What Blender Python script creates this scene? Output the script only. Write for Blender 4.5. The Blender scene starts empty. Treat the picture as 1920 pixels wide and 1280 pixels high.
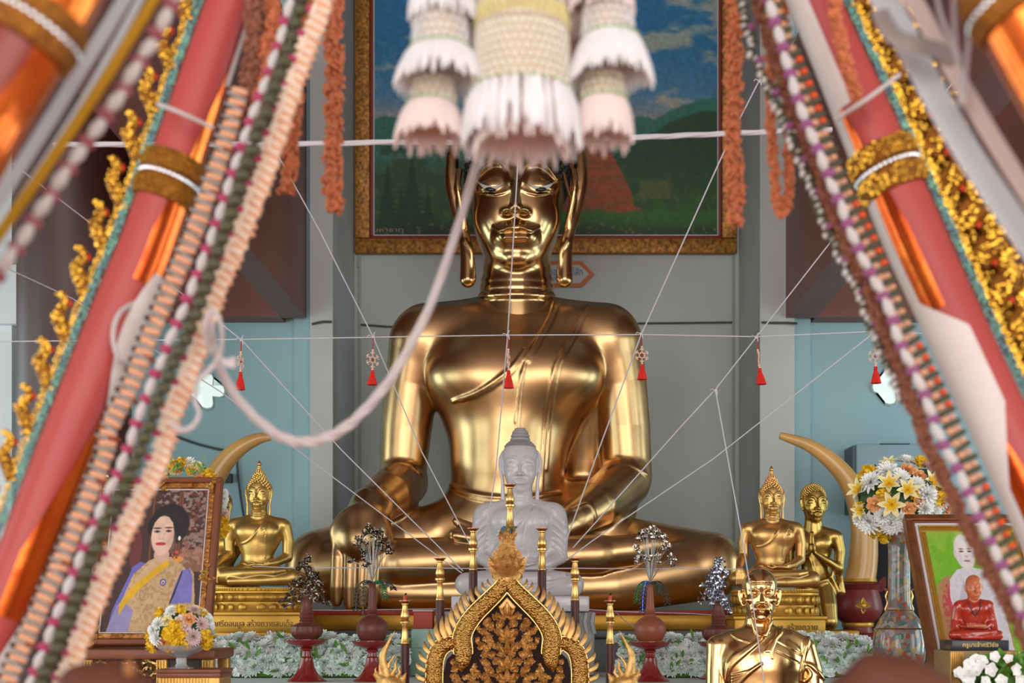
import bpy, bmesh, math, random
import numpy as np
from mathutils import Vector, Matrix, Quaternion

# ---------------------------------------------------------------- frame
F, CX, CY, ZC = 2500.0, 1030.0, 1150.0, 1.6      # focal length in px, principal point, eye height
scene = bpy.context.scene
COL = scene.collection
R = random.Random(7)
PI = math.pi

def W(px, py, Y):
    """World point seen at pixel (px, py) of the photograph at distance Y."""
    return np.array(((px - CX) / F * Y, Y, ZC + (CY - py) / F * Y))

def U(px, Y):
    return px * Y / F

def V3(p):
    return Vector((float(p[0]), float(p[1]), float(p[2])))

# ---------------------------------------------------------------- objects
def tag(o, label=None, cat=None, group=None, kind=None):
    if label: o['label'] = label
    if cat: o['category'] = cat
    if group: o['group'] = group
    if kind: o['kind'] = kind
    return o

def thing(name, loc, label, cat, group=None, rotz=0.0):
    o = bpy.data.objects.new(name, None)
    o.empty_display_size = 0.1
    COL.objects.link(o)
    o.location = V3(loc)
    o.rotation_euler = (0, 0, rotz)
    return tag(o, label, cat, group)

def wloc(o):
    p = Vector((0, 0, 0))
    while o is not None:
        p += o.location
        o = o.parent
    return p

def link_mesh(name, me, parent=None, mat=None, loc=None):
    o = bpy.data.objects.new(name, me)
    COL.objects.link(o)
    if parent is not None:
        o.parent = parent
    if loc is not None:
        o.location = V3(loc)
    if mat is not None and not me.materials:
        me.materials.append(mat)
    return o

def mesh_obj(name, verts, faces, mat, parent=None, smooth=True, base=None, normals=None, angle=None, colors=None):
    """verts in world coordinates; stored relative to the parent's (unrotated) location or to base."""
    v = np.asarray(verts, dtype=np.float64)
    off = np.zeros(3)
    if parent is not None:
        off = np.array(wloc(parent))
    elif base is not None:
        off = np.asarray(base, dtype=np.float64)
    elif base is None and len(v):
        lo, hi = v.min(0), v.max(0)
        off = np.array(((lo[0] + hi[0]) / 2, (lo[1] + hi[1]) / 2, lo[2]))
    me = bpy.data.meshes.new(name)
    v = v - off
    if isinstance(faces, np.ndarray):
        n, k = faces.shape
        me.vertices.add(len(v)); me.vertices.foreach_set('co', v.astype(np.float32).ravel())
        me.loops.add(n * k); me.loops.foreach_set('vertex_index', faces.astype(np.int32).ravel())
        me.polygons.add(n)
        me.polygons.foreach_set('loop_start', np.arange(0, n * k, k, dtype=np.int32))
        me.update(calc_edges=True)
    else:
        me.from_pydata([tuple(p) for p in v], [], [tuple(int(i) for i in f) for f in faces])
    if smooth:
        me.polygons.foreach_set('use_smooth', [True] * len(me.polygons))
    if angle is not None:
        me.set_sharp_from_angle(angle=angle)
    if normals is not None:
        me.normals_split_custom_set_from_vertices([tuple(x) for x in normals])
    if colors is not None:
        a = me.color_attributes.new('Col', 'FLOAT_COLOR', 'POINT')
        a.data.foreach_set('color', np.asarray(colors, dtype=np.float32).ravel())
    if mat is not None:
        for m in (mat if isinstance(mat, (list, tuple)) else [mat]):
            me.materials.append(m)
    o = link_mesh(name, me, parent)
    if parent is None:
        o.location = V3(off)
    return o

def copy_tree(o, parent=None, loc=None):
    c = o.copy()
    COL.objects.link(c)
    if parent is not None:
        c.parent = parent
    if loc is not None:
        c.location = V3(loc)
    for ch in list(o.children):
        copy_tree(ch, c)
    return c

# ---------------------------------------------------------------- mesh builder
class MB:
    def __init__(s):
        s.v, s.f = [], []
    def add(s, vs, fs):
        b = len(s.v)
        s.v.extend([tuple(map(float, p)) for p in vs])
        s.f.extend([tuple(b + i for i in f) for f in fs])
        return s
    def box(s, lo, hi):
        x0, y0, z0 = lo; x1, y1, z1 = hi
        return s.add([(x0,y0,z0),(x1,y0,z0),(x1,y1,z0),(x0,y1,z0),(x0,y0,z1),(x1,y0,z1),(x1,y1,z1),(x0,y1,z1)],
                     [(0,3,2,1),(4,5,6,7),(0,1,5,4),(1,2,6,5),(2,3,7,6),(3,0,4,7)])
    def bbox(s, lo, hi, b=0.01):
        """box with chamfered edges"""
        bm = bmesh.new()
        bmesh.ops.create_cube(bm, size=1.0)
        for v in bm.verts:
            for i in range(3):
                v.co[i] = lo[i] if v.co[i] < 0 else hi[i]
        bmesh.ops.bevel(bm, geom=list(bm.edges), offset=b, segments=2, affect='EDGES', profile=0.5)
        bm.verts.index_update()
        s.add([v.co[:] for v in bm.verts], [[v.index for v in f.verts] for f in bm.faces])
        bm.free()
        return s
    def obox(s, c, half, rot):
        """box of half extents, rotated by Matrix rot about c"""
        b = MB().box([-h for h in half], half)
        return s.add([V3(c) + rot @ Vector(p) for p in b.v], b.f)
    def lathe(s, prof, c=(0, 0, 0), n=24, flute=None):
        """prof: (r, z) from bottom to top about the vertical through c"""
        vs, fs = [], []
        m = len(prof)
        for (r, z) in prof:
            for k in range(n):
                a = 2 * PI * k / n
                rr = r * (1 + (flute[0] * math.cos(flute[1] * a) if flute else 0))
                vs.append((c[0] + rr * math.cos(a), c[1] + rr * math.sin(a), c[2] + z))
        for i in range(m - 1):
            for k in range(n):
                k2 = (k + 1) % n
                fs.append((i*n+k, i*n+k2, (i+1)*n+k2, (i+1)*n+k))
        fs.append(tuple(range(n - 1, -1, -1)))
        fs.append(tuple((m-1)*n + k for k in range(n)))
        return s.add(vs, fs)
    def tube(s, pts, rad, n=8, closed=False, flat=None, caps=True, up=None):
        """tube along pts with radius (number or list); flat=(a,b) scales the section across / along up"""
        P = [V3(p) for p in pts]
        m = len(P)
        rad = list(rad) if hasattr(rad, '__len__') else [rad] * m
        T = []
        for i in range(m):
            if closed:
                t = P[(i+1) % m] - P[i-1]
            else:
                t = P[min(i+1, m-1)] - P[max(i-1, 0)]
            if t.length < 1e-9: t = Vector((0, 0, 1))
            T.append(t.normalized())
        u = Vector(up) if up is not None else (Vector((0, 1, 0)) if abs(T[0].y) < 0.9 else Vector((1, 0, 0)))
        vs, fs = [], []
        for i in range(m):
            if up is not None: u = Vector(up)
            u = (u - T[i] * u.dot(T[i]))
            if u.length < 1e-6: u = T[i].orthogonal()
            u.normalize()
            w = T[i].cross(u)
            fa, fb = flat if flat else (1, 1)
            for k in range(n):
                a = 2 * PI * k / n
                vs.append(P[i] + (w * (math.cos(a) * fa) + u * (math.sin(a) * fb)) * rad[i])
        mm = m if closed else m - 1
        for i in range(mm):
            j = (i + 1) % m
            for k in range(n):
                k2 = (k + 1) % n
                fs.append((i*n+k, i*n+k2, j*n+k2, j*n+k))
        if caps and not closed:
            fs.append(tuple(range(n-1, -1, -1)))
            fs.append(tuple((m-1)*n + k for k in range(n)))
        return s.add(vs, fs)
    def ball(s, c, r, n=10, m=7, rot=None):
        r = r if hasattr(r, '__len__') else (r, r, r)
        vs, fs = [], []
        M = rot if rot is not None else Matrix.Identity(3)
        for i in range(m + 1):
            th = PI * i / m
            for k in range(n):
                a = 2 * PI * k / n
                p = M @ Vector((r[0]*math.sin(th)*math.cos(a), r[1]*math.sin(th)*math.sin(a), -r[2]*math.cos(th)))
                vs.append((c[0]+p.x, c[1]+p.y, c[2]+p.z))
        for i in range(m):
            for k in range(n):
                k2 = (k+1) % n
                fs.append((i*n+k, i*n+k2, (i+1)*n+k2, (i+1)*n+k))
        return s.add(vs, fs)
    def plate(s, pts, depth, origin=None, ax=None, ay=None, bevel=0.0):
        """polygon pts (2-D) in the plane origin + x*ax + y*ay, thickened towards ax x ay by depth (front face), flat back at 0"""
        ax = Vector(ax) if ax is not None else Vector((1, 0, 0))
        ay = Vector(ay) if ay is not None else Vector((0, 0, 1))
        o = V3(origin) if origin is not None else Vector((0, 0, 0))
        nrm = ax.cross(ay).normalized()
        n = len(pts)
        area = sum(pts[i][0]*pts[(i+1)%n][1] - pts[(i+1)%n][0]*pts[i][1] for i in range(n))
        if area < 0: pts = pts[::-1]
        ring = lambda P, d: [o + ax*p[0] + ay*p[1] + nrm*d for p in P]
        vs = ring(pts, 0)
        fs = []
        if bevel > 0:
            ins = inset(pts, bevel)
            vs += ring(pts, depth - bevel) + ring(ins, depth)
            L = 3
        else:
            vs += ring(pts, depth); L = 2
        for l in range(L - 1):
            for i in range(n):
                j = (i+1) % n
                fs.append((l*n+i, l*n+j, (l+1)*n+j, (l+1)*n+i))
        fs.append(tuple((L-1)*n+i for i in range(n)))
        fs.append(tuple(range(n-1, -1, -1)))
        return s.add(vs, fs)
    def leaf(s, base, tip, width, nrm, bulge=0.25, bend=0.0, n=5, back=False):
        """a petal: cupped strip from base to tip"""
        b, t = V3(base), V3(tip)
        d = t - b
        nn = Vector(nrm).normalized()
        side = d.cross(nn)
        if side.length < 1e-9: side = d.orthogonal()
        side.normalize()
        vs, fs = [], []
        for i in range(n + 1):
            f = i / n
            w = width * math.sin(PI * min(0.97, 0.12 + 0.86 * f)) ** 0.8
            c = b + d * f + nn * (bend * math.sin(PI * f * 0.5) * d.length)
            up = nn * (bulge * w)
            vs += [c - side * w * .5 + up * .5, c - up * .3, c + side * w * .5 + up * .5]
        for i in range(n):
            fs += [(3*i, 3*i+1, 3*i+4, 3*i+3), (3*i+1, 3*i+2, 3*i+5, 3*i+4)]
        return s.add(vs, fs)
    def xf(s, fn):
        s.v = [tuple(fn(Vector(p))) for p in s.v]
        return s
    def build(s, name, mat, parent=None, smooth=True, angle=math.radians(40), base=None):
        return mesh_obj(name, s.v, s.f, mat, parent, smooth, base=base, angle=angle if smooth else None)

def inset(pts, d):
    n = len(pts)
    out = []
    for i in range(n):
        p0, p1, p2 = Vector(pts[i-1][:2]), Vector(pts[i][:2]), Vector(pts[(i+1) % n][:2])
        e1, e2 = (p1 - p0), (p2 - p1)
        if e1.length < 1e-9 or e2.length < 1e-9:
            out.append(tuple(p1)); continue
        e1.normalize(); e2.normalize()
        n1, n2 = Vector((-e1.y, e1.x)), Vector((-e2.y, e2.x))
        b = n1 + n2
        if b.length < 1e-6:
            out.append(tuple(p1)); continue
        b.normalize()
        k = d / max(0.45, b.dot(n1))
        out.append(tuple(p1 + b * k))
    return out

def spline(pts, n=8, closed=False):
    """Catmull-Rom through pts (any dimension)"""
    P = [np.asarray(p, dtype=float) for p in pts]
    out = []
    m = len(P)
    rng = range(m) if closed else range(m - 1)
    for i in rng:
        p1, p2 = P[i], P[(i+1) % m]
        p0 = P[i-1] if (closed or i > 0) else 2*p1 - p2
        p3 = P[(i+2) % m] if (closed or i + 2 < m) else 2*p2 - p1
        for k in range(n):
            t = k / n
            out.append(0.5*((2*p1) + (-p0+p2)*t + (2*p0-5*p1+4*p2-p3)*t*t + (-p0+3*p1-3*p2+p3)*t**3))
    if not closed: out.append(P[-1])
    return out

# ---------------------------------------------------------------- materials
MATS = {}
def srgb(r, g, b):
    f = lambda c: ((c/255.0) / 12.92) if c/255.0 <= 0.04045 else (((c/255.0) + 0.055) / 1.055) ** 2.4
    return (f(r), f(g), f(b))

def mat(name, col, rough=0.5, metal=0.0, var=0.0, scale=8.0, bump=0.0, bscale=30.0, spec=0.5, coat=0.0, sss=0.0,
        trans=0.0, emit=None, estr=0.0, attr=False, col2=None, detail=3.0, rvar=0.0, sheen=0.0, alpha=1.0, ior=1.45):
    if name in MATS: return MATS[name]
    m = bpy.data.materials.new(name)
    m.use_nodes = True
    nt = m.node_tree
    bs = nt.nodes['Principled BSDF']
    c = (*col, 1.0)
    bs.inputs['Base Color'].default_value = c
    bs.inputs['Roughness'].default_value = rough
    bs.inputs['Metallic'].default_value = metal
    bs.inputs['Specular IOR Level'].default_value = spec
    bs.inputs['Coat Weight'].default_value = coat
    bs.inputs['IOR'].default_value = ior
    if sheen: bs.inputs['Sheen Weight'].default_value = sheen
    if sss:
        bs.inputs['Subsurface Weight'].default_value = sss
        bs.inputs['Subsurface Radius'].default_value = (0.02, 0.02, 0.018)
    if trans: bs.inputs['Transmission Weight'].default_value = trans
    if alpha < 1: bs.inputs['Alpha'].default_value = alpha
    if emit is not None:
        bs.inputs['Emission Color'].default_value = (*emit, 1)
        bs.inputs['Emission Strength'].default_value = estr
    tc = nt.nodes.new('ShaderNodeTexCoord')
    src = None
    if attr:
        a = nt.nodes.new('ShaderNodeVertexColor'); a.layer_name = 'Col'
        src = a.outputs['Color']
        nt.links.new(src, bs.inputs['Base Color'])
    if var > 0 or col2 is not None:
        n = nt.nodes.new('ShaderNodeTexNoise')
        n.inputs['Scale'].default_value = scale
        n.inputs['Detail'].default_value = detail
        nt.links.new(tc.outputs['Object'], n.inputs['Vector'])
        rp = nt.nodes.new('ShaderNodeValToRGB')
        rp.color_ramp.elements[0].position = 0.35
        rp.color_ramp.elements[1].position = 0.68
        lo = tuple(x * (1 - var) for x in col) if col2 is None else col2
        hi = tuple(min(1, x * (1 + var)) for x in col) if col2 is None else col
        rp.color_ramp.elements[0].color = (*lo, 1)
        rp.color_ramp.elements[1].color = (*hi, 1)
        nt.links.new(n.outputs['Fac'], rp.inputs['Fac'])
        nt.links.new(rp.outputs['Color'], bs.inputs['Base Color'])
        if rvar > 0:
            mr = nt.nodes.new('ShaderNodeMapRange')
            mr.inputs['To Min'].default_value = max(0.03, rough - rvar)
            mr.inputs['To Max'].default_value = rough + rvar
            nt.links.new(n.outputs['Fac'], mr.inputs['Value'])
            nt.links.new(mr.outputs['Result'], bs.inputs['Roughness'])
    if bump > 0:
        n2 = nt.nodes.new('ShaderNodeTexNoise')
        n2.inputs['Scale'].default_value = bscale
        n2.inputs['Detail'].default_value = 4.0
        nt.links.new(tc.outputs['Object'], n2.inputs['Vector'])
        bp = nt.nodes.new('ShaderNodeBump')
        bp.inputs['Strength'].default_value = bump
        bp.inputs['Distance'].default_value = 0.02
        nt.links.new(n2.outputs['Fac'], bp.inputs['Height'])
        nt.links.new(bp.outputs['Normal'], bs.inputs['Normal'])
    MATS[name] = m
    return m

# ---------------------------------------------------------------- signed distance modelling
class SDF:
    """Smooth union / subtraction of primitives, turned into one closed surface."""
    def __init__(s):
        s.ops = []
    @staticmethod
    def _a(p): return np.asarray(p, dtype=np.float64)
    def cap(s, a, b, ra, rb=None, k=0.0, sub=False):
        s.ops.append(('cap', s._a(a), s._a(b), float(ra), float(ra if rb is None else rb), k, sub)); return s
    def ball(s, c, r, k=0.0, sub=False, rot=None):
        r = s._a(r if hasattr(r, '__len__') else (r, r, r))
        s.ops.append(('ell', s._a(c), r, None if rot is None else np.array(rot), None, k, sub)); return s
    def box(s, c, half, rnd=0.0, k=0.0, sub=False, rot=None):
        s.ops.append(('box', s._a(c), s._a(half), None if rot is None else np.array(rot), rnd, k, sub)); return s
    def path(s, pts, r, k=0.0, sub=False):
        """one primitive: a hard union of round cones along pts"""
        P = [s._a(p) for p in pts]
        rr = list(r) if hasattr(r, '__len__') else [r] * len(P)
        s.ops.append(('path', P, rr, None, None, k, sub)); return s
    def ext(s, other):
        s.ops += other.ops; return s
    @staticmethod
    def _cap(p, a, b, ra, rb):
        ba = b - a
        h = np.clip(((p - a) @ ba) / max(1e-12, ba @ ba), 0, 1)
        d = p - a - h[:, None] * ba
        return np.sqrt(np.einsum('ij,ij->i', d, d)) - (ra + (rb - ra) * h)
    def prim(s, op, p):
        t = op[0]
        if t == 'cap': return s._cap(p, op[1], op[2], op[3], op[4])
        if t == 'ell':
            q = p - op[1]
            if op[3] is not None: q = q @ op[3]
            r = op[2]
            q1 = q / r
            k0 = np.sqrt(np.einsum('ij,ij->i', q1, q1))
            q2 = q1 / r
            k1 = np.sqrt(np.einsum('ij,ij->i', q2, q2))
            return np.where(k0 < 1e-6, -r.min(), k0 * (k0 - 1) / np.maximum(k1, 1e-9))
        if t == 'box':
            q = p - op[1]
            if op[3] is not None: q = q @ op[3]
            q = np.abs(q) - (op[2] - op[4])
            return np.linalg.norm(np.maximum(q, 0), axis=1) + np.minimum(q.max(1), 0) - op[4]
        if t == 'path':
            P, rr = op[1], op[2]
            d = s._cap(p, P[0], P[1] if len(P) > 1 else P[0], rr[0], rr[1] if len(P) > 1 else rr[0])
            for i in range(1, len(P) - 1):
                d = np.minimum(d, s._cap(p, P[i], P[i+1], rr[i], rr[i+1]))
            return d
    @staticmethod
    def comb(d, di, k, sub):
        if sub:
            di = -di
            if k <= 0: return np.maximum(d, di)
            h = np.clip(0.5 - 0.5 * (di - d) / k * -1 * -1, 0, 1) if False else np.clip(0.5 + 0.5 * (di - d) / k, 0, 1)
            return d * (1 - h) + di * h + k * h * (1 - h)
        if k <= 0: return np.minimum(d, di)
        h = np.clip(0.5 + 0.5 * (d - di) / k, 0, 1)
        return d * (1 - h) + di * h - k * h * (1 - h)
    def ev(s, p, idx=None):
        p = np.atleast_2d(np.asarray(p, dtype=np.float64))
        d = np.full(len(p), 1e3)
        for i in (range(len(s.ops)) if idx is None else idx):
            op = s.ops[i]
            d = s.comb(d, s.prim(op, p), op[5], op[6])
        return d
    def trace(s, px, py, Y0=None, Y1=None, eps=0.002):
        """points of the surface seen at pixels (arrays); nan where missed"""
        px, py = np.atleast_1d(np.asarray(px, float)), np.atleast_1d(np.asarray(py, float))
        o = np.array((0, 0, ZC))
        d = np.stack([(px - CX) / F, np.ones_like(px), (CY - py) / F], 1)
        ln = np.linalg.norm(d, axis=1)
        t = np.full(len(px), float(Y0))
        for _ in range(90):
            v = s.ev(o + d * t[:, None])
            t = t + np.clip(v / ln * 0.8, -0.3, 0.3)
        P = o + d * t[:, None]
        bad = (np.abs(s.ev(P)) > 0.02) | (t > Y1)
        P[bad] = np.nan
        return P
    def grad(s, P, e=0.003):
        g = np.stack([s.ev(P + np.eye(3)[i] * e) - s.ev(P - np.eye(3)[i] * e) for i in range(3)], 1)
        return g / np.maximum(1e-9, np.linalg.norm(g, axis=1))[:, None]
    def mesh(s, lo, hi, h, B=10):
        lo = np.asarray(lo, float); hi = np.asarray(hi, float)
        n = np.ceil((hi - lo) / h / B).astype(int)
        N = n * B + 1
        Rb = B * h * 0.5 * 1.7321
        bi = np.stack(np.meshgrid(*[np.arange(k) for k in n], indexing='ij'), -1).reshape(-1, 3)
        cen = lo + (bi * B + B / 2) * h
        D = np.stack([s.prim(op, cen) for op in s.ops], 0)
        d = np.full(len(cen), 1e3)
        for i, op in enumerate(s.ops):
            d = s.comb(d, D[i], op[5], op[6])
        act = np.nonzero(np.abs(d) < Rb * 1.6 + h * 2)[0]
        vals = np.full(tuple(N), 1.0, dtype=np.float32)
        # sign of the inactive blocks
        ins = np.nonzero((d < 0))[0]
        for b in ins:
            i, j, k = bi[b] * B
            vals[i:i+B+1, j:j+B+1, k:k+B+1] = -1.0
        loc = np.stack(np.meshgrid(*[np.arange(B + 1)] * 3, indexing='ij'), -1).reshape(-1, 3)
        ks = np.array([op[5] for op in s.ops])
        for b in act:
            near = np.nonzero(D[:, b] < Rb * 2.6 + ks + 2 * h)[0]
            if len(near) == 0: continue
            i, j, k = bi[b] * B
            p = lo + (loc + bi[b] * B) * h
            v = s.ev(p, near)
            vals[i:i+B+1, j:j+B+1, k:k+B+1] = v.reshape(B+1, B+1, B+1)
        # boundary stays outside
        for ax in range(3):
            sl = [slice(None)] * 3
            for e in (0, -1):
                sl[ax] = e
                vals[tuple(sl)] = np.maximum(vals[tuple(sl)], h)
        return s._nets(vals, lo, h)
    @staticmethod
    def _nets(vals, lo, h):
        sg = vals < 0
        nx, ny, nz = vals.shape
        c = np.zeros((nx-1, ny-1, nz-1), dtype=np.int8)
        for dx in (0, 1):
            for dy in (0, 1):
                for dz in (0, 1):
                    c += sg[dx:nx-1+dx, dy:ny-1+dy, dz:nz-1+dz]
        I = np.argwhere((c > 0) & (c < 8))
        vid = np.full(c.shape, -1, dtype=np.int32)
        vid[tuple(I.T)] = np.arange(len(I))
        acc = np.zeros((len(I), 3)); cnt = np.zeros(len(I))
        corners = [(0,0,0),(1,0,0),(0,1,0),(1,1,0),(0,0,1),(1,0,1),(0,1,1),(1,1,1)]
        cv = np.stack([vals[I[:,0]+a, I[:,1]+b, I[:,2]+d] for a, b, d in corners], 1)
        for a in range(8):
            for b in range(a + 1, 8):
                ca, cb = np.array(corners[a]), np.array(corners[b])
                if np.abs(ca - cb).sum() != 1: continue
                va, vb = cv[:, a], cv[:, b]
                m = (va < 0) != (vb < 0)
                t = np.where(m, va / np.where(m, va - vb, 1), 0)
                acc += np.where(m[:, None], ca + t[:, None] * (cb - ca), 0)
                cnt += m
        P = I + acc / cnt[:, None]
        quads = []
        for ax in range(3):
            sl0 = [slice(None)] * 3; sl1 = [slice(None)] * 3
            sl0[ax] = slice(0, -1); sl1[ax] = slice(1, None)
            s0, s1 = sg[tuple(sl0)], sg[tuple(sl1)]
            E = np.argwhere(s0 != s1)
            o1, o2 = [(1, 2), (2, 0), (0, 1)][ax]
            ok = (E[:, o1] > 0) & (E[:, o2] > 0) & (E[:, o1] < vals.shape[o1]-1) & (E[:, o2] < vals.shape[o2]-1)
            E = E[ok]
            flip = s0[tuple(E.T)]
            def cell(d1, d2):
                q = E.copy(); q[:, o1] -= d1; q[:, o2] -= d2
                return vid[tuple(q.T)]
            q = np.stack([cell(1, 1), cell(0, 1), cell(0, 0), cell(1, 0)], 1)
            q[~flip] = q[~flip][:, ::-1]
            quads.append(q)
        Q = np.concatenate(quads)
        Q = Q[(Q >= 0).all(1)]
        def tri(p):
            p = np.clip(p, 0, np.array(vals.shape) - 1.001)
            i = p.astype(int); f = p - i
            out = 0
            for a, b, d in corners:
                w = (f[:,0] if a else 1-f[:,0]) * (f[:,1] if b else 1-f[:,1]) * (f[:,2] if d else 1-f[:,2])
                out = out + w * vals[i[:,0]+a, i[:,1]+b, i[:,2]+d]
            return out
        def gr(p):
            return np.stack([tri(p + np.eye(3)[i] * .8) - tri(p - np.eye(3)[i] * .8) for i in range(3)], 1) / (1.6 * h)
        for _ in range(2):
            g = gr(P)
            g2 = np.maximum(0.25, (g * g).sum(1))
            st = (tri(P) / g2)[:, None] * g / h
            P = P - np.clip(st, -.5, .5)
        g = gr(P)
        nrm = g / np.maximum(1e-9, np.linalg.norm(g, axis=1))[:, None]
        return lo + P * h, Q, nrm
    def build(s, name, mt, h, parent=None, lo=None, hi=None, base=None):
        if lo is None:
            L, H = [], []
            for op in s.ops:
                if op[6]: continue
                if op[0] == 'cap': L += [op[1]-op[3], op[2]-op[4]]; H += [op[1]+op[3], op[2]+op[4]]
                elif op[0] == 'ell': m = op[2].max() if op[3] is not None else op[2]; L.append(op[1]-m); H.append(op[1]+m)
                elif op[0] == 'box': m = np.linalg.norm(op[2]) if op[3] is not None else op[2]; L.append(op[1]-m); H.append(op[1]+m)
                else:
                    for p, r in zip(op[1], op[2]): L.append(p-r); H.append(p+r)
            lo = np.min(L, 0) - 3*h; hi = np.max(H, 0) + 3*h
        P, Q, n = s.mesh(lo, hi, h)
        return mesh_obj(name, P, Q, mt, parent, True, base=base, normals=n)
# ================================================================ setting
M_wall = mat('wall_paint', srgb(190, 196, 194), rough=0.75, var=0.05, scale=1.2, bump=0.02, bscale=40)
M_aqua = mat('aqua_wall', srgb(152, 187, 194), rough=0.75, var=0.04, scale=1.2, bump=0.02, bscale=40)  # bluer wall colour for the side bays
M_white = mat('white_paint', srgb(205, 210, 212), rough=0.6, var=0.04, scale=2)
M_beam = mat('brown_gloss_paint', srgb(124, 74, 64), rough=0.42, var=0.1, scale=3)
M_ceil = mat('ceiling_boards', srgb(140, 122, 124), rough=0.5, var=0.15, scale=2)
M_floor = mat('floor_tiles', srgb(168, 98, 56), rough=0.6, var=0.2, scale=5)
M_colred = mat('column_red', srgb(66, 36, 32), rough=0.45, var=0.08, scale=3)
M_cable = mat('cable_grey', srgb(70, 75, 74), rough=0.6)
M_pipe = mat('conduit_paint', srgb(165, 170, 166), rough=0.5)

def struct(name, mb, m, smooth=False):
    o = mb.build(name, m, smooth=smooth)
    return tag(o, kind='structure')

XW, YB, YF, YR, ZT = 8.6, 15.0, 13.5, -9.0, 11.2
struct('floor', MB().box((-XW - .2, YR - .2, -0.2), (XW + .2, YB + .2, 0.0)), M_floor)
struct('ceiling', MB().box((-XW - .2, YR - .2, ZT), (XW + .2, YB + .2, ZT + .2)), M_ceil)
xl, xr = W(624, 0, YF)[0], W(1425, 0, YF)[0]          # mouth of the recess
xl2, xr2 = W(581, 0, YF)[0], W(1490, 0, YF)[0]        # outer edges of the two pilasters
struct('wall_back', MB().box((xl - .1, YB, 0), (xr + .1, YB + .2, ZT)), M_wall)
# reveals of the recess with the pilaster fronts
for nm, a, b in (('wall_back_left', -XW, xl), ('wall_back_right', xr, XW)):
    mb = MB()
    if a < 0 and b < 0:
        mb.box((a, YF + .22, 0), (xl2, YB + .2, ZT))
        struct('column_recess_left', MB().box((xl2 + .001, YF, 0), (xl, YB, ZT)), M_wall)
        mb.box((xl2 - .18, YF + .1, 0), (xl2, YF + .22, ZT))
    else:
        mb.box((xr2, YF + .22, 0), (b, YB + .2, ZT))
        struct('column_recess_right', MB().box((xr, YF, 0), (xr2 - .001, YB, ZT)), M_wall)
        mb.box((xr2, YF + .1, 0), (xr2 + .18, YF + .22, ZT))
    struct(nm, mb, M_aqua)

# side walls with window openings
WIN = [(1.6, 4.4), (6.0, 8.8), (10.2, 12.6)]
WZ0, WZ1 = 0.7, 4.3
for nm, x0, x1 in (('wall_left', -XW - .25, -XW), ('wall_right', XW, XW + .25)):
    mb = MB()
    mb.box((x0, YR, 0), (x1, YB + .2, WZ0)); mb.box((x0, YR, WZ1), (x1, YB + .2, ZT))
    ys = [YR] + [v for w in WIN for v in w] + [YB + .2]
    for i in range(0, len(ys), 2):
        mb.box((x0, ys[i], WZ0), (x1, ys[i+1], WZ1))
    struct(nm, mb, M_white)
# wall behind the photographer with its wide doorways
mb = MB()
mb.box((-XW, YR - .25, 8.5), (XW, YR, ZT))
DOORS = [(-8.3, -3.2), (-2.7, 2.7), (3.2, 8.3)]
xs = [-XW] + [v for d in DOORS for v in d] + [XW]
for i in range(0, len(xs), 2):
    mb.box((xs[i], YR - .25, 0), (xs[i+1], YR, 8.5))
struct('wall_front', mb, M_beam)

# beams: one across above each side bay, one running out of the wall towards the room
zb = W(0, 605, YF + .22)[2]
xbl0, xbl1 = W(526, 0, YF - .05)[0], W(573, 0, YF - .05)[0]
xbr0, xbr1 = W(1475, 0, YF - .05)[0], W(1530, 0, YF - .05)[0]
struct('beam_left', MB().box((xbl0, 4.5, zb), (xbl1, YF - .004, zb + 2.6)), M_beam)
struct('beam_right', MB().box((xbr0, 4.5, zb), (xbr1, YF - .004, zb + 2.6)), M_beam)
struct('beam_back_left', MB().box((-XW + .01, YF - .06, zb), (xbl0 - .003, YF + .215, zb + 2.6)), M_beam)
struct('beam_back_right', MB().box((xbr1 + .003, YF - .06, zb), (XW - .01, YF + .215, zb + 2.6)), M_beam)

# upright conduit pipes and cables on the wall
def wall_tube(name, pts, r, m, label, cat):
    mb = MB().tube(pts, r, n=6)
    return tag(mb.build(name, m), label, cat)
g = 0.006
yy = YB - .03
mb = MB().tube([W(674, 470, yy), W(674, 900, yy), (W(674, 0, yy)[0], yy, .002)], .014, n=8).tube([W(670, 500, yy), W(672, 484, yy), W(677, 474, yy), W(690, 471, yy)], .01, n=8)
tag(mb.build('conduit_pipe', M_pipe), 'thin grey conduit pipe running up the wall left of the seated golden statue', 'pipe')
mb = MB().tube([W(1375, 480, yy), W(1375, 900, yy), (W(1375, 0, yy)[0], yy, .002)], .014, n=8)
tag(mb.build('conduit_pipe', M_pipe), 'thin grey conduit pipe running up the wall right of the seated golden statue', 'pipe')
mb = MB().tube(spline([W(672, 608, yy), W(760, 613, yy), W(900, 609, yy), W(1100, 607, yy), W(1290, 605, yy), W(1375, 604, yy)], 5), .011, n=6)
tag(mb.build('wall_cable', M_cable), 'dark cable strung level across the wall behind the shoulders of the big statue', 'cable')
yc = YF - .03
mb = MB().tube(spline([W(585, 607, yc), W(605, 603, yc), W(622, 603, yc)], 5), .012, n=6)
tag(mb.build('wall_cable', M_cable), 'short dark cable at the corner under the left brown beam', 'cable')
mb = MB().tube(spline([W(1428, 604, yc), W(1450, 605, yc), W(1475, 605, yc - .02), W(1495, 606, yc - .06)], 5), .012, n=6)
tag(mb.build('wall_cable', M_cable), 'short dark cable at the corner under the right brown beam', 'cable')
yc = YF + .19
mb = MB().tube(spline([W(330, 818, yc), W(370, 832, yc), W(410, 842, yc), W(440, 850, yc), W(447, 900, yc), W(455, 955, yc), W(462, 990, yc)], 5), .012, n=6)
tag(mb.build('wall_cable', M_cable), 'black cable sagging down the wall behind the left tusk', 'cable')
mb = MB().bbox((W(416, 0, yc)[0], yc - .05, W(0, 905, yc)[2]), (W(436, 0, yc)[0], yc + .03, W(0, 888, yc)[2]), .008)
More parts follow.
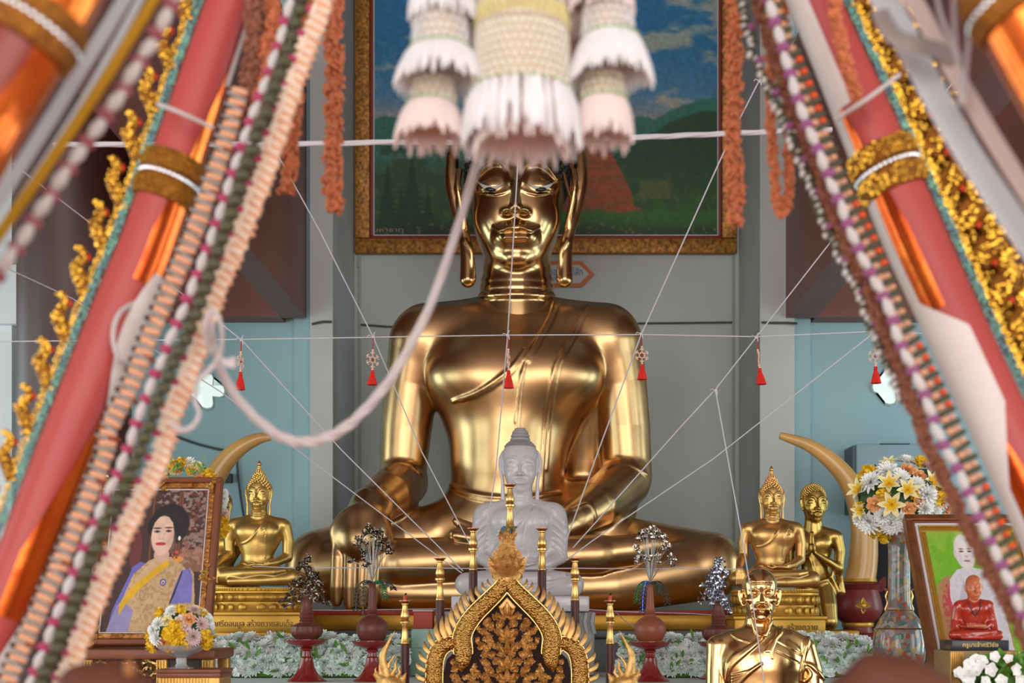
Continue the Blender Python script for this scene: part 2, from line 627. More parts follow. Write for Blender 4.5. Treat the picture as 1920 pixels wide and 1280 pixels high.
tag(mb.build('junction_box', mat('box_dark', srgb(55, 60, 65), rough=.5)), 'small dark junction box on the wall behind the left tusk', 'box')

# cross-shaped openings letting daylight in
M_day = mat('daylight_opening', (0.3, 0.35, 0.33), rough=.9, emit=(0.85, 1.0, 0.95), estr=.5)
M_day2 = mat('daylight_opening_dim', (0.2, 0.25, 0.24), rough=.9, emit=(0.5, .66, .62), estr=.32)
M_ledge = mat('opening_reveal', srgb(150, 172, 170), rough=.6)
def cross_window(n, px, py):
    y = YF + .218
    pts = []
    for q in range(4):
        a0 = q * PI / 2
        for (u, v) in ((.045, -.052), (.13, -.06), (.165, -.045), (.178, 0), (.165, .045), (.13, .06), (.045, .052)):
            pts.append((u*math.cos(a0) - v*math.sin(a0), u*math.sin(a0) + v*math.cos(a0)))
    fr = MB().plate([(p[0]*1.14, p[1]*1.14) for p in pts], .012, W(px, py, y), (1, 0, 0), (0, 0, 1))
    o = fr.build('window_%d' % n, M_ledge, smooth=False)
    tag(o, kind='structure')
    MB().plate(pts, .02, W(px, py, y), (1, 0, 0), (0, 0, 1)).build('opening', M_day, o, smooth=False)
    # sloped reveal seen inside each arm
    return o
cross_window(1, 389, 733)
cross_window(2, 1668, 725)

# round red column and the pale wall corner at the left
mb = MB().lathe([(.43, 0), (.43, .3), (.44, .32), (.44, ZT - .02)], (W(140, 0, 10.8)[0], 10.8, 0), n=48)
tag(mb.build('column_left', M_colred), kind='structure')
mb = MB().lathe([(.43, 0), (.43, .3), (.44, .32), (.44, ZT - .02)], (5.1, 10.8, 0), n=48)
tag(mb.build('column_right', M_colred), kind='structure')
y = 12.4
mb = MB().box((W(-70, 0, y)[0], y, 0), (W(22, 0, y)[0], y + .3, ZT - .05)).box((W(-75, 0, y)[0], y - .08, W(0, 610, y)[2]), (W(46, 0, y)[0], y + .3, W(0, 500, y)[2]))
struct('column_back_left', mb, M_white)
mb = MB().box((W(48, 0, 13)[0]-.9, 13, 0), (W(48, 0, 13)[0], 13.25, ZT - .05))
struct('column_corner_left', mb, M_white)

# ================================================================ painting on the wall
yp = YB - .012
x0, x1 = W(667, 0, yp)[0], W(1380, 0, yp)[0]
z0 = W(0, 478, yp)[2]; z1 = W(0, -330, yp)[2]
fw = U(28, yp); rw = U(6, yp)
pt = thing('landscape_painting', ((x0+x1)/2, yp, z0), 'large framed landscape painting with blue sky and temple tower hanging behind the statue', 'painting')
M_frame = mat('gilt_frame', srgb(200, 140, 62), rough=.45, metal=.35, col2=srgb(124, 80, 32), scale=26, detail=6, bump=.5, bscale=28)
M_redtrim = mat('red_trim', srgb(134, 48, 36), rough=.5)
def ring(mb, xa, xb, za, zb_, w, d, b=.02):
    for lo, hi in (((xa, yp - d, za), (xb, yp, za + w)), ((xa, yp - d, zb_ - w), (xb, yp, zb_)),
                   ((xa, yp - d, za + w), (xa + w, yp, zb_ - w)), ((xb - w, yp - d, za + w), (xb, yp, zb_ - w))):
        mb.bbox(lo, hi, b)
    return mb
ring(MB(), x0, x1, z0, z1, fw, .09).build('frame', M_frame, pt)
ring(MB(), x0 + fw, x1 - fw, z0 + fw, z1 - fw, rw, .055, .008).build('inner_trim', M_redtrim, pt)
ring(MB(), x0 + fw + rw, x1 - fw - rw, z0 + fw + rw, z1 - fw - rw, .012, .05, .003).build('inner_bead', M_white, pt)
# the canvas: painted per vertex on a fine grid
def vnoise(x, y, seed, oct=4):
    out = 0; amp = 1; tot = 0
    rs = np.random.RandomState(seed)
    G = rs.rand(64, 64)
    for o_ in range(oct):
        xi, yi = np.floor(x).astype(int), np.floor(y).astype(int)
        fx, fy = x - xi, y - yi
        fx, fy = fx*fx*(3-2*fx), fy*fy*(3-2*fy)
        g = lambda a, b: G[a % 64, b % 64]
        out = out + amp * ((g(xi, yi)*(1-fx) + g(xi+1, yi)*fx)*(1-fy) + (g(xi, yi+1)*(1-fx) + g(xi+1, yi+1)*fx)*fy)
        tot += amp; amp *= .5; x = x*2.03 + 7.3; y = y*2.03 + 3.1
    return out / tot
def canvas(name, px0, px1, py0, py1, nx, ny, fn, parent, tomap, m):
    gx, gy = np.meshgrid(np.linspace(px0, px1, nx), np.linspace(py0, py1, ny), indexing='ij')
    c = np.clip(fn(gx.ravel(), gy.ravel()), 0, 1)
    lin = np.where(c <= .04045, c / 12.92, ((c + .055) / 1.055) ** 2.4)
    cols = np.concatenate([lin, np.ones((len(lin), 1))], 1)
    v = tomap(gx.ravel(), gy.ravel())
    i = np.arange(nx * ny).reshape(nx, ny)
    q = np.stack([i[:-1, :-1], i[:-1, 1:], i[1:, 1:], i[1:, :-1]], -1).reshape(-1, 4)
    return mesh_obj(name, v, q, m, parent, smooth=False, colors=cols)
def mix(c, col, a):
    return c * (1 - a)[:, None] + np.array(col)[None] / 255.0 * a[:, None]
def sm(e0, e1, x):
    t = np.clip((x - e0) / (e1 - e0), 0, 1); return t*t*(3-2*t)
def paint(x, y):
    n1 = vnoise(x/90, y/38, 1); n2 = vnoise(x/30, y/26, 2); n3 = vnoise(x/11, y/11, 3, 3); n4 = vnoise(x/5, y/5, 4, 3)
    c = np.tile(np.array((32, 94, 134)) / 255., (len(x), 1))
    c = mix(c, (70, 112, 140), sm(60, 230, y))
    c = mix(c, (178, 158, 128), sm(.53, .72, n1) * sm(-300, 60, y + 260) * .62)
    c = mix(c, (146, 128, 122), sm(170, 240, y) * .8)
    # far hills
    hl = 214 + 26*(x-740)**2/9000*(x < 900) + 40*vnoise(x/60, x*0, 5) - 18
    hr = np.where(x > 1000, 290 - 95*sm(1100, 1330, x) + 10*n2, 400)
    c = mix(c, (44, 96, 86), sm(-3, 3, y - np.minimum(hl + 8, hr - 14)))
    c = mix(c, (34, 64, 44), sm(-3, 3, y - (hr + 8)) * (x > 1050))
    c = mix(c, (66, 94, 88), sm(250, 300, y) * sm(.45, .6, vnoise(x/120, y/12, 6)) * (x < 900) * .8)
    c = mix(c, (32, 66, 48), sm(-4, 4, y - 262) * (x < 900) * sm(.42, .6, n2) * .8)
    c = mix(c, (44, 72, 42), sm(300, 345, y + 26*n2) * .85)
    c = mix(c, (40, 84, 32), sm(.5, .66, vnoise(x/22, y/20, 9)) * sm(350, 385, y) * .85)
    c = mix(c, (82, 108, 40), sm(.58, .75, n3) * sm(330, 380, y) * .4)
    # tower
    tw = np.interp(y, [190, 255, 300, 360, 385, 400], [12, 44, 62, 92, 96, 130])
    ins = sm(3, -3, np.abs(x - 1092) - tw) * (y < 404) * (y > 150)
    c = mix(c, (150, 66, 36), ins * (.9 - .25*sm(.3, .7, vnoise(x/30, y/4, 11))))
    c = mix(c, (78, 34, 24), ins * sm(30, -60, x - 1092) * .5)
    c = mix(c, (44, 92, 36), sm(0, 8, y - (384 + 14*vnoise(x/14, x*0, 13))) * (x > 1020) * .9)
    # pines
    for (cx, top, w) in ((727, 300, 26), (772, 290, 34), (752, 340, 18), (802, 350, 20)):
        ww = (y - top) / (440 - top) * w * (.62 + .55*((y/11) % 1)) 
        c = mix(c, (22, 52, 34), sm(2, -3, np.abs(x - cx) - ww) * (y > top) * .85)
    c = mix(c, (92, 92, 52), sm(-4, 4, y - (330 + 16*n3)) * sm(34, 24, np.abs(x - 1228)) * (y < 372) * .6)
    c = mix(c, (28, 44, 30), sm(405, 440, y) * .75)
    c = mix(c, (150, 110, 80), sm(.7, .8, n4) * sm(405, 425, y) * .5)
    c = c * (.86 + .28 * n4)[:, None] * 1.22
    return c
def pmap(x, y):
    d = yp - .03
    return np.stack([(x - CX)/F*d, np.full_like(x, d), ZC + (CY - y)/F*d], 1)
M_canvas = mat('canvas_paint', (.5, .5, .5), rough=.5, attr=True)
canvas('canvas', 699, 1347, -300, 446, 260, 300, paint, pt, pmap, M_canvas)
# signature lines low at the left of the canvas
M_sig = mat('signature_paint', srgb(150, 145, 120), rough=.5)

def text_mesh(name, body, width, height, pos, m, parent=None, ax=(1, 0, 0), ay=(0, 0, 1), depth=0.003, bold=False):
    """lettering centred on pos, fitted to width x height"""
    f = bpy.data.curves.new(name, 'FONT')
    f.body = body; f.align_x = 'CENTER'; f.align_y = 'CENTER'; f.size = 1.0; f.resolution_u = 3
    f.extrude = 0.0
    if bold: f.offset = 0.012
    t = bpy.data.objects.new('tmp', f)
    COL.objects.link(t)
    dg = bpy.context.evaluated_depsgraph_get()
    me = bpy.data.meshes.new_from_object(t.evaluated_get(dg))
    bpy.data.objects.remove(t); bpy.data.curves.remove(f)
    vs = np.array([v.co[:] for v in me.vertices]); fs = [list(p.vertices) for p in me.polygons]
    edges = [tuple(e.vertices) for e in me.edges]
    from collections import Counter
    cnt = Counter()
    for f_ in fs:
        for i in range(len(f_)):
            cnt[(f_[i], f_[(i+1) % len(f_)])] += 1
    bpy.data.meshes.remove(me)
    lo, hi = vs.min(0), vs.max(0)
    sx = width / max(1e-6, hi[0]-lo[0]); sy = height / max(1e-6, hi[1]-lo[1])
    c = (lo + hi) / 2
    AX, AY = Vector(ax).normalized(), Vector(ay).normalized()
    N = AX.cross(AY)
    base = [V3(pos) + AX*((p[0]-c[0])*sx) + AY*((p[1]-c[1])*sy) for p in vs]
    n = len(base)
    allv = [p + N*depth for p in base] + base
    F_ = [tuple(f_) for f_ in fs]
    for (a, b), k in list(cnt.items()):
        if (b, a) not in cnt:
            F_.append((a, a + n, b + n, b))
    return mesh_obj(name, [p[:] for p in allv], F_, m, parent, smooth=False)
text_mesh('signature', 'มหาธาตุ', U(56, yp), U(9, yp), W(728, 433, yp - .033), M_sig, pt)
text_mesh('signature', '๒๕๔๕', U(34, yp), U(8, yp), W(716, 445, yp - .033), M_sig, pt) if False else None

# ================================================================ arrow sign on the wall
ys = YB - .006
sg = thing('wall_sign', W(1060, 540, ys), 'arrow-ended orange sign with blue lettering on the wall behind the ear of the big statue', 'sign')
pts = [(-75, -24), (33, -24), (56, 0), (33, 24), (-75, 24)]
cx_, cy_ = 1058, 515
P0 = W(cx_, cy_, ys); k = ys / F
MB().plate([(a*k, b*k) for a, b in pts], .03, P0, (1, 0, 0), (0, 0, 1)).build('board', mat('sign_orange', srgb(196, 110, 62), rough=.5), sg, smooth=False)
pts2 = [(-69, -17), (29, -17), (46, 0), (29, 17), (-69, 17)]
MB().plate([(a*k, b*k) for a, b in pts2], .034, P0, (1, 0, 0), (0, 0, 1)).build('face', mat('sign_face', srgb(186, 190, 186), rough=.5), sg, smooth=False)
M_blue = mat('sign_blue', srgb(70, 120, 165), rough=.5)
text_mesh('lettering', 'พระเจ้าองค์ ไม้สัก', U(92, ys), U(16, ys), W(1046, 508, ys - .036), M_blue, sg)
text_mesh('lettering', 'พุทธมงคล', U(60, ys), U(11, ys), W(1034, 524, ys - .036), M_blue, sg)
# ================================================================ the big golden statue
M_gold = mat('polished_gold', (0.62, 0.385, 0.18), rough=.31, metal=1.0, var=.14, scale=2.6, rvar=.1, bump=.07, bscale=5)
M_goldpale = mat('pale_gold', (0.70, 0.47, 0.18), rough=.32, metal=1.0, var=.1, scale=6, bump=.05, bscale=30)
M_goldhead = mat('polished_gold_head', (0.56, 0.36, 0.165), rough=.22, metal=1.0, var=.1, scale=2.6, rvar=.05, bump=.03, bscale=5)
M_hairblk = mat('black_curls', srgb(34, 36, 40), rough=.35, bump=.9, bscale=34)
M_eyew = mat('eye_white', srgb(214, 214, 210), rough=.3)
M_eyeb = mat('eye_black', srgb(26, 34, 40), rough=.12)

def head_ops(S, T, s, ears=True, long_ears=True, smile=1.0, neck=True, lids=True):
    """Face with closed lids. T maps head units (x right, y away from the viewer, z up; eye line at z=0) to the world, s is one unit in metres."""
    def P(x, y, z): return T(np.array((x, y, z), float))
    k = lambda v: v * s
    S.ball(P(0, .22, .55), (k(1.0), k(1.08), k(1.12)))
    S.ball(P(0, -.02, .12), (k(1.0), k(.84), k(1.0)), k=k(.2))
    S.ball(P(0, .02, -.45), (k(.93), k(.84), k(1.12)), k=k(.3))
    S.ball(P(0, -.3, -1.2), (k(.56), k(.5), k(.46)), k=k(.35))
    S.ball(P(0, -.62, -1.43), (k(.24), k(.2), k(.17)), k=k(.16))
    for q in (-1, 1):
        S.ball(P(q*.42, -.4, -.5), (k(.42), k(.38), k(.46)), k=k(.3))          # cheeks
        br = spline([P(q*.1, -.9, .14), P(q*.17, -.88, .36), P(q*.38, -.86, .52), P(q*.62, -.75, .5), P(q*.86, -.5, .3)], 4)
        S.path(br, list(np.interp(np.linspace(0, 1, len(br)), [0, .5, 1], [k(.05), k(.045), k(.028)])), k=k(.13))
        if lids:
            S.ball(P(q*.44, -.66, .06), (k(.36), k(.2), k(.2)), k=k(.05))
            S.path([P(q*.12, -.86, -.06), P(q*.28, -.87, -.13), P(q*.44, -.86, -.16), P(q*.6, -.78, -.12), P(q*.82, -.58, .0)], k(.022), k=k(.03))
    # nose
    S.path([P(0, -.84, .3), P(0, -.98, .0), P(0, -1.16, -.38), P(0, -1.22, -.52)], [k(.085), k(.085), k(.12), k(.14)], k=k(.1))
    for q in (-1, 1):
        S.ball(P(q*.18, -1.0, -.54), (k(.135), k(.17), k(.1)), k=k(.1))
        S.ball(P(q*.1, -1.1, -.65), k(.04), k=k(.05), sub=True)
    # mouth
    u = .09 * smile
    S.ball(P(0, -.74, -1.0), (k(.46), k(.24), k(.26)), k=k(.14))
    lp = spline([P(-.47, -.76, -.9+u), P(-.3, -.93, -.93), P(-.1, -1.0, -.89), P(0, -1.01, -.91), P(.1, -1.0, -.89), P(.3, -.93, -.93), P(.47, -.76, -.9+u)], 3)
    S.path(lp, list(np.interp(np.linspace(0, 1, len(lp)), [0, .2, .4, .6, .8, 1], [k(.03), k(.06), k(.072), k(.072), k(.06), k(.03)])), k=k(.03))
    S.path([P(-.4, -.8, -.97+u*.6), P(-.2, -.95, -1.08), P(0, -.99, -1.1), P(.2, -.95, -1.08), P(.4, -.8, -.97+u*.6)],
           [k(.03), k(.075), k(.085), k(.075), k(.03)], k=k(.03))
    if ears:
        for q in (-1, 1):
            if long_ears:
                S.path([P(q*1.06, .3, .95), P(q*1.22, .24, .55), P(q*1.24, .2, .1), P(q*1.16, .12, -.4), P(q*1.07, .08, -.9), P(q*1.07, .06, -1.5), P(q*1.05, .04, -2.0)],
                       [k(.1), k(.12), k(.12), k(.1), k(.1), k(.125), k(.14)], k=k(.06))
                S.ball(P(q*1.06, .16, .2), (k(.14), k(.22), k(.5)), k=k(.06))
                S.path([P(q*1.02, -.02, .25), P(q*1.06, -.06, -.2), P(q*1.02, -.04, -.5)], k(.06), k=k(.05))
            else:
                S.path([P(q*.98, .12, .35), P(q*1.14, .14, .3), P(q*1.17, .12, 0), P(q*1.1, .05, -.35), P(q*1.02, 0, -.55)], [k(.07), k(.09), k(.08), k(.08), k(.09)], k=k(.05))
                S.ball(P(q*1.02, .12, -.05), (k(.1), k(.12), k(.36)), k=k(.05))
    if neck:
        S.cap(P(0, .18, -1.1), P(0, .3, -2.6), k(.72), k(.84), k=k(.12))
    return S

BY = 12.55
def headT(cx, cy, cz, s, pitch=0.0, yaw=0.0, roll=0.0):
    M3 = np.array(Matrix.Rotation(yaw, 3, 'Z') @ Matrix.Rotation(pitch, 3, 'X') @ Matrix.Rotation(roll, 3, 'Y'))
    c = np.array((cx, cy, cz))
    return lambda p: c + (M3 @ p) * s

def big_buddha():
    S = SDF()
    u = lambda px, Y=12.5: px * Y / F
    # ---- torso
    S.ball(W(966, 700, 12.66), (u(165), .5, u(130)))
    S.cap(W(800, 632, 12.62), W(1135, 632, 12.62), u(62), u(62), k=.12)
    S.path([W(968, 590, 12.68), W(880, 606, 12.66), W(800, 630, 12.62)], [u(46), u(44), u(50)], k=.1)
    S.path([W(968, 590, 12.68), W(1056, 606, 12.66), W(1140, 630, 12.62)], [u(46), u(44), u(50)], k=.1)
    S.ball(W(955, 785, 12.62), (u(118), .57, u(170)), k=.25)
    S.ball(W(950, 890, 12.6), (u(103), .5, u(110)), k=.15)
    for q in (-1, 1):                      # pectorals
        S.ball(W(966 + q*74, 704, 12.3), (u(84), .28, u(50)), k=.3)
    S.ball(W(952, 985, 12.6), (u(170), .5, u(75)), k=.22)
    # ---- neck
    S.path([W(968, 500, 12.68), W(968, 575, 12.66)], [u(62), u(70)], k=.06)
    # ---- arms
    S.path([W(786, 644, 12.6), W(772, 720, 12.64), W(762, 800, 12.68), W(755, 890, 12.68)], [u(57), u(50), u(49), u(44)], k=.06)
    S.path([W(1147, 644, 12.6), W(1163, 720, 12.64), W(1171, 800, 12.68), W(1177, 885, 12.68)], [u(57), u(50), u(49), u(46)], k=.06)
    # left forearm (right in the picture) lying across to the lap
    S.path([W(1172, 902, 12.62), W(1120, 945, 12.1), W(1078, 972, 11.86)], [u(49), u(42), u(31)], k=.05)
    # raised cuff edges at the elbows
    def cuff(c, axis, r, th):
        a = Vector(axis).normalized(); x = a.orthogonal().normalized(); y = a.cross(x)
        pts = [np.array(c) + np.array(x*math.cos(t)*r + y*math.sin(t)*r) for t in np.linspace(0, 2*PI, 25)]
        S.path(pts, th, k=.02)
    # right forearm (left in the picture) coming forward, hand over the knee
    S.path([W(757, 905, 12.62), W(727, 928, 12.05), W(697, 952, 11.7)], [u(46), u(43), u(36)], k=.05)
    S.path([W(697, 955, 11.7), W(684, 985, 11.55), W(680, 1012, 11.47)], [u(38), u(42), u(40)], k=.06)
    S.ball(W(672, 1000, 11.47), (u(50), .1, u(44)), k=.08)
    fx = [(634, 631, 11.44, 1136), (657, 655, 11.42, 1144), (681, 678, 11.42, 1143), (704, 700, 11.45, 1137)]
    for (xa, xb, Y, yt) in fx:
        S.path([W(xa + 2, 1008, Y + .05), W(xa, 1045, Y), W(xb, 1100, Y), W(xb, yt - 9, Y + .01)], [u(12), u(12.3), u(11.6), u(9.5)], k=.022)
    S.path([W(716, 985, 11.55), W(728, 1030, 11.5), W(727, 1065, 11.5), W(722, 1092, 11.5)], [u(15), u(12.5), u(11), u(8.5)], k=.04)
    # ---- legs: knees far out, right shin laid over left
    S.path([W(880, 1010, 12.6), W(740, 1012, 12.42), W(600, 1052, 11.95)], [u(62), u(55), u(57)], k=.12)
    S.path([W(1040, 1010, 12.6), W(1190, 1022, 12.4), W(1330, 1058, 11.95)], [u(62), u(50), u(58)], k=.12)
    S.path([W(1330, 1064, 11.95), W(1150, 1098, 11.75), W(900, 1112, 11.6), W(720, 1112, 11.62)], [u(58), u(48), u(38), u(30)], k=.05)
    S.path([W(598, 1066, 11.95), W(760, 1058, 11.62), W(960, 1045, 11.5), W(1120, 1040, 11.5)], [u(60), u(46), u(38), u(33)], k=.03)
    S.ball(W(960, 1090, 12.2), (u(400), .55, u(52)), k=.1)
    # upturned right foot on the left thigh
    S.path([W(1110, 1040, 11.52), W(1180, 1032, 11.5), W(1225, 1022, 11.52)], [u(31), u(28), u(24)], k=.05)
    for i in range(5):
        S.path([W(1226, 1007 + 7.5*i, 11.5 - .012*i), W(1243 - abs(i-1)*1.5, 1005 + 8*i, 11.5)], [u(6), u(5.2)], k=.012)
    # left hand palm up in the lap
    S.path([W(1078, 972, 11.86), W(1045, 990, 11.7), W(990, 1004, 11.62)], [u(30), u(30), u(28)], k=.05)
    S.ball(W(965, 1006, 11.6), (u(70), .2, u(20)), k=.06)
    for i in range(4):
        S.path([W(935, 1004, 11.45 + .07*i), W(890, 1010 - i, 11.42 + .07*i), W(850 + 6*abs(i-1), 1004 - 3*i, 11.42 + .08*i)], [u(12.5), u(11.5), u(8.5)], k=.02)
    S.path([W(930, 995, 11.72), W(885, 992, 11.7), W(856, 977, 11.7)], [u(14), u(11.5), u(7.5)], k=.03)
    # robe panel behind the left arm
    S.path([W(1100, 735, 12.72), W(1094, 860, 12.95), W(1090, 990, 13.15)], [u(40), u(52), u(60)], k=.06)
    S.ball(W(1095, 960, 12.7), (u(100), .25, u(60)), k=.1)
    body0 = SDF(); body0.ops = list(S.ops)
    # ---- robe edges and creases laid on the surface
    def ridge(px, r, k=.015, sink=.2, sub=False, Y0=10.5):
        q = np.array(spline(px, 10))
        P = body0.trace(q[:, 0], q[:, 1], Y0, 13.6)
        P = P[~np.isnan(P[:, 0])]
        if len(P) < 2: return
        P = P + np.array((0, 1, 0)) * r * sink
        S.path(list(P), r, k=k, sub=sub)
    ridge([(1042, 566), (1030, 598), (1002, 648), (985, 672)], .022)
    ridge([(1049, 562), (1036, 600), (1008, 650), (991, 676)], .016)
    ridge([(985, 656), (960, 688), (925, 716), (892, 736), (862, 747), (850, 752)], .02)
    ridge([(988, 662), (964, 694), (928, 722), (894, 741), (864, 751)], .013)
    ridge([(1104, 572), (1085, 600), (1064, 640), (1048, 672), (1040, 690), (1030, 740), (1022, 800), (1016, 880), (1014, 930)], .018)
    ridge([(1110, 574), (1092, 602), (1072, 642), (1053, 674), (1046, 692), (1037, 742), (1030, 800), (1024, 880)], .013)
    ridge([(986, 676), (978, 710), (972, 760), (968, 810), (966, 850)], .014)
    ridge([(978, 700), (972, 740), (966, 790)], .01)
    ridge([(842, 908), (880, 924), (930, 932), (990, 932), (1050, 924)], .022)
    ridge([(838, 916), (880, 932), (930, 940), (990, 940)], .012)
    ridge([(724, 880), (745, 870), (765, 872), (776, 880), (790, 890)], .02)
    ridge([(1137, 880), (1152, 872), (1172, 871), (1192, 878), (1212, 890)], .02)
    ridge([(1075, 955), (1100, 945), (1112, 955), (1116, 975)], .016)
    ridge([(1212, 905), (1180, 945), (1150, 966)], .012) if False else None
    # groove between arm and chest
    # nipple lines
    # flat underside
    S.box((W(965, 1143, 11.9)[0], 12.0, W(0, 1144, 11.5)[2] - .5), (4, 3, .5), sub=True)
    return S

bb = thing('golden_buddha', W(965, 1143, 12.2), 'huge golden seated Buddha with black curls reaching down with one hand, filling the centre', 'statue')
BS = big_buddha()
BS.build('body', M_gold, .014, bb)

# head as a finer shell that dives into the neck
HS = SDF()
hs = .432
HX, HY = W(968, 0, 12.3)[0], 12.52
HZ = ZC + (CY - 354) / F * 12.2
HT = headT(HX, HY, HZ, hs)
head_ops(HS, HT, hs, ears=False)
for q in (-1, 1):
    P = lambda px, py, Y: W(px if q < 0 else 2*968 - px, py, Y)
    er = spline([P(850, 262, 12.5), P(848, 300, 12.46), P(847, 345, 12.42), P(858, 400, 12.42), P(870, 440, 12.42), P(876, 480, 12.42), P(877, 524, 12.42)], 4)
    HS.path(er, [U(r_, 12.5) for r_ in np.interp(np.linspace(0, 1, len(er)), np.linspace(0, 1, 7), [9, 12, 13, 11, 11, 13, 15])], k=.03)
    HS.path(spline([P(862, 320, 12.38), P(858, 350, 12.32), P(866, 395, 12.36), P(872, 425, 12.4)], 4), U(6, 12.5), k=.025)
    HS.path(spline([P(872, 452, 12.36), P(884, 474, 12.36), P(888, 520, 12.4)], 4), U(3.5, 12.5), k=.03)
# neck rings
for (py, r, th) in ((528, 60, 8), (542, 62, 8), (557, 67, 7)):
    c = W(969, py, 12.62)
    pts = [c + np.array((math.cos(t)*U(r, 12.6), math.sin(t)*U(r, 12.6)*.95, -.05*(-math.sin(t)))) for t in np.linspace(0, 2*PI, 33)]
    HS.path(pts, U(th, 12.6), k=.025)
HS.build('head', M_goldhead, .009, bb)
# hair cap: ellipsoid shells, cut away from the face
hc = SDF()
hc.ball(HT((0, .34, .62)), (hs*1.12, hs*1.12, hs*1.14))
hc.ball(HT((0, .34, 1.85)), (hs*.5, hs*.5, hs*.45), k=hs*.2)
hc.ball(HT((0, -.62, -.1)), (hs*.985, hs*.95, hs*1.28), k=.02, sub=True)
hc.box(HT((0, .3, -1.0)), (hs*2, hs*2, hs*.55), k=.02, sub=True)
hair = hc.build('hair', M_hairblk, .016, bb)
cu = MB()
for i in range(900):
    z = 1 - 2*(i + .5)/900; a = i * 2.39996
    d = np.array((math.sqrt(1-z*z)*math.cos(a), math.sqrt(1-z*z)*math.sin(a), z))
    p = np.array((0, .34, .62)) + d * np.array((1.12, 1.12, 1.14))
    pp = (p - np.array((0, -.62, -.1))) / np.array((1.0, .97, 1.3))
    if pp @ pp < 1 or p[2] < -.42: continue
    cu.ball(HT(p), .03, n=6, m=4)
cu.build('curl', M_hairblk, hair)
# gold fillet along the hairline
def fillet():
    pts = []
    for t in np.linspace(-.12, PI + .12, 40):
        x, z = 0.99*math.cos(t), -.1 + 1.3*math.sin(t)
        if z < -.35: continue
        x = max(-.98, min(.98, x))
        yv = -.05 - .55*math.sin(max(0, t if t < PI/2 else PI - t))*.9
        pts.append((x, yv, z))
    return pts
px = [(1070, 372), (1065, 335), (1055, 300), (1035, 278), (1005, 262), (968, 256)]
q = np.array(spline(px, 6)); L = HS.trace(q[:, 0], q[:, 1], 11, 13.5); L = L[~np.isnan(L[:, 0])]
if len(L) > 3:
    fb = MB().tube(list(L), .016, n=6)
    fb.tube([(2*HX - p[0], p[1], p[2]) for p in L], .016, n=6)
    fb.build('hairline_band', M_goldpale, bb)
# inlaid eyes
for q in (-1, 1):
    n = 19
    vs, fs, pv, pf = [], [], [], []
    xs = np.linspace(0, 1, n)
    X = (946 - 54*xs) if q < 0 else (988 + 56*xs)
    top = 343 + 1*np.sin(PI*xs) + (-2)*xs*xs*2 + 6.5*np.sin(PI*xs)
    bot = top + 8.5*np.sin(PI*xs)**.9
    PT = HS.trace(X, top, 11, 13.2); PB = HS.trace(X, bot, 11, 13.2)
    ok = ~(np.isnan(PT[:, 0]) | np.isnan(PB[:, 0]))
    PT, PB = PT[ok], PB[ok]
    mb = MB(); V = []
    for a, b in zip(PT, PB):
        V += [a + np.array((0, -.012, 0)), (a+b)/2 + np.array((0, -.02, 0)), b + np.array((0, -.012, 0))]
    Fc = []
    for i in range(len(PT) - 1):
        for j in (0, 1):
            Fc.append((3*i+j, 3*i+j+1, 3*i+j+4, 3*i+j+3))
    mb.add(V, Fc)
    eo = mb.build('eye_inlay', M_eyew, bb)
    cxp = 920 if q < 0 else 1014
    c = HS.trace([cxp], [355.5], 11, 13.2)[0]
    if not np.isnan(c[0]):
        MB().ball(c + np.array((0, -.012, 0)), (U(11, 12.2), .016, U(4.4, 12.2)), 14, 8).build('pupil', M_eyeb, eo)
# pedestal under the big statue
M_redcloth = mat('red_cloth', srgb(168, 52, 34), rough=.6, var=.1, scale=8)
M_yellowgold = mat('gold_paint', srgb(176, 128, 38), rough=.35, metal=.55, var=.18, scale=3)
M_stone = mat('dark_stone', srgb(88, 92, 92), rough=.4, var=.1)
M_wood = mat('dark_wood', srgb(98, 52, 42), rough=.4, var=.12, scale=6)
yb0 = 11.25
zt = W(0, 1144, 11.5)[2] - .001
pd = thing('statue_pedestal', (-.3, 12.2, 0), 'broad gold and dark stone pedestal with red edge under the huge golden Buddha', 'pedestal')
xa, xb = W(500, 0, yb0)[0], W(1450, 0, yb0)[0]
ya = yb0
z1_ = W(0, 1152, yb0)[2]; z2_ = W(0, 1181, yb0 - .05)[2]; z3_ = W(0, 1196, yb0 - .1)[2]
MB().bbox((xa, ya, z1_), (xb, ya + .06, zt), .006).build('red_edge', M_redcloth, pd)
MB().bbox((xa, ya + .061, z1_), (xb, 13.3, zt), .004).build('seat', M_yellowgold, pd)
MB().bbox((xa, ya - .03, z2_), (xb, 13.3, z1_ - .001), .01).build('gold_band', M_yellowgold, pd)
MB().bbox((xa - .05, ya - .08, z3_), (xb + .05, 13.35, z2_ - .001), .01).bbox((xa, ya - .02, 0), (xb, 13.3, z3_ - .001), .01).build('stone_base', M_stone, pd)
# ================================================================ smaller statues
M_goldsat = mat('satin_gold', (0.66, 0.43, 0.13), rough=.36, metal=.9, var=.08, scale=7, bump=.04, bscale=40)
M_goldwarm = mat('warm_satin_gold', (0.70, 0.41, 0.14), rough=.36, metal=.9, var=.08, scale=7, bump=.04, bscale=40)
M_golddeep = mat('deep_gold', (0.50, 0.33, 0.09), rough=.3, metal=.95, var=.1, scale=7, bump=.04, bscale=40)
M_goldped = mat('gold_lacquer', srgb(206, 158, 66), rough=.38, metal=.6, var=.1, scale=6)
M_marble = mat('white_marble', srgb(200, 191, 194), rough=.25, var=.04, scale=14, sss=.25, coat=.3)

def place(px, py, Y, upx, yaw=0.0):
    """local statue units (upx photo px each) -> world; origin at the statue's seat"""
    c = W(px, py, Y); k = upx * Y / F
    M3 = np.array(Matrix.Rotation(yaw, 3, 'Z'))
    f = lambda p: c + (M3 @ np.asarray(p, float)) * k
    return f, k, c

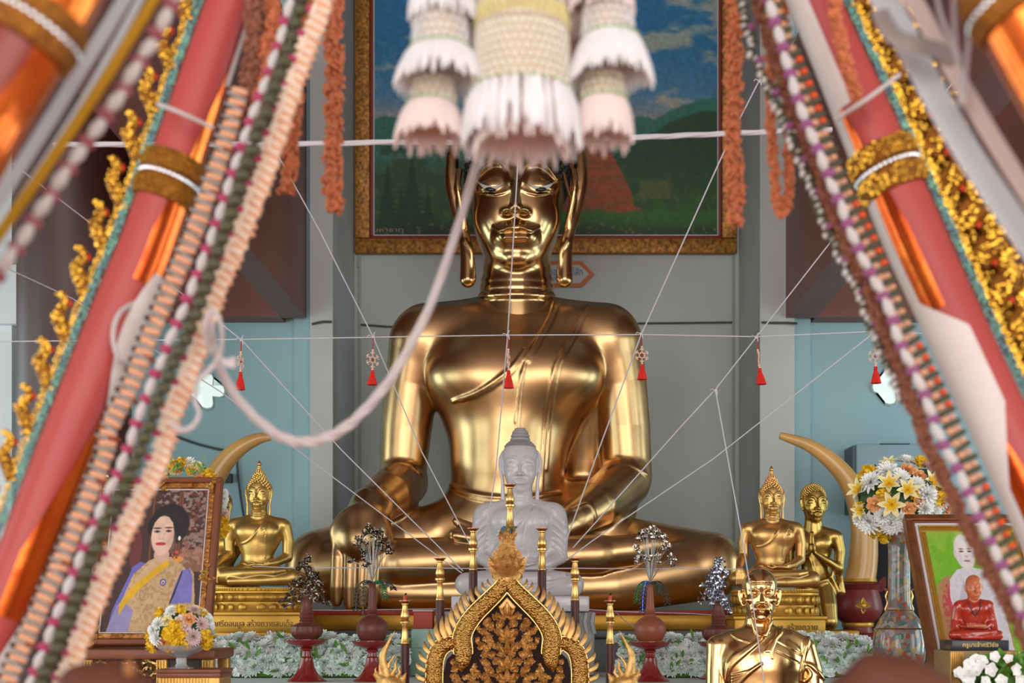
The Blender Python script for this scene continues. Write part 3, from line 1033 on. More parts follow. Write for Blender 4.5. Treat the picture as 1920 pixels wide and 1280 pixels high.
def surf(S, T, pts, off=0.0, far=700):
    """drop local (x, z) points onto the front of S along local +y"""
    P0 = np.array([T((p[0], -far, p[1])) for p in pts])
    d = T((0, 1, 0)) - T((0, 0, 0)); d = d / np.linalg.norm(d)
    t = np.zeros(len(P0))
    for _ in range(80):
        t += np.clip(S.ev(P0 + d*t[:, None]) * .8, -.3, .3)
    P = P0 + d*t[:, None]
    ok = np.abs(S.ev(P)) < .01
    return (P - d*off)[ok]

def seated(T, k, hand='earth', head=75, bald=False, robe='sash', headz=None, long_ears=True, hyaw=0, hpitch=0.0, thin=False):
    S = SDF()
    P = lambda x, y, z: T((x, y, z))
    hw = .88 if thin else 1.0
    S.ball(P(0, 5, 345), (165*k*hw, 88*k, 118*k))
    S.cap(P(-168*hw, 8, 432), P(168*hw, 8, 432), 46*k, k=40*k)
    S.path([P(0, 25, 490), P(-90, 18, 468), P(-170*hw, 8, 440)], [38*k, 34*k, 40*k], k=30*k)
    S.path([P(0, 25, 490), P(90, 18, 468), P(170*hw, 8, 440)], [38*k, 34*k, 40*k], k=30*k)
    S.ball(P(-6, 5, 235), (112*k*hw, 78*k, 120*k), k=60*k)
    for q in (-1, 1): S.ball(P(q*72, -50, 385), (78*k, 42*k, 56*k), k=45*k)
    S.ball(P(0, 10, 110), (170*k, 95*k, 80*k), k=60*k)
    S.cap(P(0, 30, 440), P(0, 18, 560), 54*k, 50*k, k=14*k)
    # legs
    S.path([P(-90, -10, 75), P(-270, -120, 62)], [72*k, 58*k], k=30*k)
    S.path([P(90, -10, 75), P(270, -120, 62)], [72*k, 58*k], k=30*k)
    S.path([P(268, -125, 50), P(60, -205, 32), P(-150, -205, 28)], [52*k, 38*k, 28*k], k=14*k)
    S.path([P(-268, -128, 62), P(-60, -200, 82), P(150, -190, 92), P(215, -165, 104)], [54*k, 42*k, 30*k, 22*k], k=10*k)
    S.ball(P(0, -110, 40), (250*k, 110*k, 50*k), k=30*k)
    # arms
    S.path([P(-190*hw, 8, 425), P(-212*hw, 12, 330), P(-208*hw, 15, 225)], [46*k, 40*k, 36*k], k=16*k)
    S.path([P(190*hw, 8, 425), P(212*hw, 12, 330), P(208*hw, 15, 210)], [46*k, 40*k, 36*k], k=16*k)
    S.path([P(206*hw, 12, 205), P(140, -80, 165), P(85, -135, 150)], [36*k, 30*k, 22*k], k=14*k)
    def fingers(bx, by, bz, dx, dz, sgn):
        for i in range(4):
            S.path([P(bx, by + 13*i - 20, bz), P(bx + dx*.5, by + 13*i - 22, bz - 3), P(bx + dx*(1 - .06*abs(i-1.3)), by + 13*i - 20, bz + dz)], [9.5*k, 8.5*k, 6.5*k], k=5*k)
    S.ball(P(45, -140, 142), (58*k, 34*k, 16*k), k=14*k)
    fingers(15, -148, 142, -85, 6, 1)
    S.path([P(40, -115, 150), P(-5, -112, 160), P(-30, -118, 170)], [12*k, 9*k, 7*k], k=8*k)
    if hand == 'earth':
        S.path([P(-208*hw, 15, 222), P(-245, -80, 185), P(-268, -158, 140)], [37*k, 33*k, 24*k], k=14*k)
        S.ball(P(-268, -178, 112), (32*k, 18*k, 36*k), k=14*k)
        for i in range(4):
            x = -292 + 16*i
            S.path([P(x + 3, -185, 100), P(x, -190, 60), P(x, -186, 22 - 4*abs(i-1.5))], [9*k, 8.5*k, 6.5*k], k=5*k)
        S.path([P(-240, -178, 118), P(-232, -186, 88), P(-234, -190, 62)], [10*k, 8*k, 6*k], k=8*k)
    else:
        S.path([P(-206*hw, 12, 205), P(-140, -90, 165), P(-85, -150, 158)], [36*k, 30*k, 22*k], k=14*k)
        S.ball(P(-30, -160, 160), (62*k, 30*k, 16*k), k=14*k)
        fingers(0, -168, 160, 80, 4, -1)
        S.path([P(-20, -130, 170), P(0, -132, 182), P(8, -136, 186)], [11*k, 9*k, 7*k], k=8*k)
    body0 = SDF(); body0.ops = list(S.ops)
    def ridge(pts, r, kk=6, sub=False, n=9, sink=.2):
        Q = surf(body0, T, spline(pts, n), 0)
        if len(Q) > 2: S.path(list(Q), r*k, k=kk*k, sub=sub)
    if robe == 'sash':
        ridge([(70, 478), (45, 440), (10, 385), (-30, 335), (-80, 305), (-120, 298)], 5)
        ridge([(120, 470), (95, 430), (80, 380), (70, 300), (62, 200)], 4)
        ridge([(-105, 165), (-50, 152), (0, 148), (60, 152), (105, 165)], 6)
        ridge([(-160, 30), (-155, 80), (-150, 110)], 5) if hand != 'earth' else None
    elif robe == 'full':
        for q in (-1, 1): S.ball(P(q*140, 34, 290), (84*k, 52*k, 165*k), k=30*k); S.ball(P(q*175, 20, 395), (62*k, 60*k, 80*k), k=30*k)
        body0.ops = list(S.ops)
        # close pleats over both shoulders, chest and lap
        for i in range(7):
            f = i / 6
            ridge([(58 - 40*f, 470 - 20*f), (20 - 80*f, 400 - 40*f), (-30 - 80*f, 350 - 70*f), (-110 - 50*f, 330 - 110*f)], 4.2, 5)
        for i in range(6):
            f = i / 5
            ridge([(75 + 60*f, 478 - 10*f), (72 + 55*f, 400), (60 + 60*f, 300), (45 + 40*f, 200)], 4.2, 5)
        for q in (-1, 1):
            for i in range(6):
                z = 430 - 38*i
                ridge([(q*170, z + 20), (q*205, z - 8), (q*232, z - 40)], 3.6, 5)
        for i in range(4):
            ridge([(-240 + 20*i, 110 - 14*i), (-80, 72 - 16*i), (100, 74 - 16*i), (250 - 20*i, 100 - 14*i)], 4, 5)
        ridge([(70, 470), (40, 400), (20, 330), (12, 250)], 5, 5, True)
    # head
    hz = headz if headz else 655
    s = head * k
    cx, cy, cz = T((0, 10, hz))
    base_yaw = math.atan2((T((1, 0, 0)) - T((0, 0, 0)))[1], (T((1, 0, 0)) - T((0, 0, 0)))[0])
    HT_ = headT(cx, cy, cz, s, pitch=hpitch, yaw=base_yaw + hyaw)
    head_ops(S, HT_, s, long_ears=long_ears, neck=True)
    if not thin:
        for dz in (0, 1, 2):
            pts = [T((math.cos(t)*56, 20 + math.sin(t)*54, 498 + 16*dz)) for t in np.linspace(0, 2*PI, 21)]
            S.path(pts, 4.5*k, k=5*k)
    S.box(T((0, -100, -60)), (500*k, 500*k, 60*k), sub=True)
    return S, HT_, s

def curls(HT_, s, m, parent, flame=True, n=230, knob=.105, ush=True, low=-.35):
    mb = MB()
    C = np.array((0, .3, .58)); Rr = np.array((1.04, 1.1, 1.12))
    for i in range(n):
        z = 1 - 2*(i + .5)/n; a = i*2.39996
        d = np.array((math.sqrt(1-z*z)*math.cos(a), math.sqrt(1-z*z)*math.sin(a), z))
        p = C + d*Rr
        q = (p - np.array((0, -.66, .0))) / np.array((.97, .92, 1.02))
        if q @ q < 1 or p[2] < low + .35*(p[1] < .1): continue
        mb.ball(HT_(p), knob*s*1.15, n=6, m=4)
    if ush:
        C2 = np.array((0, .35, 1.55)); R2 = np.array((.62, .62, .62))
        mb.ball(HT_(C2), tuple(R2*s), 14, 9)
        for i in range(70):
            z = 1 - 1.3*(i + .5)/70; a = i*2.39996
            d = np.array((math.sqrt(max(0, 1-z*z))*math.cos(a), math.sqrt(max(0, 1-z*z))*math.sin(a), z))
            mb.ball(HT_(C2 + d*R2), knob*s*1.05, n=6, m=4)
        # cone of curls
        for L in range(5):
            r = .42 - .075*L; zz = 2.0 + .13*L
            nn = max(5, int(2*PI*r/.2))
            for j in range(nn):
                a = 2*PI*(j + .5*(L % 2))/nn
                mb.ball(HT_((r*math.cos(a), .35 + r*math.sin(a), zz)), knob*s*1.05, n=6, m=4)
        mb.lathe([(.42*s, 0), (.34*s, .3*s), (.22*s, .5*s), (.1*s, .66*s)], HT_((0, .35, 1.95)), 12)
    o = mb.build('hair_curls', m, parent)
    if flame:
        f = MB()
        f.lathe([(.02*s, 0), (.2*s, .03*s), (.2*s, .12*s), (.13*s, .17*s), (.21*s, .25*s), (.23*s, .36*s), (.17*s, .5*s), (.07*s, .62*s), (.02*s, .72*s)], HT_((0, .35, 2.58)), 14)
        f.build('finial', m, parent)
    return o

def oval_ring(mb, c, prof, ax, ay, n=64, pet=None):
    """stack of oval rings: prof = (scale, z); ax, ay half axes (metres)"""
    vs, fs = [], []
    for (sc, z) in prof:
        for i in range(n):
            a = 2*PI*i/n
            e = .72
            x = abs(math.cos(a))**e*math.copysign(1, math.cos(a)); y = abs(math.sin(a))**e*math.copysign(1, math.sin(a))
            vs.append((c[0] + x*ax*sc, c[1] + y*ay*sc, c[2] + z))
    m = len(prof)
    for i in range(m-1):
        for j in range(n):
            j2 = (j+1) % n
            fs.append((i*n+j, i*n+j2, (i+1)*n+j2, (i+1)*n+j))
    fs.append(tuple(range(n-1, -1, -1))); fs.append(tuple((m-1)*n+j for j in range(n)))
    return mb.add(vs, fs)

def lotus_seat(root, cx, cy, z0, z1, zm, zt, ax, ay, m, text=None, tw=.7, yaw=0, plx=None):
    """plinth z0-z1, lower petals z1-zm, upper petals and beaded rim up to zt"""
    px_ = plx or ax*1.02
    mb = MB()
    mb.bbox((cx-px_, cy-ay*1.04, z0), (cx+px_, cy+ay*1.04, z0 + (z1-z0)*.2), .008)
    mb.bbox((cx-px_*.97, cy-ay*1.0, z0 + (z1-z0)*.2), (cx+px_*.97, cy+ay*1.0, z0 + (z1-z0)*.86), .006)
    mb.bbox((cx-px_, cy-ay*1.04, z0 + (z1-z0)*.86), (cx+px_, cy+ay*1.04, z1), .006)
    pl = mb.build('plinth', m, root)
    if text:
        text_mesh('inscription', text, tw*px_*2, (z1-z0)*.36, (cx, cy-ay*1.0-.003, z0+(z1-z0)*.53), mat('inscription_brown', srgb(112, 78, 34), rough=.6), pl)
    H = zt - z1
    mb = MB()
    oval_ring(mb, (cx, cy, z1), [(.95, 0), (.97, .04*H), (.9, .2*H), (.86, .36*H), (.86, .40*H), (.93, .48*H), (.97, .58*H), (.95, .70*H), (.9, .76*H)], ax, ay)
    mb.build('lotus_core', m, root)
    lo, hi = MB(), MB()
    n = 26
    for i in range(n):
        a = 2*PI*i/n; e = .72
        x = abs(math.cos(a))**e*math.copysign(1, math.cos(a)); y = abs(math.sin(a))**e*math.copysign(1, math.sin(a))
        d = Matrix.Rotation(math.atan2(y*ay, x*ax), 3, 'Z')
        w = 2*PI*(ax+ay)/2/n*.52
        lo.ball((cx+x*ax*.93, cy+y*ay*.93, z1+.19*H), (w*.35, w, .17*H), 8, 7, d)
        hi.ball((cx+x*ax*.95, cy+y*ay*.95, z1+.6*H), (w*.36, w*1.02, .16*H), 8, 7, d)
    lo.build('lower_petals', m, root); hi.build('upper_petals', m, root)
    mb = MB()
    oval_ring(mb, (cx, cy, z1 + .76*H), [(.93, 0), (.96, .02*H), (.96, .1*H), (.92, .13*H), (.92, .2*H), (.94, .21*H), (.94, .24*H)], ax, ay)
    for i in range(90):
        a = 2*PI*i/90; e = .72
        x = abs(math.cos(a))**e*math.copysign(1, math.cos(a)); y = abs(math.sin(a))**e*math.copysign(1, math.sin(a))
        mb.ball((cx+x*ax*.93, cy+y*ay*.93, z1+.93*H), .045*H, 6, 4)
    mb.build('beaded_rim', m, root)

# ---- platform step that carries them
M_step = mat('step_lacquer', srgb(112, 54, 46), rough=.45, var=.1, scale=4)
zs = W(0, 1196, 10.8)[2]
def step_table(name, xa, xb, ya, yb, zt, m, label, cat):
    r = thing(name, ((xa+xb)/2, (ya+yb)/2, 0), label, cat)
    MB().bbox((xa, ya, zt-.05), (xb, yb, zt), .006).build('top', m, r)
    MB().bbox((xa+.03, ya+.03, 0), (xb-.03, yb-.03, zt-.0505), .01).build('body', m, r)
    return r
zsl = W(0, 1194, 10.78)[2]
step_table('altar_step', W(250, 0, 10.8)[0], W(576, 0, 10.8)[0], 10.55, 12.2 if False else 11.12, zsl, M_step, 'dark red-brown altar step under the left golden statue behind the white flowers', 'altar step')

# ---- left gold Buddha
def gold_buddha(px, py, Y, upx, m, label, hidden=False, text=None, yaw=0, plx=None, zp=None, robe_mark=True):
    T, k, c = place(px, py, Y, upx, yaw)
    zt_ = c[2]
    S, HT_, s = seated(T, k)
    root = thing('small_buddha', (c[0], c[1], zp), label, 'statue')
    S.build('body', m, max(.0055, 3.2*k), root)
    curls(HT_, s, m, root)
    return root, T, k, S

zt = W(0, 1102, 10.83)[2]; z1 = W(0, 1147, 10.62)[2]
r, T, k, S = gold_buddha(484, 1098, 10.9, .262, M_goldsat, 'golden seated Buddha with pointed curls on a lotus pedestal, right of the portrait', zp=zsl)
cL = W(484, 0, 10.85)
lotus_seat(r, cL[0], 10.84, zsl, z1, None, zt, U(92, 10.85), .25, M_goldped, 'วัดศรีดอนมูล สร้างถวายสมเด็จ', .82)
# small brooch mark on the chest
Q = surf(S, T, [(46, 392), (60, 405), (72, 392), (60, 375), (52, 360), (66, 366)], .004)
mb = MB()
for q in Q: mb.ball(q, 7*k, 6, 4)
mb.build('chest_ornament', M_goldpale, r)

# ---- its half hidden twin behind the portrait
T, k, c = place(408, 1120, 11.6, .262)
rt = thing('small_buddha', (c[0], c[1], 0), 'dull gold Buddha half hidden between the portrait frame and the left golden statue', 'statue')
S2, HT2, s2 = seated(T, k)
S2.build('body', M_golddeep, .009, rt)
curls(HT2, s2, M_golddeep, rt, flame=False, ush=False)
MB().bbox((c[0]-.45, 11.32, 0), (c[0]+.42, 11.9, c[2]), .02).build('plinth', M_goldped, rt)

# ---- right gold Buddha
zsr = W(0, 1199, 10.75)[2]
step_table('altar_step', W(1352, 0, 10.8)[0], W(1648, 0, 10.8)[0], 10.5, 11.12, zsr, M_step, 'dark red-brown altar step under the right golden statue and kneeling disciple', 'altar step')
zt = W(0, 1105, 10.82)[2]; z1 = W(0, 1155, 10.6)[2]
r, T, k, S = gold_buddha(1448, 1101, 10.85, .254, M_goldwarm, 'warm golden seated Buddha beside the kneeling disciple, right of the big statue', zp=zsr, yaw=.0)
cR = W(1452, 0, 10.84)
lotus_seat(r, cR[0], 10.82, zsr, z1, None, zt, U(84, 10.84), .25, M_goldped, 'วัดศรีดอนมูล สร้างถวาย', .8)
Q = surf(S, T, [(96, 412), (108, 424), (120, 412), (108, 396), (100, 382), (114, 386)], .004)
mb = MB()
for q in Q: mb.ball(q, 7*k, 6, 4)
mb.build('chest_ornament', M_goldpale, r)

# ---- kneeling disciple with joined palms
def disciple():
    T, k, c = place(1527, 1181, 11.32, .2735, yaw=-.32)
    S = SDF()
    P = lambda x, y, z: T((x, y, z))
    # local: 1 unit = 1/3.657 px, z from base
    S.ball(P(0, 0, 555), (125*k, 75*k, 110*k))
    S.cap(P(-125, 0, 640), P(125, 0, 640), 44*k, k=40*k)
    S.path([P(0, 10, 700), P(-80, 8, 672), P(-130, 0, 645)], [34*k, 32*k, 38*k], k=25*k)
    S.path([P(0, 10, 700), P(80, 8, 672), P(130, 0, 645)], [34*k, 32*k, 38*k], k=25*k)
    S.ball(P(8, 0, 440), (96*k, 68*k, 120*k), k=50*k)
    for q in (-1, 1): S.ball(P(q*58, -45, 590), (62*k, 34*k, 48*k), k=35*k)
    S.ball(P(10, 10, 330), (118*k, 85*k, 90*k), k=50*k)
    # thighs going forward-down, knees on the ground, shins back
    S.path([P(-45, 0, 300), P(-62, -70, 160), P(-70, -110, 62)], [78*k, 70*k, 58*k], k=30*k)
    S.path([P(60, 0, 300), P(92, -70, 160), P(110, -105, 62)], [78*k, 70*k, 58*k], k=30*k)
    S.path([P(-70, -90, 55), P(-60, 180, 48)], [55*k, 40*k], k=20*k)
    S.path([P(110, -90, 55), P(90, 180, 48)], [55*k, 40*k], k=20*k)
    # arms: elbows out, palms joined before the chest
    for q in (-1, 1):
        S.path([P(q*150, 0, 635), P(q*172, 0, 540), P(q*166, -25, 425)], [44*k, 38*k, 33*k], k=14*k)
        S.path([P(q*166, -25, 420), P(q*95, -85, 470), P(q*26, -125, 520)], [33*k, 27*k, 17*k], k=12*k)
        S.ball(P(q*13, -132, 555), (12*k, 24*k, 42*k), k=10*k)
        for i in range(4):
            S.path([P(q*9, -112 - 13*i, 585), P(q*8, -116 - 12*i, 625), P(q*6, -122 - 9*i, 668 - 7*abs(i-1.5))], [8.5*k, 8*k, 6*k], k=4*k)
        S.path([P(q*14, -105, 560), P(q*12, -98, 600), P(q*9, -102, 622)], [9*k, 8*k, 6*k], k=6*k)
    # robe over one shoulder: sheet hanging from the forearm, waist roll
    S.path([P(160, -20, 430), P(172, 10, 330), P(182, 20, 262)], [24*k, 24*k, 26*k], k=24*k)
    S.path([P(150, -40, 440), P(120, -60, 360), P(158, -20, 265)], [14*k, 14*k, 16*k], k=24*k)
    b0 = SDF(); b0.ops = list(S.ops)
    def ridge(pts, r, kk=6):
        Q = surf(b0, T, spline(pts, 8))
        if len(Q) > 2: S.path(list(Q), r*k, k=kk*k)
    ridge([(-96, 350), (-40, 325), (20, 322), (90, 345)], 9)
    ridge([(-94, 330), (-40, 305), (20, 300), (92, 325)], 7)
    ridge([(-60, 500), (-20, 480), (0, 400), (10, 330)], 4)
    ridge([(0, 470), (12, 400), (18, 320)], 4)
    s = 80*k
    cx, cy, cz = T((0, -8, 868))
    HT_ = headT(cx, cy, cz, s, yaw=.1)
    head_ops(S, HT_, s, long_ears=False, smile=1.6)
    S.cap(P(0, 0, 660), P(0, -2, 760), 52*k, 46*k, k=14*k)
    S.box(T((0, 0, -60)), (400*k, 400*k, 60*k), sub=True)
    root = thing('disciple_statue', (c[0], c[1], c[2]), 'golden kneeling disciple statue with palms pressed together behind the right golden Buddha', 'statue')
    S.build('body', M_golddeep, .0065, root)
    curls(HT_, s, M_golddeep, root, flame=False, n=520, ush=False, knob=.07, low=.25)
    yb, zb_ = 10.98, c[2]
    x0, x1 = W(1500, 0, 11.2)[0], W(1613, 0, 11.2)[0]
    MB().bbox((W(1468, 0, 11.3)[0], 11.13, 0), (W(1608, 0, 11.2)[0], 11.7, zb_), .012).build('plinth', M_yellowgold, root)
    return root
disciple()

# ---- white marble Buddha in front of the big statue
T, k, c = place(975, 1118, 10.5, .362)
rm = thing('marble_buddha', (c[0], c[1], 0), 'white marble seated Buddha in pleated robe with both hands in its lap, centre front', 'statue')
SM, HTM, sM = seated(T, k, hand='lap', head=84, robe='full', headz=672)
# hair cap and bun
SM.ball(HTM((0, .3, .66)), (sM*1.12, sM*1.14, sM*1.1), k=.005)
HTf = HTM
SM.build('body', M_marble, .0062, rm)
mb = MB()
for i in range(26):
    a = PI*(i/25.0)
    x = math.cos(a)
    pts = []
    for t in np.linspace(0, 1, 7):
        el = .55 + t*.75
        r_ = math.cos(el)
        pts.append(HTM((x*1.13*math.cos(el)*1.0, .3 - abs(math.sin(a))*1.15*math.cos(el), .66 + 1.11*math.sin(el))))
    mb.tube(pts, .05*sM, n=5)
for (r_, z_) in ((.62, 1.62), (.58, 1.84), (.5, 2.04), (.36, 2.2)):
    mb.lathe([(r_*sM*.86, 0), (r_*sM, .06*sM), (r_*sM, .14*sM), (r_*sM*.86, .24*sM), (.05*sM, .26*sM)], HTM((0, .35, z_)), 20)
mb.build('hair_bun', mat('marble_grey', srgb(158, 152, 154), rough=.35, sss=.1), rm)
zpl = W(0, 1146, 10.2)[2]
MB().bbox((W(846, 0, 10.2)[0], 10.18, zpl), (W(1105, 0, 10.2)[0], 10.85, c[2]), .012).build('slab', M_marble, rm)
# carved stone stand below
M_carved = mat('carved_stone', srgb(158, 158, 158), rough=.6, var=.12, scale=10)
xa, xb = W(700, 0, 10.2)[0], W(1150, 0, 10.2)[0]
zb_ = 1.12
mb = MB()
xa, xb = W(815, 0, 10.2)[0], W(1128, 0, 10.2)[0]
mb.bbox((xa, 10.22, zb_), (xb, 10.95, zpl - .0), .015)
st = thing('stone_stand', ((xa+xb)/2, 10.5, zb_), 'carved grey stone stand below the white marble Buddha behind the gilded candle stand', 'stand')
mb = MB().bbox((xa + .05, 10.26, zb_ + .001), (xb - .05, 10.95, zpl - .001), .02)
mb.build('block', M_carved, st)
mb = MB()
for i in range(22):
    x = xa + .06 + (xb - xa - .12)*i/21
    mb.tube([(x, 10.25, zpl - .01), (x - .012, 10.235, zpl - .08), (x + .005, 10.25, zpl - .17)], .018, n=6)
mb.build('carved_fringe', M_carved, st)
# pale green marble block and the small red box beside it
M_jade = mat('pale_green_marble', srgb(150, 182, 170), rough=.35, var=.08, scale=12, sss=.1)
xa, xb = W(770, 0, 10.3)[0], W(828, 0, 10.3)[0]
mb = MB().bbox((xa, 10.3, 1.118), (xb - .02, 10.62, W(0, 1178, 10.3)[2]), .02).bbox((xa - .01, 10.28, 1.118), (xb - .02, 10.64, W(0, 1214, 10.28)[2]), .02)
tag(mb.build('marble_block', M_jade), 'pale green marble block to the left of the carved stone stand', 'block')
xa, xb = W(776, 0, 10.4)[0], W(812, 0, 10.4)[0]
zz = W(0, 1178, 10.3)[2]
bx = thing('red_box', ((xa+xb)/2, 10.45, zz), 'small red box on the pale green marble block', 'box')
MB().bbox((xa, 10.36, zz + .001), (xb, 10.54, W(0, 1146, 10.36)[2]), .006).build('box_body', mat('box_red', srgb(176, 66, 48), rough=.5), bx)
MB().bbox((xa - .005, 10.35, W(0, 1146, 10.36)[2]), (xb + .005, 10.55, W(0, 1143, 10.36)[2]), .003).build('lid', mat('box_lid', srgb(196, 180, 170), rough=.5), bx)
# ================================================================ tusks
M_ivory = mat('aged_ivory', srgb(206, 158, 92), rough=.28, var=.12, scale=2.5, coat=.2)
M_redlac = mat('red_lacquer', srgb(140, 40, 34), rough=.22, coat=.5, var=.08, scale=8)
M_redlac2 = mat('dark_red_lacquer', srgb(120, 44, 40), rough=.35, var=.1, scale=8)
def tusk(name, pts, r0, r1, label, stand):
    P = spline([W(*p) for p in pts], 9)
    n = len(P)
    rr = []
    for i in range(n):
        t = i/(n-1)
        rr.append(r0*(1-t)**.75*.94 + r1 + .0 * t)
    base = P[0]
    root = thing('tusk', (base[0], base[1], 0), label, 'tusk')
    MB().tube(P, rr, n=20).build('ivory', M_ivory, root)
    if stand == 0.0: stand = base[2] - .62; MB().bbox((base[0]-.27, base[1]-.27, 0), (base[0]+.27, base[1]+.27, stand - .002), .012).build('pedestal', M_redlac2, root)
    if stand:
        zc = base[2]; Y = base[1]
        zb_ = stand
        H = zc - zb_ + .1
        w_ = U(42, Y)
        prof = [(w_*.98, 0), (w_*1.0, .05*H), (w_*.7, .1*H), (w_*.62, .2*H), (w_*.62, .26*H), (w_*.95, .36*H), (w_*1.12, .52*H), (w_*1.02, .72*H), (w_*.92, .86*H), (w_*1.08, .96*H), (w_*.9, 1.0*H)]
        st_ = MB().lathe(prof, (base[0]+U(2, Y), Y, zb_), 28).build('stand', M_redlac2, root)
        mb = MB().lathe([(w_*.66, 0), (w_*.7, .01), (w_*.7, .035), (w_*.66, .045)], (base[0]+U(2, Y), Y, zb_ + .2*H), 28)
        mb.lathe([(w_*.8, 0), (w_*.86, .012), (w_*.82, .04)], (base[0]+U(2, Y), Y, zb_ + .985*H), 28)
        mb.build('gold_ring', M_goldped, st_)
        # raised star flower on the bowl
        f = MB()
        cc = np.array((base[0]+U(2, Y), Y - w_*1.1, zb_ + .58*H))
        for i in range(8):
            a = 2*PI*i/8
            L = U(15, Y) if i % 2 == 0 else U(10, Y)
            tip = cc + np.array((math.cos(a)*L, .006, math.sin(a)*L))
            f.leaf(cc, tip, U(9, Y), (0, -1, 0), .3)
        f.ball(cc, (U(5, Y), .012, U(5, Y)), 8, 6)
        f.build('gold_flower', M_goldped, st_)
        f = MB()
        for q in (-1, 1):
            x = base[0]+U(2, Y) + q*w_*1.0
            f.tube(spline([(x, Y, zb_+.9*H), (x + q*.03, Y, zb_+1.0*H), (x + q*.045, Y, zb_ + 1.1*H)], 5), [.03]*10 + [.004], n=8) if False else f.leaf((x, Y, zb_+.84*H), (x + q*.04, Y, zb_+1.1*H), .07, (0, -1, 0), .3)
        f.build('rim_petals', M_redlac2, st_)
    return root
zs_ = W(0, 1196, 12.1)[2]
rt = tusk('tusk', [(1606, 1112, 12.1), (1617, 1060, 12.1), (1620, 1000, 12.1), (1612, 950, 12.1), (1590, 900, 12.1), (1556, 862, 12.1), (1515, 834, 12.1), (1462, 816, 12.1)], U(26, 12.1), U(6, 12.1),
     'curved ivory tusk rising from a red lacquer stand behind the kneeling disciple', zs_)
ped = MB().bbox((W(1566, 0, 12.1)[0], 11.84, 0), (W(1648, 0, 12.1)[0], 12.38, zs_), .01)
x_ = ped.build('pedestal_block', M_redlac2)
tag(x_, 'dark red block with a pale inscription under the stand of the right tusk', 'pedestal')
text_mesh('inscription', 'ถวายวัด', U(40, 11.8), U(9, 11.8), W(1626, 1203, 11.836), mat('pale_letter', srgb(196, 176, 160), rough=.6), x_)
rt = tusk('tusk', [(372, 1010, 12.55), (376, 960, 12.55), (392, 915, 12.55), (420, 868, 12.55), (452, 838, 12.55), (485, 822, 12.55), (508, 820, 12.55)], U(24, 12.55), U(5, 12.55),
     'curved ivory tusk arching up behind the framed portrait', 0.0)
x0_, x1_ = W(330, 0, 11.55)[0], W(372, 0, 11.55)[0]
zz_ = W(0, 1120, 11.5)[2]
p0 = W(374, 0, 11.55)[0]
# ================================================================ dark upright speaker and pale cabinet on the right
M_dark = mat('black_cloth', srgb(46, 52, 58), rough=.7)
M_cab = mat('pale_blue_cabinet', srgb(142, 172, 182), rough=.45)
ys_ = 12.5
sp = thing('tall_speaker', W(1690, 1170, ys_), 'tall black speaker column standing on the step behind the flower vase', 'speaker')
xa, xb = W(1636, 0, ys_)[0], W(1742, 0, ys_)[0]
MB().bbox((xa, ys_, 0), (xb, ys_ + .4, W(0, 878, ys_)[2]), .015).build('cabinet', M_dark, sp)
MB().bbox((xa + .03, ys_ - .012, .2), (xb - .03, ys_ - .001, W(0, 884, ys_)[2]), .004).build('grille', mat('grille_cloth', srgb(40, 44, 50), rough=.9, bump=.4, bscale=200), sp)
cb = thing('wall_cabinet', W(1680, 900, 13.2), 'pale blue wall cabinet with a dark slot above the round flower bouquet', 'cabinet')
xa, xb = W(1606, 0, 13.3)[0], W(1780, 0, 13.3)[0]
za_, zb2 = W(0, 960, 13.3)[2], W(0, 832, 13.3)[2]
MB().bbox((xa, 13.3, za_), (xb, YF + .215, zb2), .012).build('cabinet_body', M_cab, cb)
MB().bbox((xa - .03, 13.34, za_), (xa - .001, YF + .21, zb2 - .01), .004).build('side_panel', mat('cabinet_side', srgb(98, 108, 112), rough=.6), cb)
MB().bbox((W(1650, 0, 13.3)[0], 13.296, zb2 - .006), (W(1706, 0, 13.3)[0], 13.33, zb2 + .006), .002).build('slot', M_dark, cb)
# ================================================================ altar table with white cloth
M_cloth = mat('white_cloth', srgb(206, 214, 210), rough=.85, var=.03, scale=6, bump=.05, bscale=60)
zt_tab = 1.117
at = thing('altar_table', (0, 9.8, 0), 'long altar table under a white cloth carrying the white flowers and red trays', 'table')
xa, xb = W(350, 0, 9.6)[0], W(1660, 0, 9.6)[0]
MB().bbox((xa, 9.2, zt_tab - .03), (xb, 10.485, zt_tab), .008).bbox((W(600, 0, 10.5)[0], 10.3, zt_tab - .03), (W(1330, 0, 10.5)[0], 11.1, zt_tab - .0005), .008).build('tabletop', M_cloth, at)
mb = MB()
n = 240
top = [(xa + (xb-xa)*i/n, 9.2 - .012 - .012*math.sin(i*.9), zt_tab - .005) for i in range(n+1)]
bot = [(x, 9.2 - .02 - .03*math.sin(i*.9), .25) for i, (x, y, z) in enumerate(top)]
mb.add(top + bot, [(i, n+1+i, n+2+i, i+1) for i in range(n)])
mb.build('cloth_front', M_cloth, at)
mb = MB()
for x in (xa + .08, xb - .08):
    for y in (9.3, 10.4):
        MB().bbox((x-.04, y-.04, 0), (x+.04, y+.04, zt_tab-.031), .006).build('leg', M_wood, at)

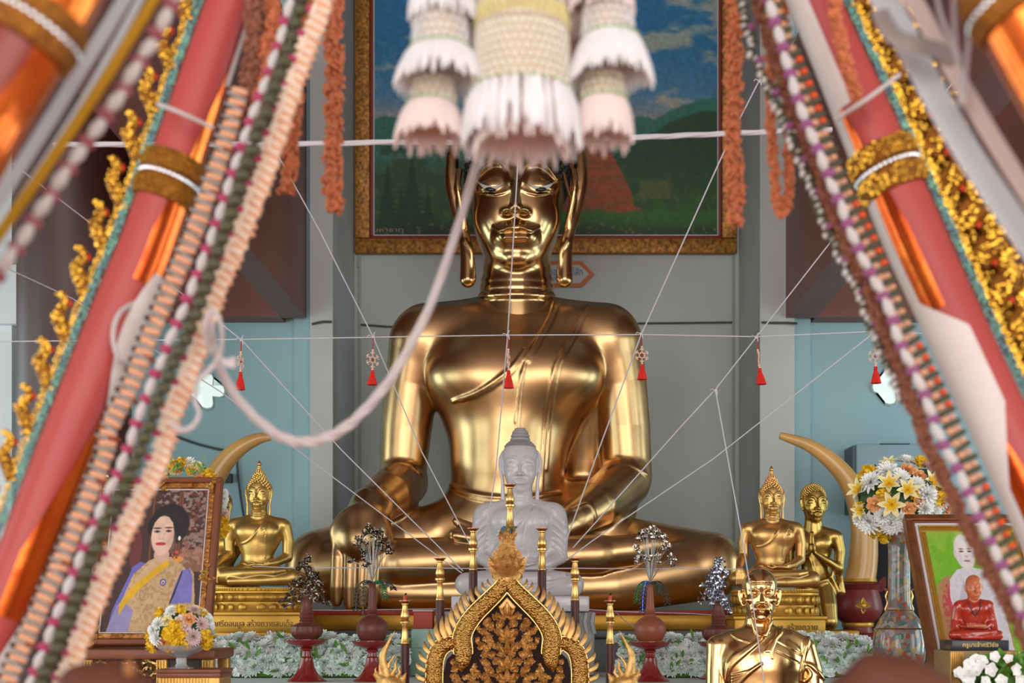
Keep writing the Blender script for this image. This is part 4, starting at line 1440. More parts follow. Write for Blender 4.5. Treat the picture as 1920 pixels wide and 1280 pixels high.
# ================================================================ gilded naga candle stand
YN = 8.0
def NP(x, y, d=0.0):
    """crop coordinates -> world on the stand's plane; d metres towards the viewer"""
    p = W(680 + x/3.282, 890 + y/3.282, YN)
    return np.array((p[0], YN - d, p[2]))
un = YN / F / 3.282
M_gilt = mat('carved_gilt', (0.92, 0.60, 0.24), rough=.5, metal=.9, var=.3, scale=24, col2=(.66, .36, .10), bump=.25, bscale=90)
M_gilt2 = mat('smooth_gilt', (0.78, 0.47, 0.16), rough=.27, metal=1.0, var=.12, scale=20)
M_gilt3 = mat('fin_gilt', (0.86, 0.54, 0.20), rough=.44, metal=.95, var=.12, scale=20)
M_brownpost = mat('brown_lacquer', srgb(74, 34, 32), rough=.4, coat=.1, spec=.3)
M_board = mat('dark_board', srgb(48, 32, 30), rough=.7, spec=.15)
def scale_mat():
    m = mat('gilt_scales', (0.70, 0.38, 0.10), rough=.3, metal=.95)
    nt = m.node_tree
    v = nt.nodes.new('ShaderNodeTexVoronoi'); v.inputs['Scale'].default_value = 105
    tc = [n for n in nt.nodes if n.type == 'TEX_COORD'][0]
    nt.links.new(tc.outputs['Object'], v.inputs['Vector'])
    b = nt.nodes.new('ShaderNodeBump'); b.inputs['Strength'].default_value = .8; b.inputs['Distance'].default_value = .006
    b.invert = True
    nt.links.new(v.outputs['Distance'], b.inputs['Height'])
    nt.links.new(b.outputs['Normal'], nt.nodes['Principled BSDF'].inputs['Normal'])
    rp = nt.nodes.new('ShaderNodeValToRGB')
    rp.color_ramp.elements[0].color = (.80, .46, .13, 1); rp.color_ramp.elements[1].color = (.26, .11, .02, 1)
    rp.color_ramp.elements[0].position = .25; rp.color_ramp.elements[1].position = .75
    nt.links.new(v.outputs['Distance'], rp.inputs['Fac'])
    nt.links.new(rp.outputs['Color'], nt.nodes['Principled BSDF'].inputs['Base Color'])
    return m
M_scale = scale_mat()
ng = thing('candle_stand', (NP(890, 0)[0], YN, 0), 'carved gilded candle stand of two arched serpents with seven candle posts, bottom centre', 'candle stand')
mirror = lambda x, q: 890 + (x - 890)*q
spine_pts = []
for q in (1, -1):
    mb = MB()
    c1 = spline([(898, 655), (945, 715), (1010, 780), (1085, 855), (1140, 930), (1166, 1000), (1160, 1070), (1160, 1130), (1168, 1180), (1172, 1212)], 6)
    r1 = np.interp(np.linspace(0, 1, len(c1)), [0, .15, .5, .7, .82, .92, 1], [44, 50, 57, 60, 46, 22, 5])
    mb.tube([NP(mirror(p[0], q), p[1], .03) for p in c1], [r*un for r in r1], n=16, flat=(1, .8))
    c2 = spline([(1195, 1080), (1215, 1046), (1255, 1040), (1300, 1066), (1326, 1120), (1336, 1190), (1338, 1290), (1338, 1420)], 6)
    r2 = np.interp(np.linspace(0, 1, len(c2)), [0, .15, .4, 1], [26, 42, 52, 54])
    mb.tube([NP(mirror(p[0], q), p[1], .015) for p in c2], [r*un for r in r2], n=16, flat=(1, .8))
    mb.build('serpent_body', M_scale, ng)
    # beaded edges along both sides of the serpent
    ed = MB()
    P1 = np.array(c1)[:40]
    for sgn in (1, -1):
        T_ = np.gradient(P1, axis=0); T_ /= np.linalg.norm(T_, axis=1)[:, None]
        Nn = np.stack([T_[:, 1], -T_[:, 0]], 1) * sgn
        E = P1 + Nn * (np.array(r1)[:len(P1)]*.98)[:, None]
        ed.tube([NP(mirror(p[0], q), p[1], .035) for p in E], 5*un, n=6)
    P2 = np.array(c2)
    T_ = np.gradient(P2, axis=0); T_ /= np.linalg.norm(T_, axis=1)[:, None]
    Nn = np.stack([T_[:, 1], -T_[:, 0]], 1)
    for sgn in (1, -1):
        E = P2 + sgn*Nn * (np.array(r2)*.98)[:, None]
        ed.tube([NP(mirror(p[0], q), p[1], .02) for p in E], 5*un, n=6)
    ed.build('edge_moulding', M_gilt2, ng)
    # flame fins along the outer edge
    fins = [(955, 655, 975, 605, 13), (985, 690, 1008, 636, 15), (1015, 715, 1042, 655, 17), (1055, 750, 1078, 675, 19), (1092, 780, 1112, 690, 21), (1125, 810, 1148, 712, 23),
            (1155, 850, 1172, 740, 24), (1180, 885, 1200, 780, 25), (1205, 935, 1232, 815, 27), (1232, 985, 1258, 850, 28), (1265, 1005, 1290, 868, 28), (1300, 1020, 1325, 905, 26),
            (1335, 1050, 1370, 955, 26), (1362, 1095, 1400, 1020, 24), (1380, 1150, 1430, 1085, 24), (1388, 1205, 1450, 1150, 24), (1392, 1262, 1452, 1215, 24)]
    for (xa_, ya_, xb_, yb_, wd) in fins:
        m1 = ((xa_*.6 + xb_*.4) + 12, (ya_*.6 + yb_*.4) + 4)
        m2 = ((xa_*.25 + xb_*.75) + 9, (ya_*.25 + yb_*.75) + 2)
        pts = spline([(xa_, ya_), m1, m2, (xb_, yb_)], 4)
        rr = np.interp(np.linspace(0, 1, len(pts)), [0, .35, .7, 1], [wd*.62, wd*.72, wd*.42, 1.0])
        MB().tube([NP(mirror(p[0], q), p[1], .035 - .0035*i) for i, p in enumerate(pts)], [r*un for r in rr], n=8, flat=(1, .6)).build('flame_fin', M_gilt3, ng)
    # serpent head with flame crest at the outer foot
    hd = SDF()
    B = lambda x, y, d=.03: NP(mirror(x, q), y, d)
    k_ = un
    hd.ball(B(1610, 1300), (80*k_, 60*k_*.8, 70*k_))
    hd.path([B(1560, 1320), B(1640, 1270), B(1690, 1230)], [60*k_, 44*k_, 20*k_], k=20*k_)
    hd.path([B(1560, 1320), B(1530, 1250), B(1508, 1215)], [40*k_, 20*k_, 3*k_], k=10*k_)
    for (xx, yy_, x2, y2, x3, y3, wd) in ((1610, 1270, 1650, 1120, 1575, 955, 30), (1600, 1260, 1575, 1190, 1560, 1130, 18), (1580, 1270, 1548, 1215, 1545, 1165, 16), (1640, 1260, 1668, 1190, 1640, 1090, 16),
                                       (1660, 1260, 1690, 1215, 1690, 1180, 14), (1615, 1180, 1592, 1130, 1568, 1100, 11), (1560, 1290, 1520, 1250, 1512, 1225, 12), (1640, 1180, 1668, 1120, 1640, 1050, 12)):
        pts = spline([(xx, yy_), ((xx+x2)/2+8, (yy_+y2)/2), (x2, y2), ((x2+x3)/2 + 8, (y2+y3)/2), (x3, y3)], 3)
        hd.path([B(p[0], p[1], .035) for p in pts], [k_*r for r in np.interp(np.linspace(0, 1, len(pts)), [0, .5, 1], [wd, wd*.62, 2.5])], k=6*k_)
    hd.build('serpent_head', M_gilt, ng, .0035) if False else hd.build('serpent_head', M_gilt, .0042, ng)
# dark board behind, gold filigree panel in front
R2 = random.Random(11)
out = [(890, 735), (960, 805), (1060, 895), (1100, 975), (1100, 1060), (1130, 1140), (1168, 1215), (1190, 1140), (1225, 1100), (1262, 1135), (1282, 1220), (1284, 1420)]
poly = out + [(1780 - x, y) for x, y in out[::-1][:-1]]
def loc2(p): 
    a = NP(p[0], p[1]); return (a[0], a[2])
MB().plate([loc2(p) for p in poly], .03, (0, YN + .02, 0), (1, 0, 0), (0, 0, 1)).build('back_board', M_board, ng, smooth=False)
inn = [(890, 752), (905, 790), (945, 830), (1010, 870), (1070, 930), (1090, 1000), (1075, 1060), (1085, 1085), (1060, 1110), (1090, 1150), (1110, 1190), (1130, 1230), (1190, 1220), (1200, 1140), (1225, 1120), (1248, 1160), (1255, 1240), (1258, 1420)]
polyi = np.array(inn + [(1780 - x, y) for x, y in inn[::-1][:-1]], float)
def inside(x, y, P):
    c = False; n = len(P); j = n-1
    for i in range(n):
        if (P[i][1] > y) != (P[j][1] > y) and x < (P[j][0]-P[i][0])*(y-P[i][1])/(P[j][1]-P[i][1]) + P[i][0]:
            c = not c
        j = i
    return c
fil = MB()
def frond(x0, y0, ang, L, curl, q, d0):
    """scrolling stem with leaflets"""
    pts = []; a = ang; x, y = x0, y0; n = 12
    for i in range(n):
        pts.append((x, y)); a += curl*(1 + i*.28)/n; x += math.cos(a)*L/n; y -= math.sin(a)*L/n
    ok = [p for p in pts if inside(p[0], p[1], polyi)]
    if len(ok) < 4: return
    fil.tube([NP(mirror(p[0], q), p[1], d0 + .012) for p in ok], [un*r for r in np.linspace(7, 3.5, len(ok))], n=6)
    e = ok[-1]
    fil.ball(NP(mirror(e[0], q), e[1], d0 + .014), (un*6, un*6, un*6), 7, 5)
    for i in range(1, len(ok) - 1):
        t = math.atan2(-(ok[i+1][1]-ok[i-1][1]), ok[i+1][0]-ok[i-1][0])
        for s_ in (1, -1):
            b = t + s_*(.75 + .2*R2.random()); l = 27*(1 - .35*i/len(ok)) * (.8 + .4*R2.random())
            tip = (ok[i][0] + math.cos(b)*l, ok[i][1] - math.sin(b)*l)
            if not inside(tip[0], tip[1], polyi): continue
            fil.leaf(NP(mirror(ok[i][0], q), ok[i][1], d0 + .008), NP(mirror(tip[0], q), tip[1], d0 + .022 + .008*R2.random()), un*15, (0, -1, .2*(R2.random()-.5)), .18, .04, n=4)
for q in (1, -1):
    for row, y in enumerate(range(795, 1420, 46)):
        for colm in range(0, 9):
            x = 904 + colm*46 + (23 if row % 2 else 0)
            if inside(x, y, polyi):
                frond(x, y, .9 + .5*((row + colm) % 3 - 1) + R2.uniform(-.3, .3), 62, (2.6 if (row+colm) % 2 else -2.6), q, 0)
# axis leaves and crown of the filigree
for (y, l, w_) in ((880, 100, 36), (985, 60, 34), (1010, 70, 30), (1100, 80, 34), (1190, 80, 34), (1270, 80, 34), (1360, 80, 34)):
    fil.leaf(NP(890, y, .012), NP(890, y - l, .03), un*w_, (0, -1, 0), .5, .05)
    for q in (1, -1):
        fil.leaf(NP(mirror(896, q), y - 8, .012), NP(mirror(934, q), y - l*.62, .03), un*w_*.75, (0, -1, 0), .5, .1)
        fil.leaf(NP(mirror(896, q), y, .012), NP(mirror(944, q), y - l*.1, .03), un*w_*.6, (0, -1, 0), .5, .1)
fil.build('filigree', M_gilt, ng)
MB().plate([loc2(p) for p in ((890, 752), (945, 812), (930, 838), (898, 800), (890, 870), (882, 800), (850, 838), (835, 812))], .02, (0, YN - .012, 0), (1, 0, 0), (0, 0, 1), bevel=.004).build('filigree_crown', M_gilt, ng)
# bud-shaped leaf ornament at the apex
bud = MB()
for layer, (n_, y0, y1, spread) in enumerate(((5, 600, 395, 70), (6, 625, 440, 104), (5, 632, 490, 100), (4, 640, 545, 80))):
    for i in range(n_):
        f = (i/(n_-1) - .5)*2
        bx_ = 890 + f*spread*.42; tx = 890 + f*spread*1.02
        ty = y1 + 70*abs(f)**1.6 + (0 if layer else 0)
        bud.leaf(NP(bx_, y0 - 10, .02 + .012*layer), NP(tx, ty, .05 + .02*layer - .02*abs(f)), un*(70 - 6*layer), (f*.5, -1, .15), .35, .06, n=6)
bud.tube([NP(890, y, .02) for y in np.linspace(660, 370, 12)], [un*r for r in (50, 58, 72, 86, 92, 90, 80, 66, 52, 38, 28, 18)], n=16, flat=(1, .45))
bud.build('leaf_bud', M_gilt, ng)
bl = MB()
for i in range(26):
    a = R2.uniform(-1.6, 1.6); yy_ = R2.uniform(355, 430)
    r_ = 30 + (yy_ - 355)*.45
    b_ = NP(890 + 6 + math.sin(a)*r_*.8, yy_, .03 + .05*math.cos(a)*.6)
    bl.leaf(b_, b_ + np.array((math.sin(a)*.018, -.012, .03)), un*20, (math.sin(a), -1, 0), .5)
bl.build('upper_leaves', M_gilt, ng)
# candle posts
def post(x, ycup, ygold, ybase, red=False):
    c = NP(x, ygold); h = lambda y: NP(x, y)[2] - c[2]
    d = -.05
    cc = (c[0], YN + .05, c[2])
    k_ = un
    H = (ygold - ycup)
    g_ = MB().lathe([(25*k_, 0), (27*k_, 3*k_), (27*k_, .03*H*k_), (24*k_, .05*H*k_), (21*k_, .2*H*k_), (16*k_, .40*H*k_), (20*k_, .43*H*k_), (20*k_, .45*H*k_), (30*k_, .475*H*k_), (31*k_, .52*H*k_), (24*k_, .545*H*k_),
                 (22*k_, .565*H*k_), (27*k_, .6*H*k_), (28*k_, .66*H*k_), (21*k_, .74*H*k_), (17*k_, .84*H*k_), (15*k_, .89*H*k_), (21*k_, .91*H*k_), (21*k_, .925*H*k_)], cc, 20).build('candle_post', M_gilt2, ng)
    MB().lathe([(27*k_, h(ybase)), (27*k_, -.001)], cc, 20).build('post_shaft', M_brownpost, g_)
    MB().lathe([(16*k_, .926*H*k_), (24*k_, .94*H*k_), (38*k_, .985*H*k_), (38*k_, 1.0*H*k_), (33*k_, 1.0*H*k_), (18*k_, .965*H*k_), (4*k_, .962*H*k_)], cc, 20).build('drip_cup', mat('copper_cup', (.5, .2, .09), rough=.3, metal=.9), g_)
    if red:
        MB().lathe([(11*k_, .965*H*k_), (11*k_, 1.1*H*k_), (9*k_, 1.12*H*k_)], cc, 10).build('candle_stub', mat('red_wax', srgb(190, 52, 34), rough=.4), g_)
        MB().tube([(cc[0], cc[1], cc[2] + 1.115*H*k_), (cc[0] + .003, cc[1], cc[2] + 1.15*H*k_), (cc[0] + .01, cc[1], cc[2] + 1.16*H*k_)], .005, n=6).build('wick', M_board, g_)
post(905, 52, 316, 420)
for q in (1, -1):
    post(mirror(1103, q), 324, 586, 900)
    post(mirror(1308, q), 508, 772, 1150)
    post(mirror(1525, q), 772, 1042, 1420, True)
# ribbon knotted round the top post
rb = MB(); 
for i in range(16):
    a = R2.uniform(-1.4, 1.4)
    b_ = NP(900 + math.sin(a)*28, R2.uniform(318, 352), .01 + .05*math.cos(a))
    rb.leaf(b_, b_ + np.array((math.sin(a)*.03, -.02, R2.uniform(-.02, .012))), un*20, (math.sin(a), -1, .2), .4)
o_ = rb.build('ribbon_knot', mat('blue_ribbon', srgb(88, 150, 180), rough=.7), ng)
rb = MB()
for i in range(9):
    a = R2.uniform(-.7, .9)
    b_ = NP(910 + math.sin(a)*26, R2.uniform(315, 340), .02 + .05*math.cos(a))
    rb.leaf(b_, b_ + np.array((math.sin(a)*.02, -.015, R2.uniform(-.02, .012))), un*20, (math.sin(a), -1, .2), .4)
rb.build('yellow_bow', mat('yellow_ribbon', srgb(190, 150, 50), rough=.7), o_)
# wooden foot reaching the floor
MB().bbox((NP(490, 0)[0], YN - .06, 0), (NP(1290, 0)[0], YN + .12, NP(0, 1418)[2]), .02).build('base', M_brownpost, ng)
for q in (1, -1):
    MB().bbox((NP(mirror(1525, q), 0)[0]-.12, YN - .08, 0), (NP(mirror(1525, q), 0)[0]+.16*q*0+.12, YN + .14, NP(0, 1400)[2]), .02).build('side_foot', M_brownpost, ng)
# ================================================================ red footed trays, clay vases, metal sprays
M_clay = mat('terracotta_lacquer', srgb(150, 82, 58), rough=.4, var=.1, scale=9)
M_clayd = mat('dark_terracotta', srgb(112, 58, 48), rough=.42, var=.12, scale=9)
M_silver = mat('silver_foil', (.62, .56, .5), rough=.22, metal=1.0)
M_bronze = mat('tarnished_foil', (.30, .24, .19), rough=.3, metal=1.0)
M_silverb = mat('bluish_silver_foil', (.55, .57, .64), rough=.2, metal=1.0)
M_stem = mat('wire_stem', (.5, .48, .46), rough=.35, metal=.8)
M_bluel = mat('blue_foil', (.1, .2, .7), rough=.2, metal=.9)
M_greenl = mat('green_foil', (.03, .25, .12), rough=.25, metal=.8)
M_dkfern = mat('dark_fern_foil', (.06, .08, .07), rough=.3, metal=.7)
YT = 9.5
def tray(px, py_top, w, label, group=None):
    c = W(px, py_top, YT)
    k = YT / F
    t = thing('footed_tray', (c[0], YT, zt_tab), label, 'tray')
    H = c[2] - zt_tab
    r = w*k/2
    cc = (c[0], YT, zt_tab + .0008)
    MB().lathe([(r*.9, 0), (r*.92, .008), (r*.72, .025), (r*.5, .06), (r*.36, .1), (r*.3, .15), (r*.29, .158), (r*.29, .168), (r*.22, .178), (r*.2, H-.085), (r*.28, H-.075), (r*.3, H-.068), (r*.24, H-.062), (r*.5, H-.052)], cc, 36).build('foot', M_redlac, t)
    MB().lathe([(r*.2, H-.0615), (r*.5, H-.0515), (r*.86, H-.03), (r*.94, H-.012), (r*1.0, H-.004), (r*1.0, H), (r*.95, H), (r*.88, H-.012), (r*.7, H-.014), (.01, H-.014)], cc, 40).build('dish', M_redlac, t)
    return t, (c[0], YT, zt_tab + H - .013)
def vase_long(px, c, k, label, m):
    t = thing('clay_vase', c, label, 'vase')
    MB().lathe([(20*k, 0), (24*k, 2*k), (22*k, 5*k), (25*k, 8*k), (29*k, 18*k), (30*k, 28*k), (27*k, 38*k), (19*k, 46*k), (11*k, 50*k), (8.5*k, 56*k), (10*k, 60*k), (8.5*k, 64*k), (7*k, 80*k), (6*k, 100*k), (6.5*k, 110*k), (8*k, 112*k), (5*k, 112*k), (4.5*k, 100*k)], (c[0], c[1], c[2] + .001), 32).build('vase_body', m, t)
    for z in (6, 54):
        MB().lathe([(24*k if z < 20 else 9*k, z*k), ((25.5 if z < 20 else 11)*k, (z+1)*k), ((24 if z < 20 else 9)*k, (z+2.5)*k)], (c[0], c[1], c[2] + .001), 28).build('ring', m, t)
    return t
def vase_ribbed(px, c, k, label, m):
    t = thing('clay_vase', c, label, 'vase')
    MB().lathe([(18*k, 0), (22*k, 2*k), (20*k, 4*k), (27*k, 10*k), (30*k, 18*k), (28*k, 27*k), (20*k, 32*k), (14*k, 34*k)], (c[0], c[1], c[2] + .001), 48, flute=(.035, 18)).build('vase_body', m, t)
    MB().lathe([(14*k, 33*k), (13*k, 36*k), (14*k, 38*k), (12*k, 41*k), (13.5*k, 45*k), (12*k, 48*k), (13.5*k, 52*k), (12*k, 55*k), (10.5*k, 62*k), (9*k, 68*k), (11*k, 78*k), (12*k, 84*k), (9*k, 84*k), (8*k, 70*k)], (c[0], c[1], c[2] + .001), 28).build('neck', m, t)
    return t
k = YT / F
def blossom(mb, p, r, d, n=5, rng=R):
    d = Vector(d).normalized(); x = d.orthogonal().normalized(); y = d.cross(x)
    a0 = rng.random()*6
    for i in range(n):
        a = a0 + 2*PI*i/n
        o = x*math.cos(a) + y*math.sin(a)
        mb.leaf(p, V3(p) + (o*.9 + d*.5)*r, r*.75, d - o*.4, .4, 0, n=3)
    mb.ball(V3(p) + d*r*.2, r*.25, 6, 4)
def spray_round(c, k, m, label, seed, ferns):
    rg = random.Random(seed)
    t = thing('metal_flower_spray', c, label, 'flower spray')
    st = MB(); heads = []
    for i in range(28):
        a = rg.uniform(0, 2*PI); s_ = rg.uniform(.12, 1.0)
        e = np.array((math.cos(a)*44*k*s_, math.sin(a)*30*k*s_, (98 - 62*s_**2.0 + rg.uniform(-8, 6))*k))
        e = e + np.array(c)
        m1 = np.array(c) + (e - np.array(c))*.5 + np.array((0, 0, 10*k))
        st.tube(spline([c, m1, e], 4), 1.0*k*.55, n=5)
        heads.append((e, (math.cos(a)*.6*s_, -.55, .5)))
    st.build('stems', M_stem, t)
    for (e, d) in heads:
        mb = MB()
        for j in range(3):
            blossom(mb, e + np.array((rg.uniform(-5, 5)*k, rg.uniform(-5, 5)*k, rg.uniform(-5, 5)*k)), 7.6*k, (d[0] + rg.uniform(-.5, .5), d[1] + rg.uniform(-.5, .5), d[2]), 5, rg)
        mb.build('blossom', m, t)
    for (dx, dz, mm, sd) in ferns:
        mb = MB()
        pts = spline([c, (c[0] + dx*k*.6, c[1] - 8*k, c[2] + 2*k), (c[0] + dx*k, c[1] - 14*k, c[2] + dz*k*.4), (c[0] + dx*k*1.1, c[1] - 16*k, c[2] + dz*k)], 8)
        mb.tube(pts, .6*k, n=5)
        for i in range(2, len(pts), 2):
            for s_ in (1, -1):
                b = pts[i]
                mb.leaf(b, b + np.array((s_*7*k, -2*k, -5*k)), 2.3*k, (0, -1, .3), .3, n=3)
        mb.build('fern_leaf', mm, t)
    return t
def spray_bush(c, k, m, label, seed, H, wid):
    rg = random.Random(seed)
    t = thing('metal_leaf_spray', c, label, 'leaf spray')
    st = MB(); st.tube([c, (c[0], c[1], c[2] + H*k*.9)], .8*k, n=6)
    tips = []
    for i in range(26):
        f = (i + .5)/26
        z = (f*H*.95)*k
        wd = wid*(1 - f**1.4)*rg.uniform(.7, 1.15) + 3
        a = rg.uniform(0, 2*PI)
        e = np.array((c[0] + math.cos(a)*wd*k, c[1] + math.sin(a)*wd*k*.7, c[2] + z - wd*.62*k))
        st.tube(spline([(c[0], c[1], c[2] + z), ((c[0]+e[0])/2, (c[1]+e[1])/2, c[2] + z + 5*k), e], 4), .5*k, n=4)
        tips.append((np.array((c[0], c[1], c[2] + z)), e))
    st.build('stems', m, t)
    for (b, e) in tips:
        mb = MB()
        for j in range(10):
            f = .3 + .75*j/9
            p = b + (e - b)*f + np.array((rg.uniform(-3, 3), rg.uniform(-3, 3), rg.uniform(-2, 5)))*k
            d = np.array((rg.uniform(-1, 1), rg.uniform(-1, .2), rg.uniform(-1, 1)))
            mb.leaf(p, p + d/np.linalg.norm(d)*8*k, 5.6*k, (rg.uniform(-.5, .5), -1, rg.uniform(-.3, .6)), .35, n=3)
            if j % 3 == 0: mb.ball(p, 1.9*k, 6, 4)
        mb.build('leaf_cluster', m, t)
    return t
t1, c1 = tray(575, 1198, 82, 'red lacquered footed tray carrying the ribbed dark vase, near the left golden statue')
t2, c2 = tray(698, 1201, 80, 'red lacquered footed tray left of the gilded candle stand')
t3, c3 = tray(1219, 1202, 80, 'red lacquered footed tray right of the gilded candle stand')
YT = 9.85
t4, c4 = tray(1347, 1203, 80, 'red lacquered footed tray half hidden behind the golden monk bust')
YT = 9.5
vase_ribbed(575, c1, k, 'ribbed dark clay vase on the leftmost red tray', M_clayd)
vase_long(698, c2, k, 'long necked dark clay vase before the hand of the big statue', M_clayd)
vase_long(1219, c3, k, 'long necked terracotta vase on the red tray right of the candle stand', M_clay)
vase_ribbed(1347, c4, 9.85/F, 'clay vase half hidden behind the head of the golden monk bust', M_clayd)
spray_bush((c1[0], c1[1], c1[2] + 86*k), k, M_bronze, 'bushy dark tarnished metal leaves in the ribbed vase at left', 3, 76, 44)
spray_round((c2[0], c2[1], c2[2] + 113.5*k), k, M_bronze, 'tarnished metal flowers with dark ferns in front of the golden hand', 4, [(-26, -50, M_dkfern, 1), (-14, -60, M_dkfern, 2), (24, -30, M_greenl, 3), (38, -12, M_dkfern, 4)])
spray_round((c3[0], c3[1], c3[2] + 113.5*k), k, M_silver, 'silvery wire flowers with blue leaves fanning from the terracotta vase at right', 5, [(-24, -36, M_greenl, 1), (-14, -52, M_bluel, 2), (28, -38, M_dkfern, 3), (14, -20, M_dkfern, 4)])
spray_bush((c4[0], c4[1], c4[2] + 86*9.85/F), 9.85/F, M_silverb, 'bushy bluish silver leaves beside the head of the golden monk bust', 6, 76, 42)

# ================================================================ flowers
M_petw = mat('white_petal', srgb(250, 251, 247), rough=.7, var=.05, scale=30)
M_petmint = mat('mint_white_petal', srgb(238, 249, 242), rough=.7, var=.05, scale=30)
M_pety = mat('yellow_petal', srgb(240, 196, 40), rough=.65, var=.12, scale=30)
M_peto = mat('peach_petal', srgb(238, 176, 116), rough=.65, var=.12, scale=30)
M_petpk = mat('blush_petal', srgb(232, 208, 204), rough=.7, var=.06, scale=30)
M_petcr = mat('cream_petal', srgb(240, 226, 170), rough=.65, var=.1, scale=30)
M_leafg = mat('fresh_leaf', srgb(104, 150, 60), rough=.55, var=.2, scale=30)
M_leafd = mat('dark_leaf', srgb(62, 96, 58), rough=.55, var=.2, scale=30)
def mum_mesh(n=46, seed=0):
    rg = random.Random(seed); mb = MB()
    for i in range(n):
        f = (i + .5)/n; el = math.asin(1 - f*1.12) if 1 - f*1.12 > -1 else -.2
        a = i*2.39996
        d = np.array((math.cos(el)*math.cos(a), math.cos(el)*math.sin(a), math.sin(el)))
        L = .62 + .38*f*rg.uniform(.85, 1.05)
        mb.leaf(d*.18, d*L, .3, (0, 0, 1) if abs(d[2]) < .8 else (1, 0, 0), .5, .1, n=3)
    return mb
def rose_mesh(seed=0):
    mb = MB(); rg = random.Random(seed)
    for L, (n, r, h, w) in enumerate(((3, .16, .42, .42), (5, .34, .4, .5), (6, .58, .3, .62), (7, .86, .08, .72))):
        for i in range(n):
            a = 2*PI*(i + .5*L)/n + rg.uniform(-.15, .15)
            o = np.array((math.cos(a), math.sin(a), 0))
            mb.leaf(o*r*.3 + np.array((0, 0, -.2)), o*r + np.array((0, 0, h)), w, -o*.8 + np.array((0, 0, .6)), -.45, -.15, n=4)
    mb.ball((0, 0, .2), (.2, .2, .24), 8, 6)
    return mb
def lily_mesh():
    mb = MB()
    for i in range(6):
        a = 2*PI*i/6
        o = np.array((math.cos(a), math.sin(a), 0))
        mb.leaf(o*.05, o*1.15 + np.array((0, 0, .34)), .52, (-o[0]*.3, -o[1]*.3, 1), .35, .22, n=6)
    return mb
def lily_heart():
    mb = MB()
    for i in range(6):
        a = 2*PI*i/6
        o = np.array((math.cos(a), math.sin(a), 0))
        mb.leaf(o*.03 + np.array((0, 0, .05)), o*.62 + np.array((0, 0, .3)), .3, (-o[0]*.3, -o[1]*.3, 1), .3, .22, n=4)
        mb.tube([(0, 0, .1), tuple(o*.3 + np.array((0, 0, .5)))], .03, n=5)
    return mb
def puff_mesh(seed=0, n=30):
    mb = MB(); rg = random.Random(seed)
    for i in range(n):
        z = 1 - 1.5*(i+.5)/n; a = i*2.39996
        d = np.array((math.sqrt(max(0, 1-z*z))*math.cos(a), math.sqrt(max(0, 1-z*z))*math.sin(a), z))
        x = Vector(d).orthogonal()
        mb.leaf(d*.5, d*.85 + np.array(x)*.35*rg.uniform(-1, 1), .55, d, .5, .1, n=3)
    mb.ball((0, 0, 0), .55, 8, 6)
    return mb
FM = {}
def flower_data(kind, m):
    key = (kind, m.name)
    if key not in FM:
        mb = {'mum': lambda: mum_mesh(46, 1), 'rose': lambda: rose_mesh(2), 'lily': lily_mesh, 'puff': lambda: puff_mesh(3), 'heart': lily_heart}[kind]()
        me = bpy.data.meshes.new(kind)
        me.from_pydata(mb.v, [], mb.f); me.materials.append(m)
        me.polygons.foreach_set('use_smooth', [True]*len(me.polygons))
        FM[key] = me
    return FM[key]
def put_flower(kind, m, p, d, r, parent, name=None, rg=R):
    o = bpy.data.objects.new(name or 'flower', flower_data(kind, m))
    COL.objects.link(o); o.parent = parent
    q = Vector(d).normalized().to_track_quat('Z', 'Y') @ Quaternion((0, 0, 1), rg.uniform(0, 6.28))
    o.rotation_mode = 'QUATERNION'; o.rotation_quaternion = q
    o.location = V3(p) - wloc(parent); o.scale = (r, r, r)
    if kind == 'lily':
        h = bpy.data.objects.new('flower_heart', flower_data('heart', M_pety)); COL.objects.link(h); h.parent = o
    return o
def leaves(mb, c, n, rr, L, rg, w=.4):
    for i in range(n):
        p = np.array(c) + np.array([rg.uniform(-a, a) for a in rr])
        d = np.array((rg.uniform(-1, 1), rg.uniform(-1, .1), rg.uniform(-.2, 1)))
        mb.leaf(p, p + d/np.linalg.norm(d)*L*rg.uniform(.7, 1.2), L*w, (rg.uniform(-.4, .4), -1, .5), .3, .15, n=3)
def bank(px0, px1, label, seed, n):
    rg = random.Random(seed)
    Y = 10.1; x0, x1 = W(px0, 0, Y)[0], W(px1, 0, Y)[0]
    t = thing('flower_bank', ((x0+x1)/2, Y, zt_tab), label, 'flowers')
    mb = MB(); mb.bbox((x0+.02, Y - .07, zt_tab + .0008), (x1-.02, Y + .1, zt_tab + .17), .03)
    mb.build('foam_base', M_leafg, t)
    lv = MB()
    for i in range(int((x1-x0)/.034)):
        z = zt_tab + rg.uniform(.05, .3)
        leaves(lv, (rg.uniform(x0, x1), Y - .1 + .18*max(0, (z-zt_tab-.15)), z), 1, (.01, .01, .01), .07, rg)
    lv.build('leaves', M_leafg, t)
    cnt = 0; rows = 5
    per = int(math.ceil(n/rows))
    for i in range(per):
        for j in range(rows):
            if cnt >= n: break
            x = x0 + (x1-x0)*(i + .5 + .45*(j % 2) - .2 + rg.uniform(-.2, .2))/per
            h = .07 + .056*j + rg.uniform(-.012, .012)
            y = Y - .085 + .16*(j/(rows-1.))**2 + rg.uniform(-.01, .01)
            kd = rg.choice(('mum', 'rose', 'mum', 'puff'))
            r = rg.uniform(.056, .074) * (1.12 if kd == 'mum' else .92)
            put_flower(kd, rg.choice((M_petw, M_petmint, M_petmint)), (x, y, zt_tab + h), (rg.uniform(-.4, .4), -1 + .5*j/rows, .25 + .22*j), r, t, 'flower', rg)
            cnt += 1
bank(382, 770, 'low bank of white flowers along the table below the left golden statue', 21, 98)
bank(1160, 1345, 'low bank of white roses between the candle stand and the golden monk bust', 22, 50)
bank(1500, 1650, 'low bank of white flowers right of the golden monk bust', 23, 42)
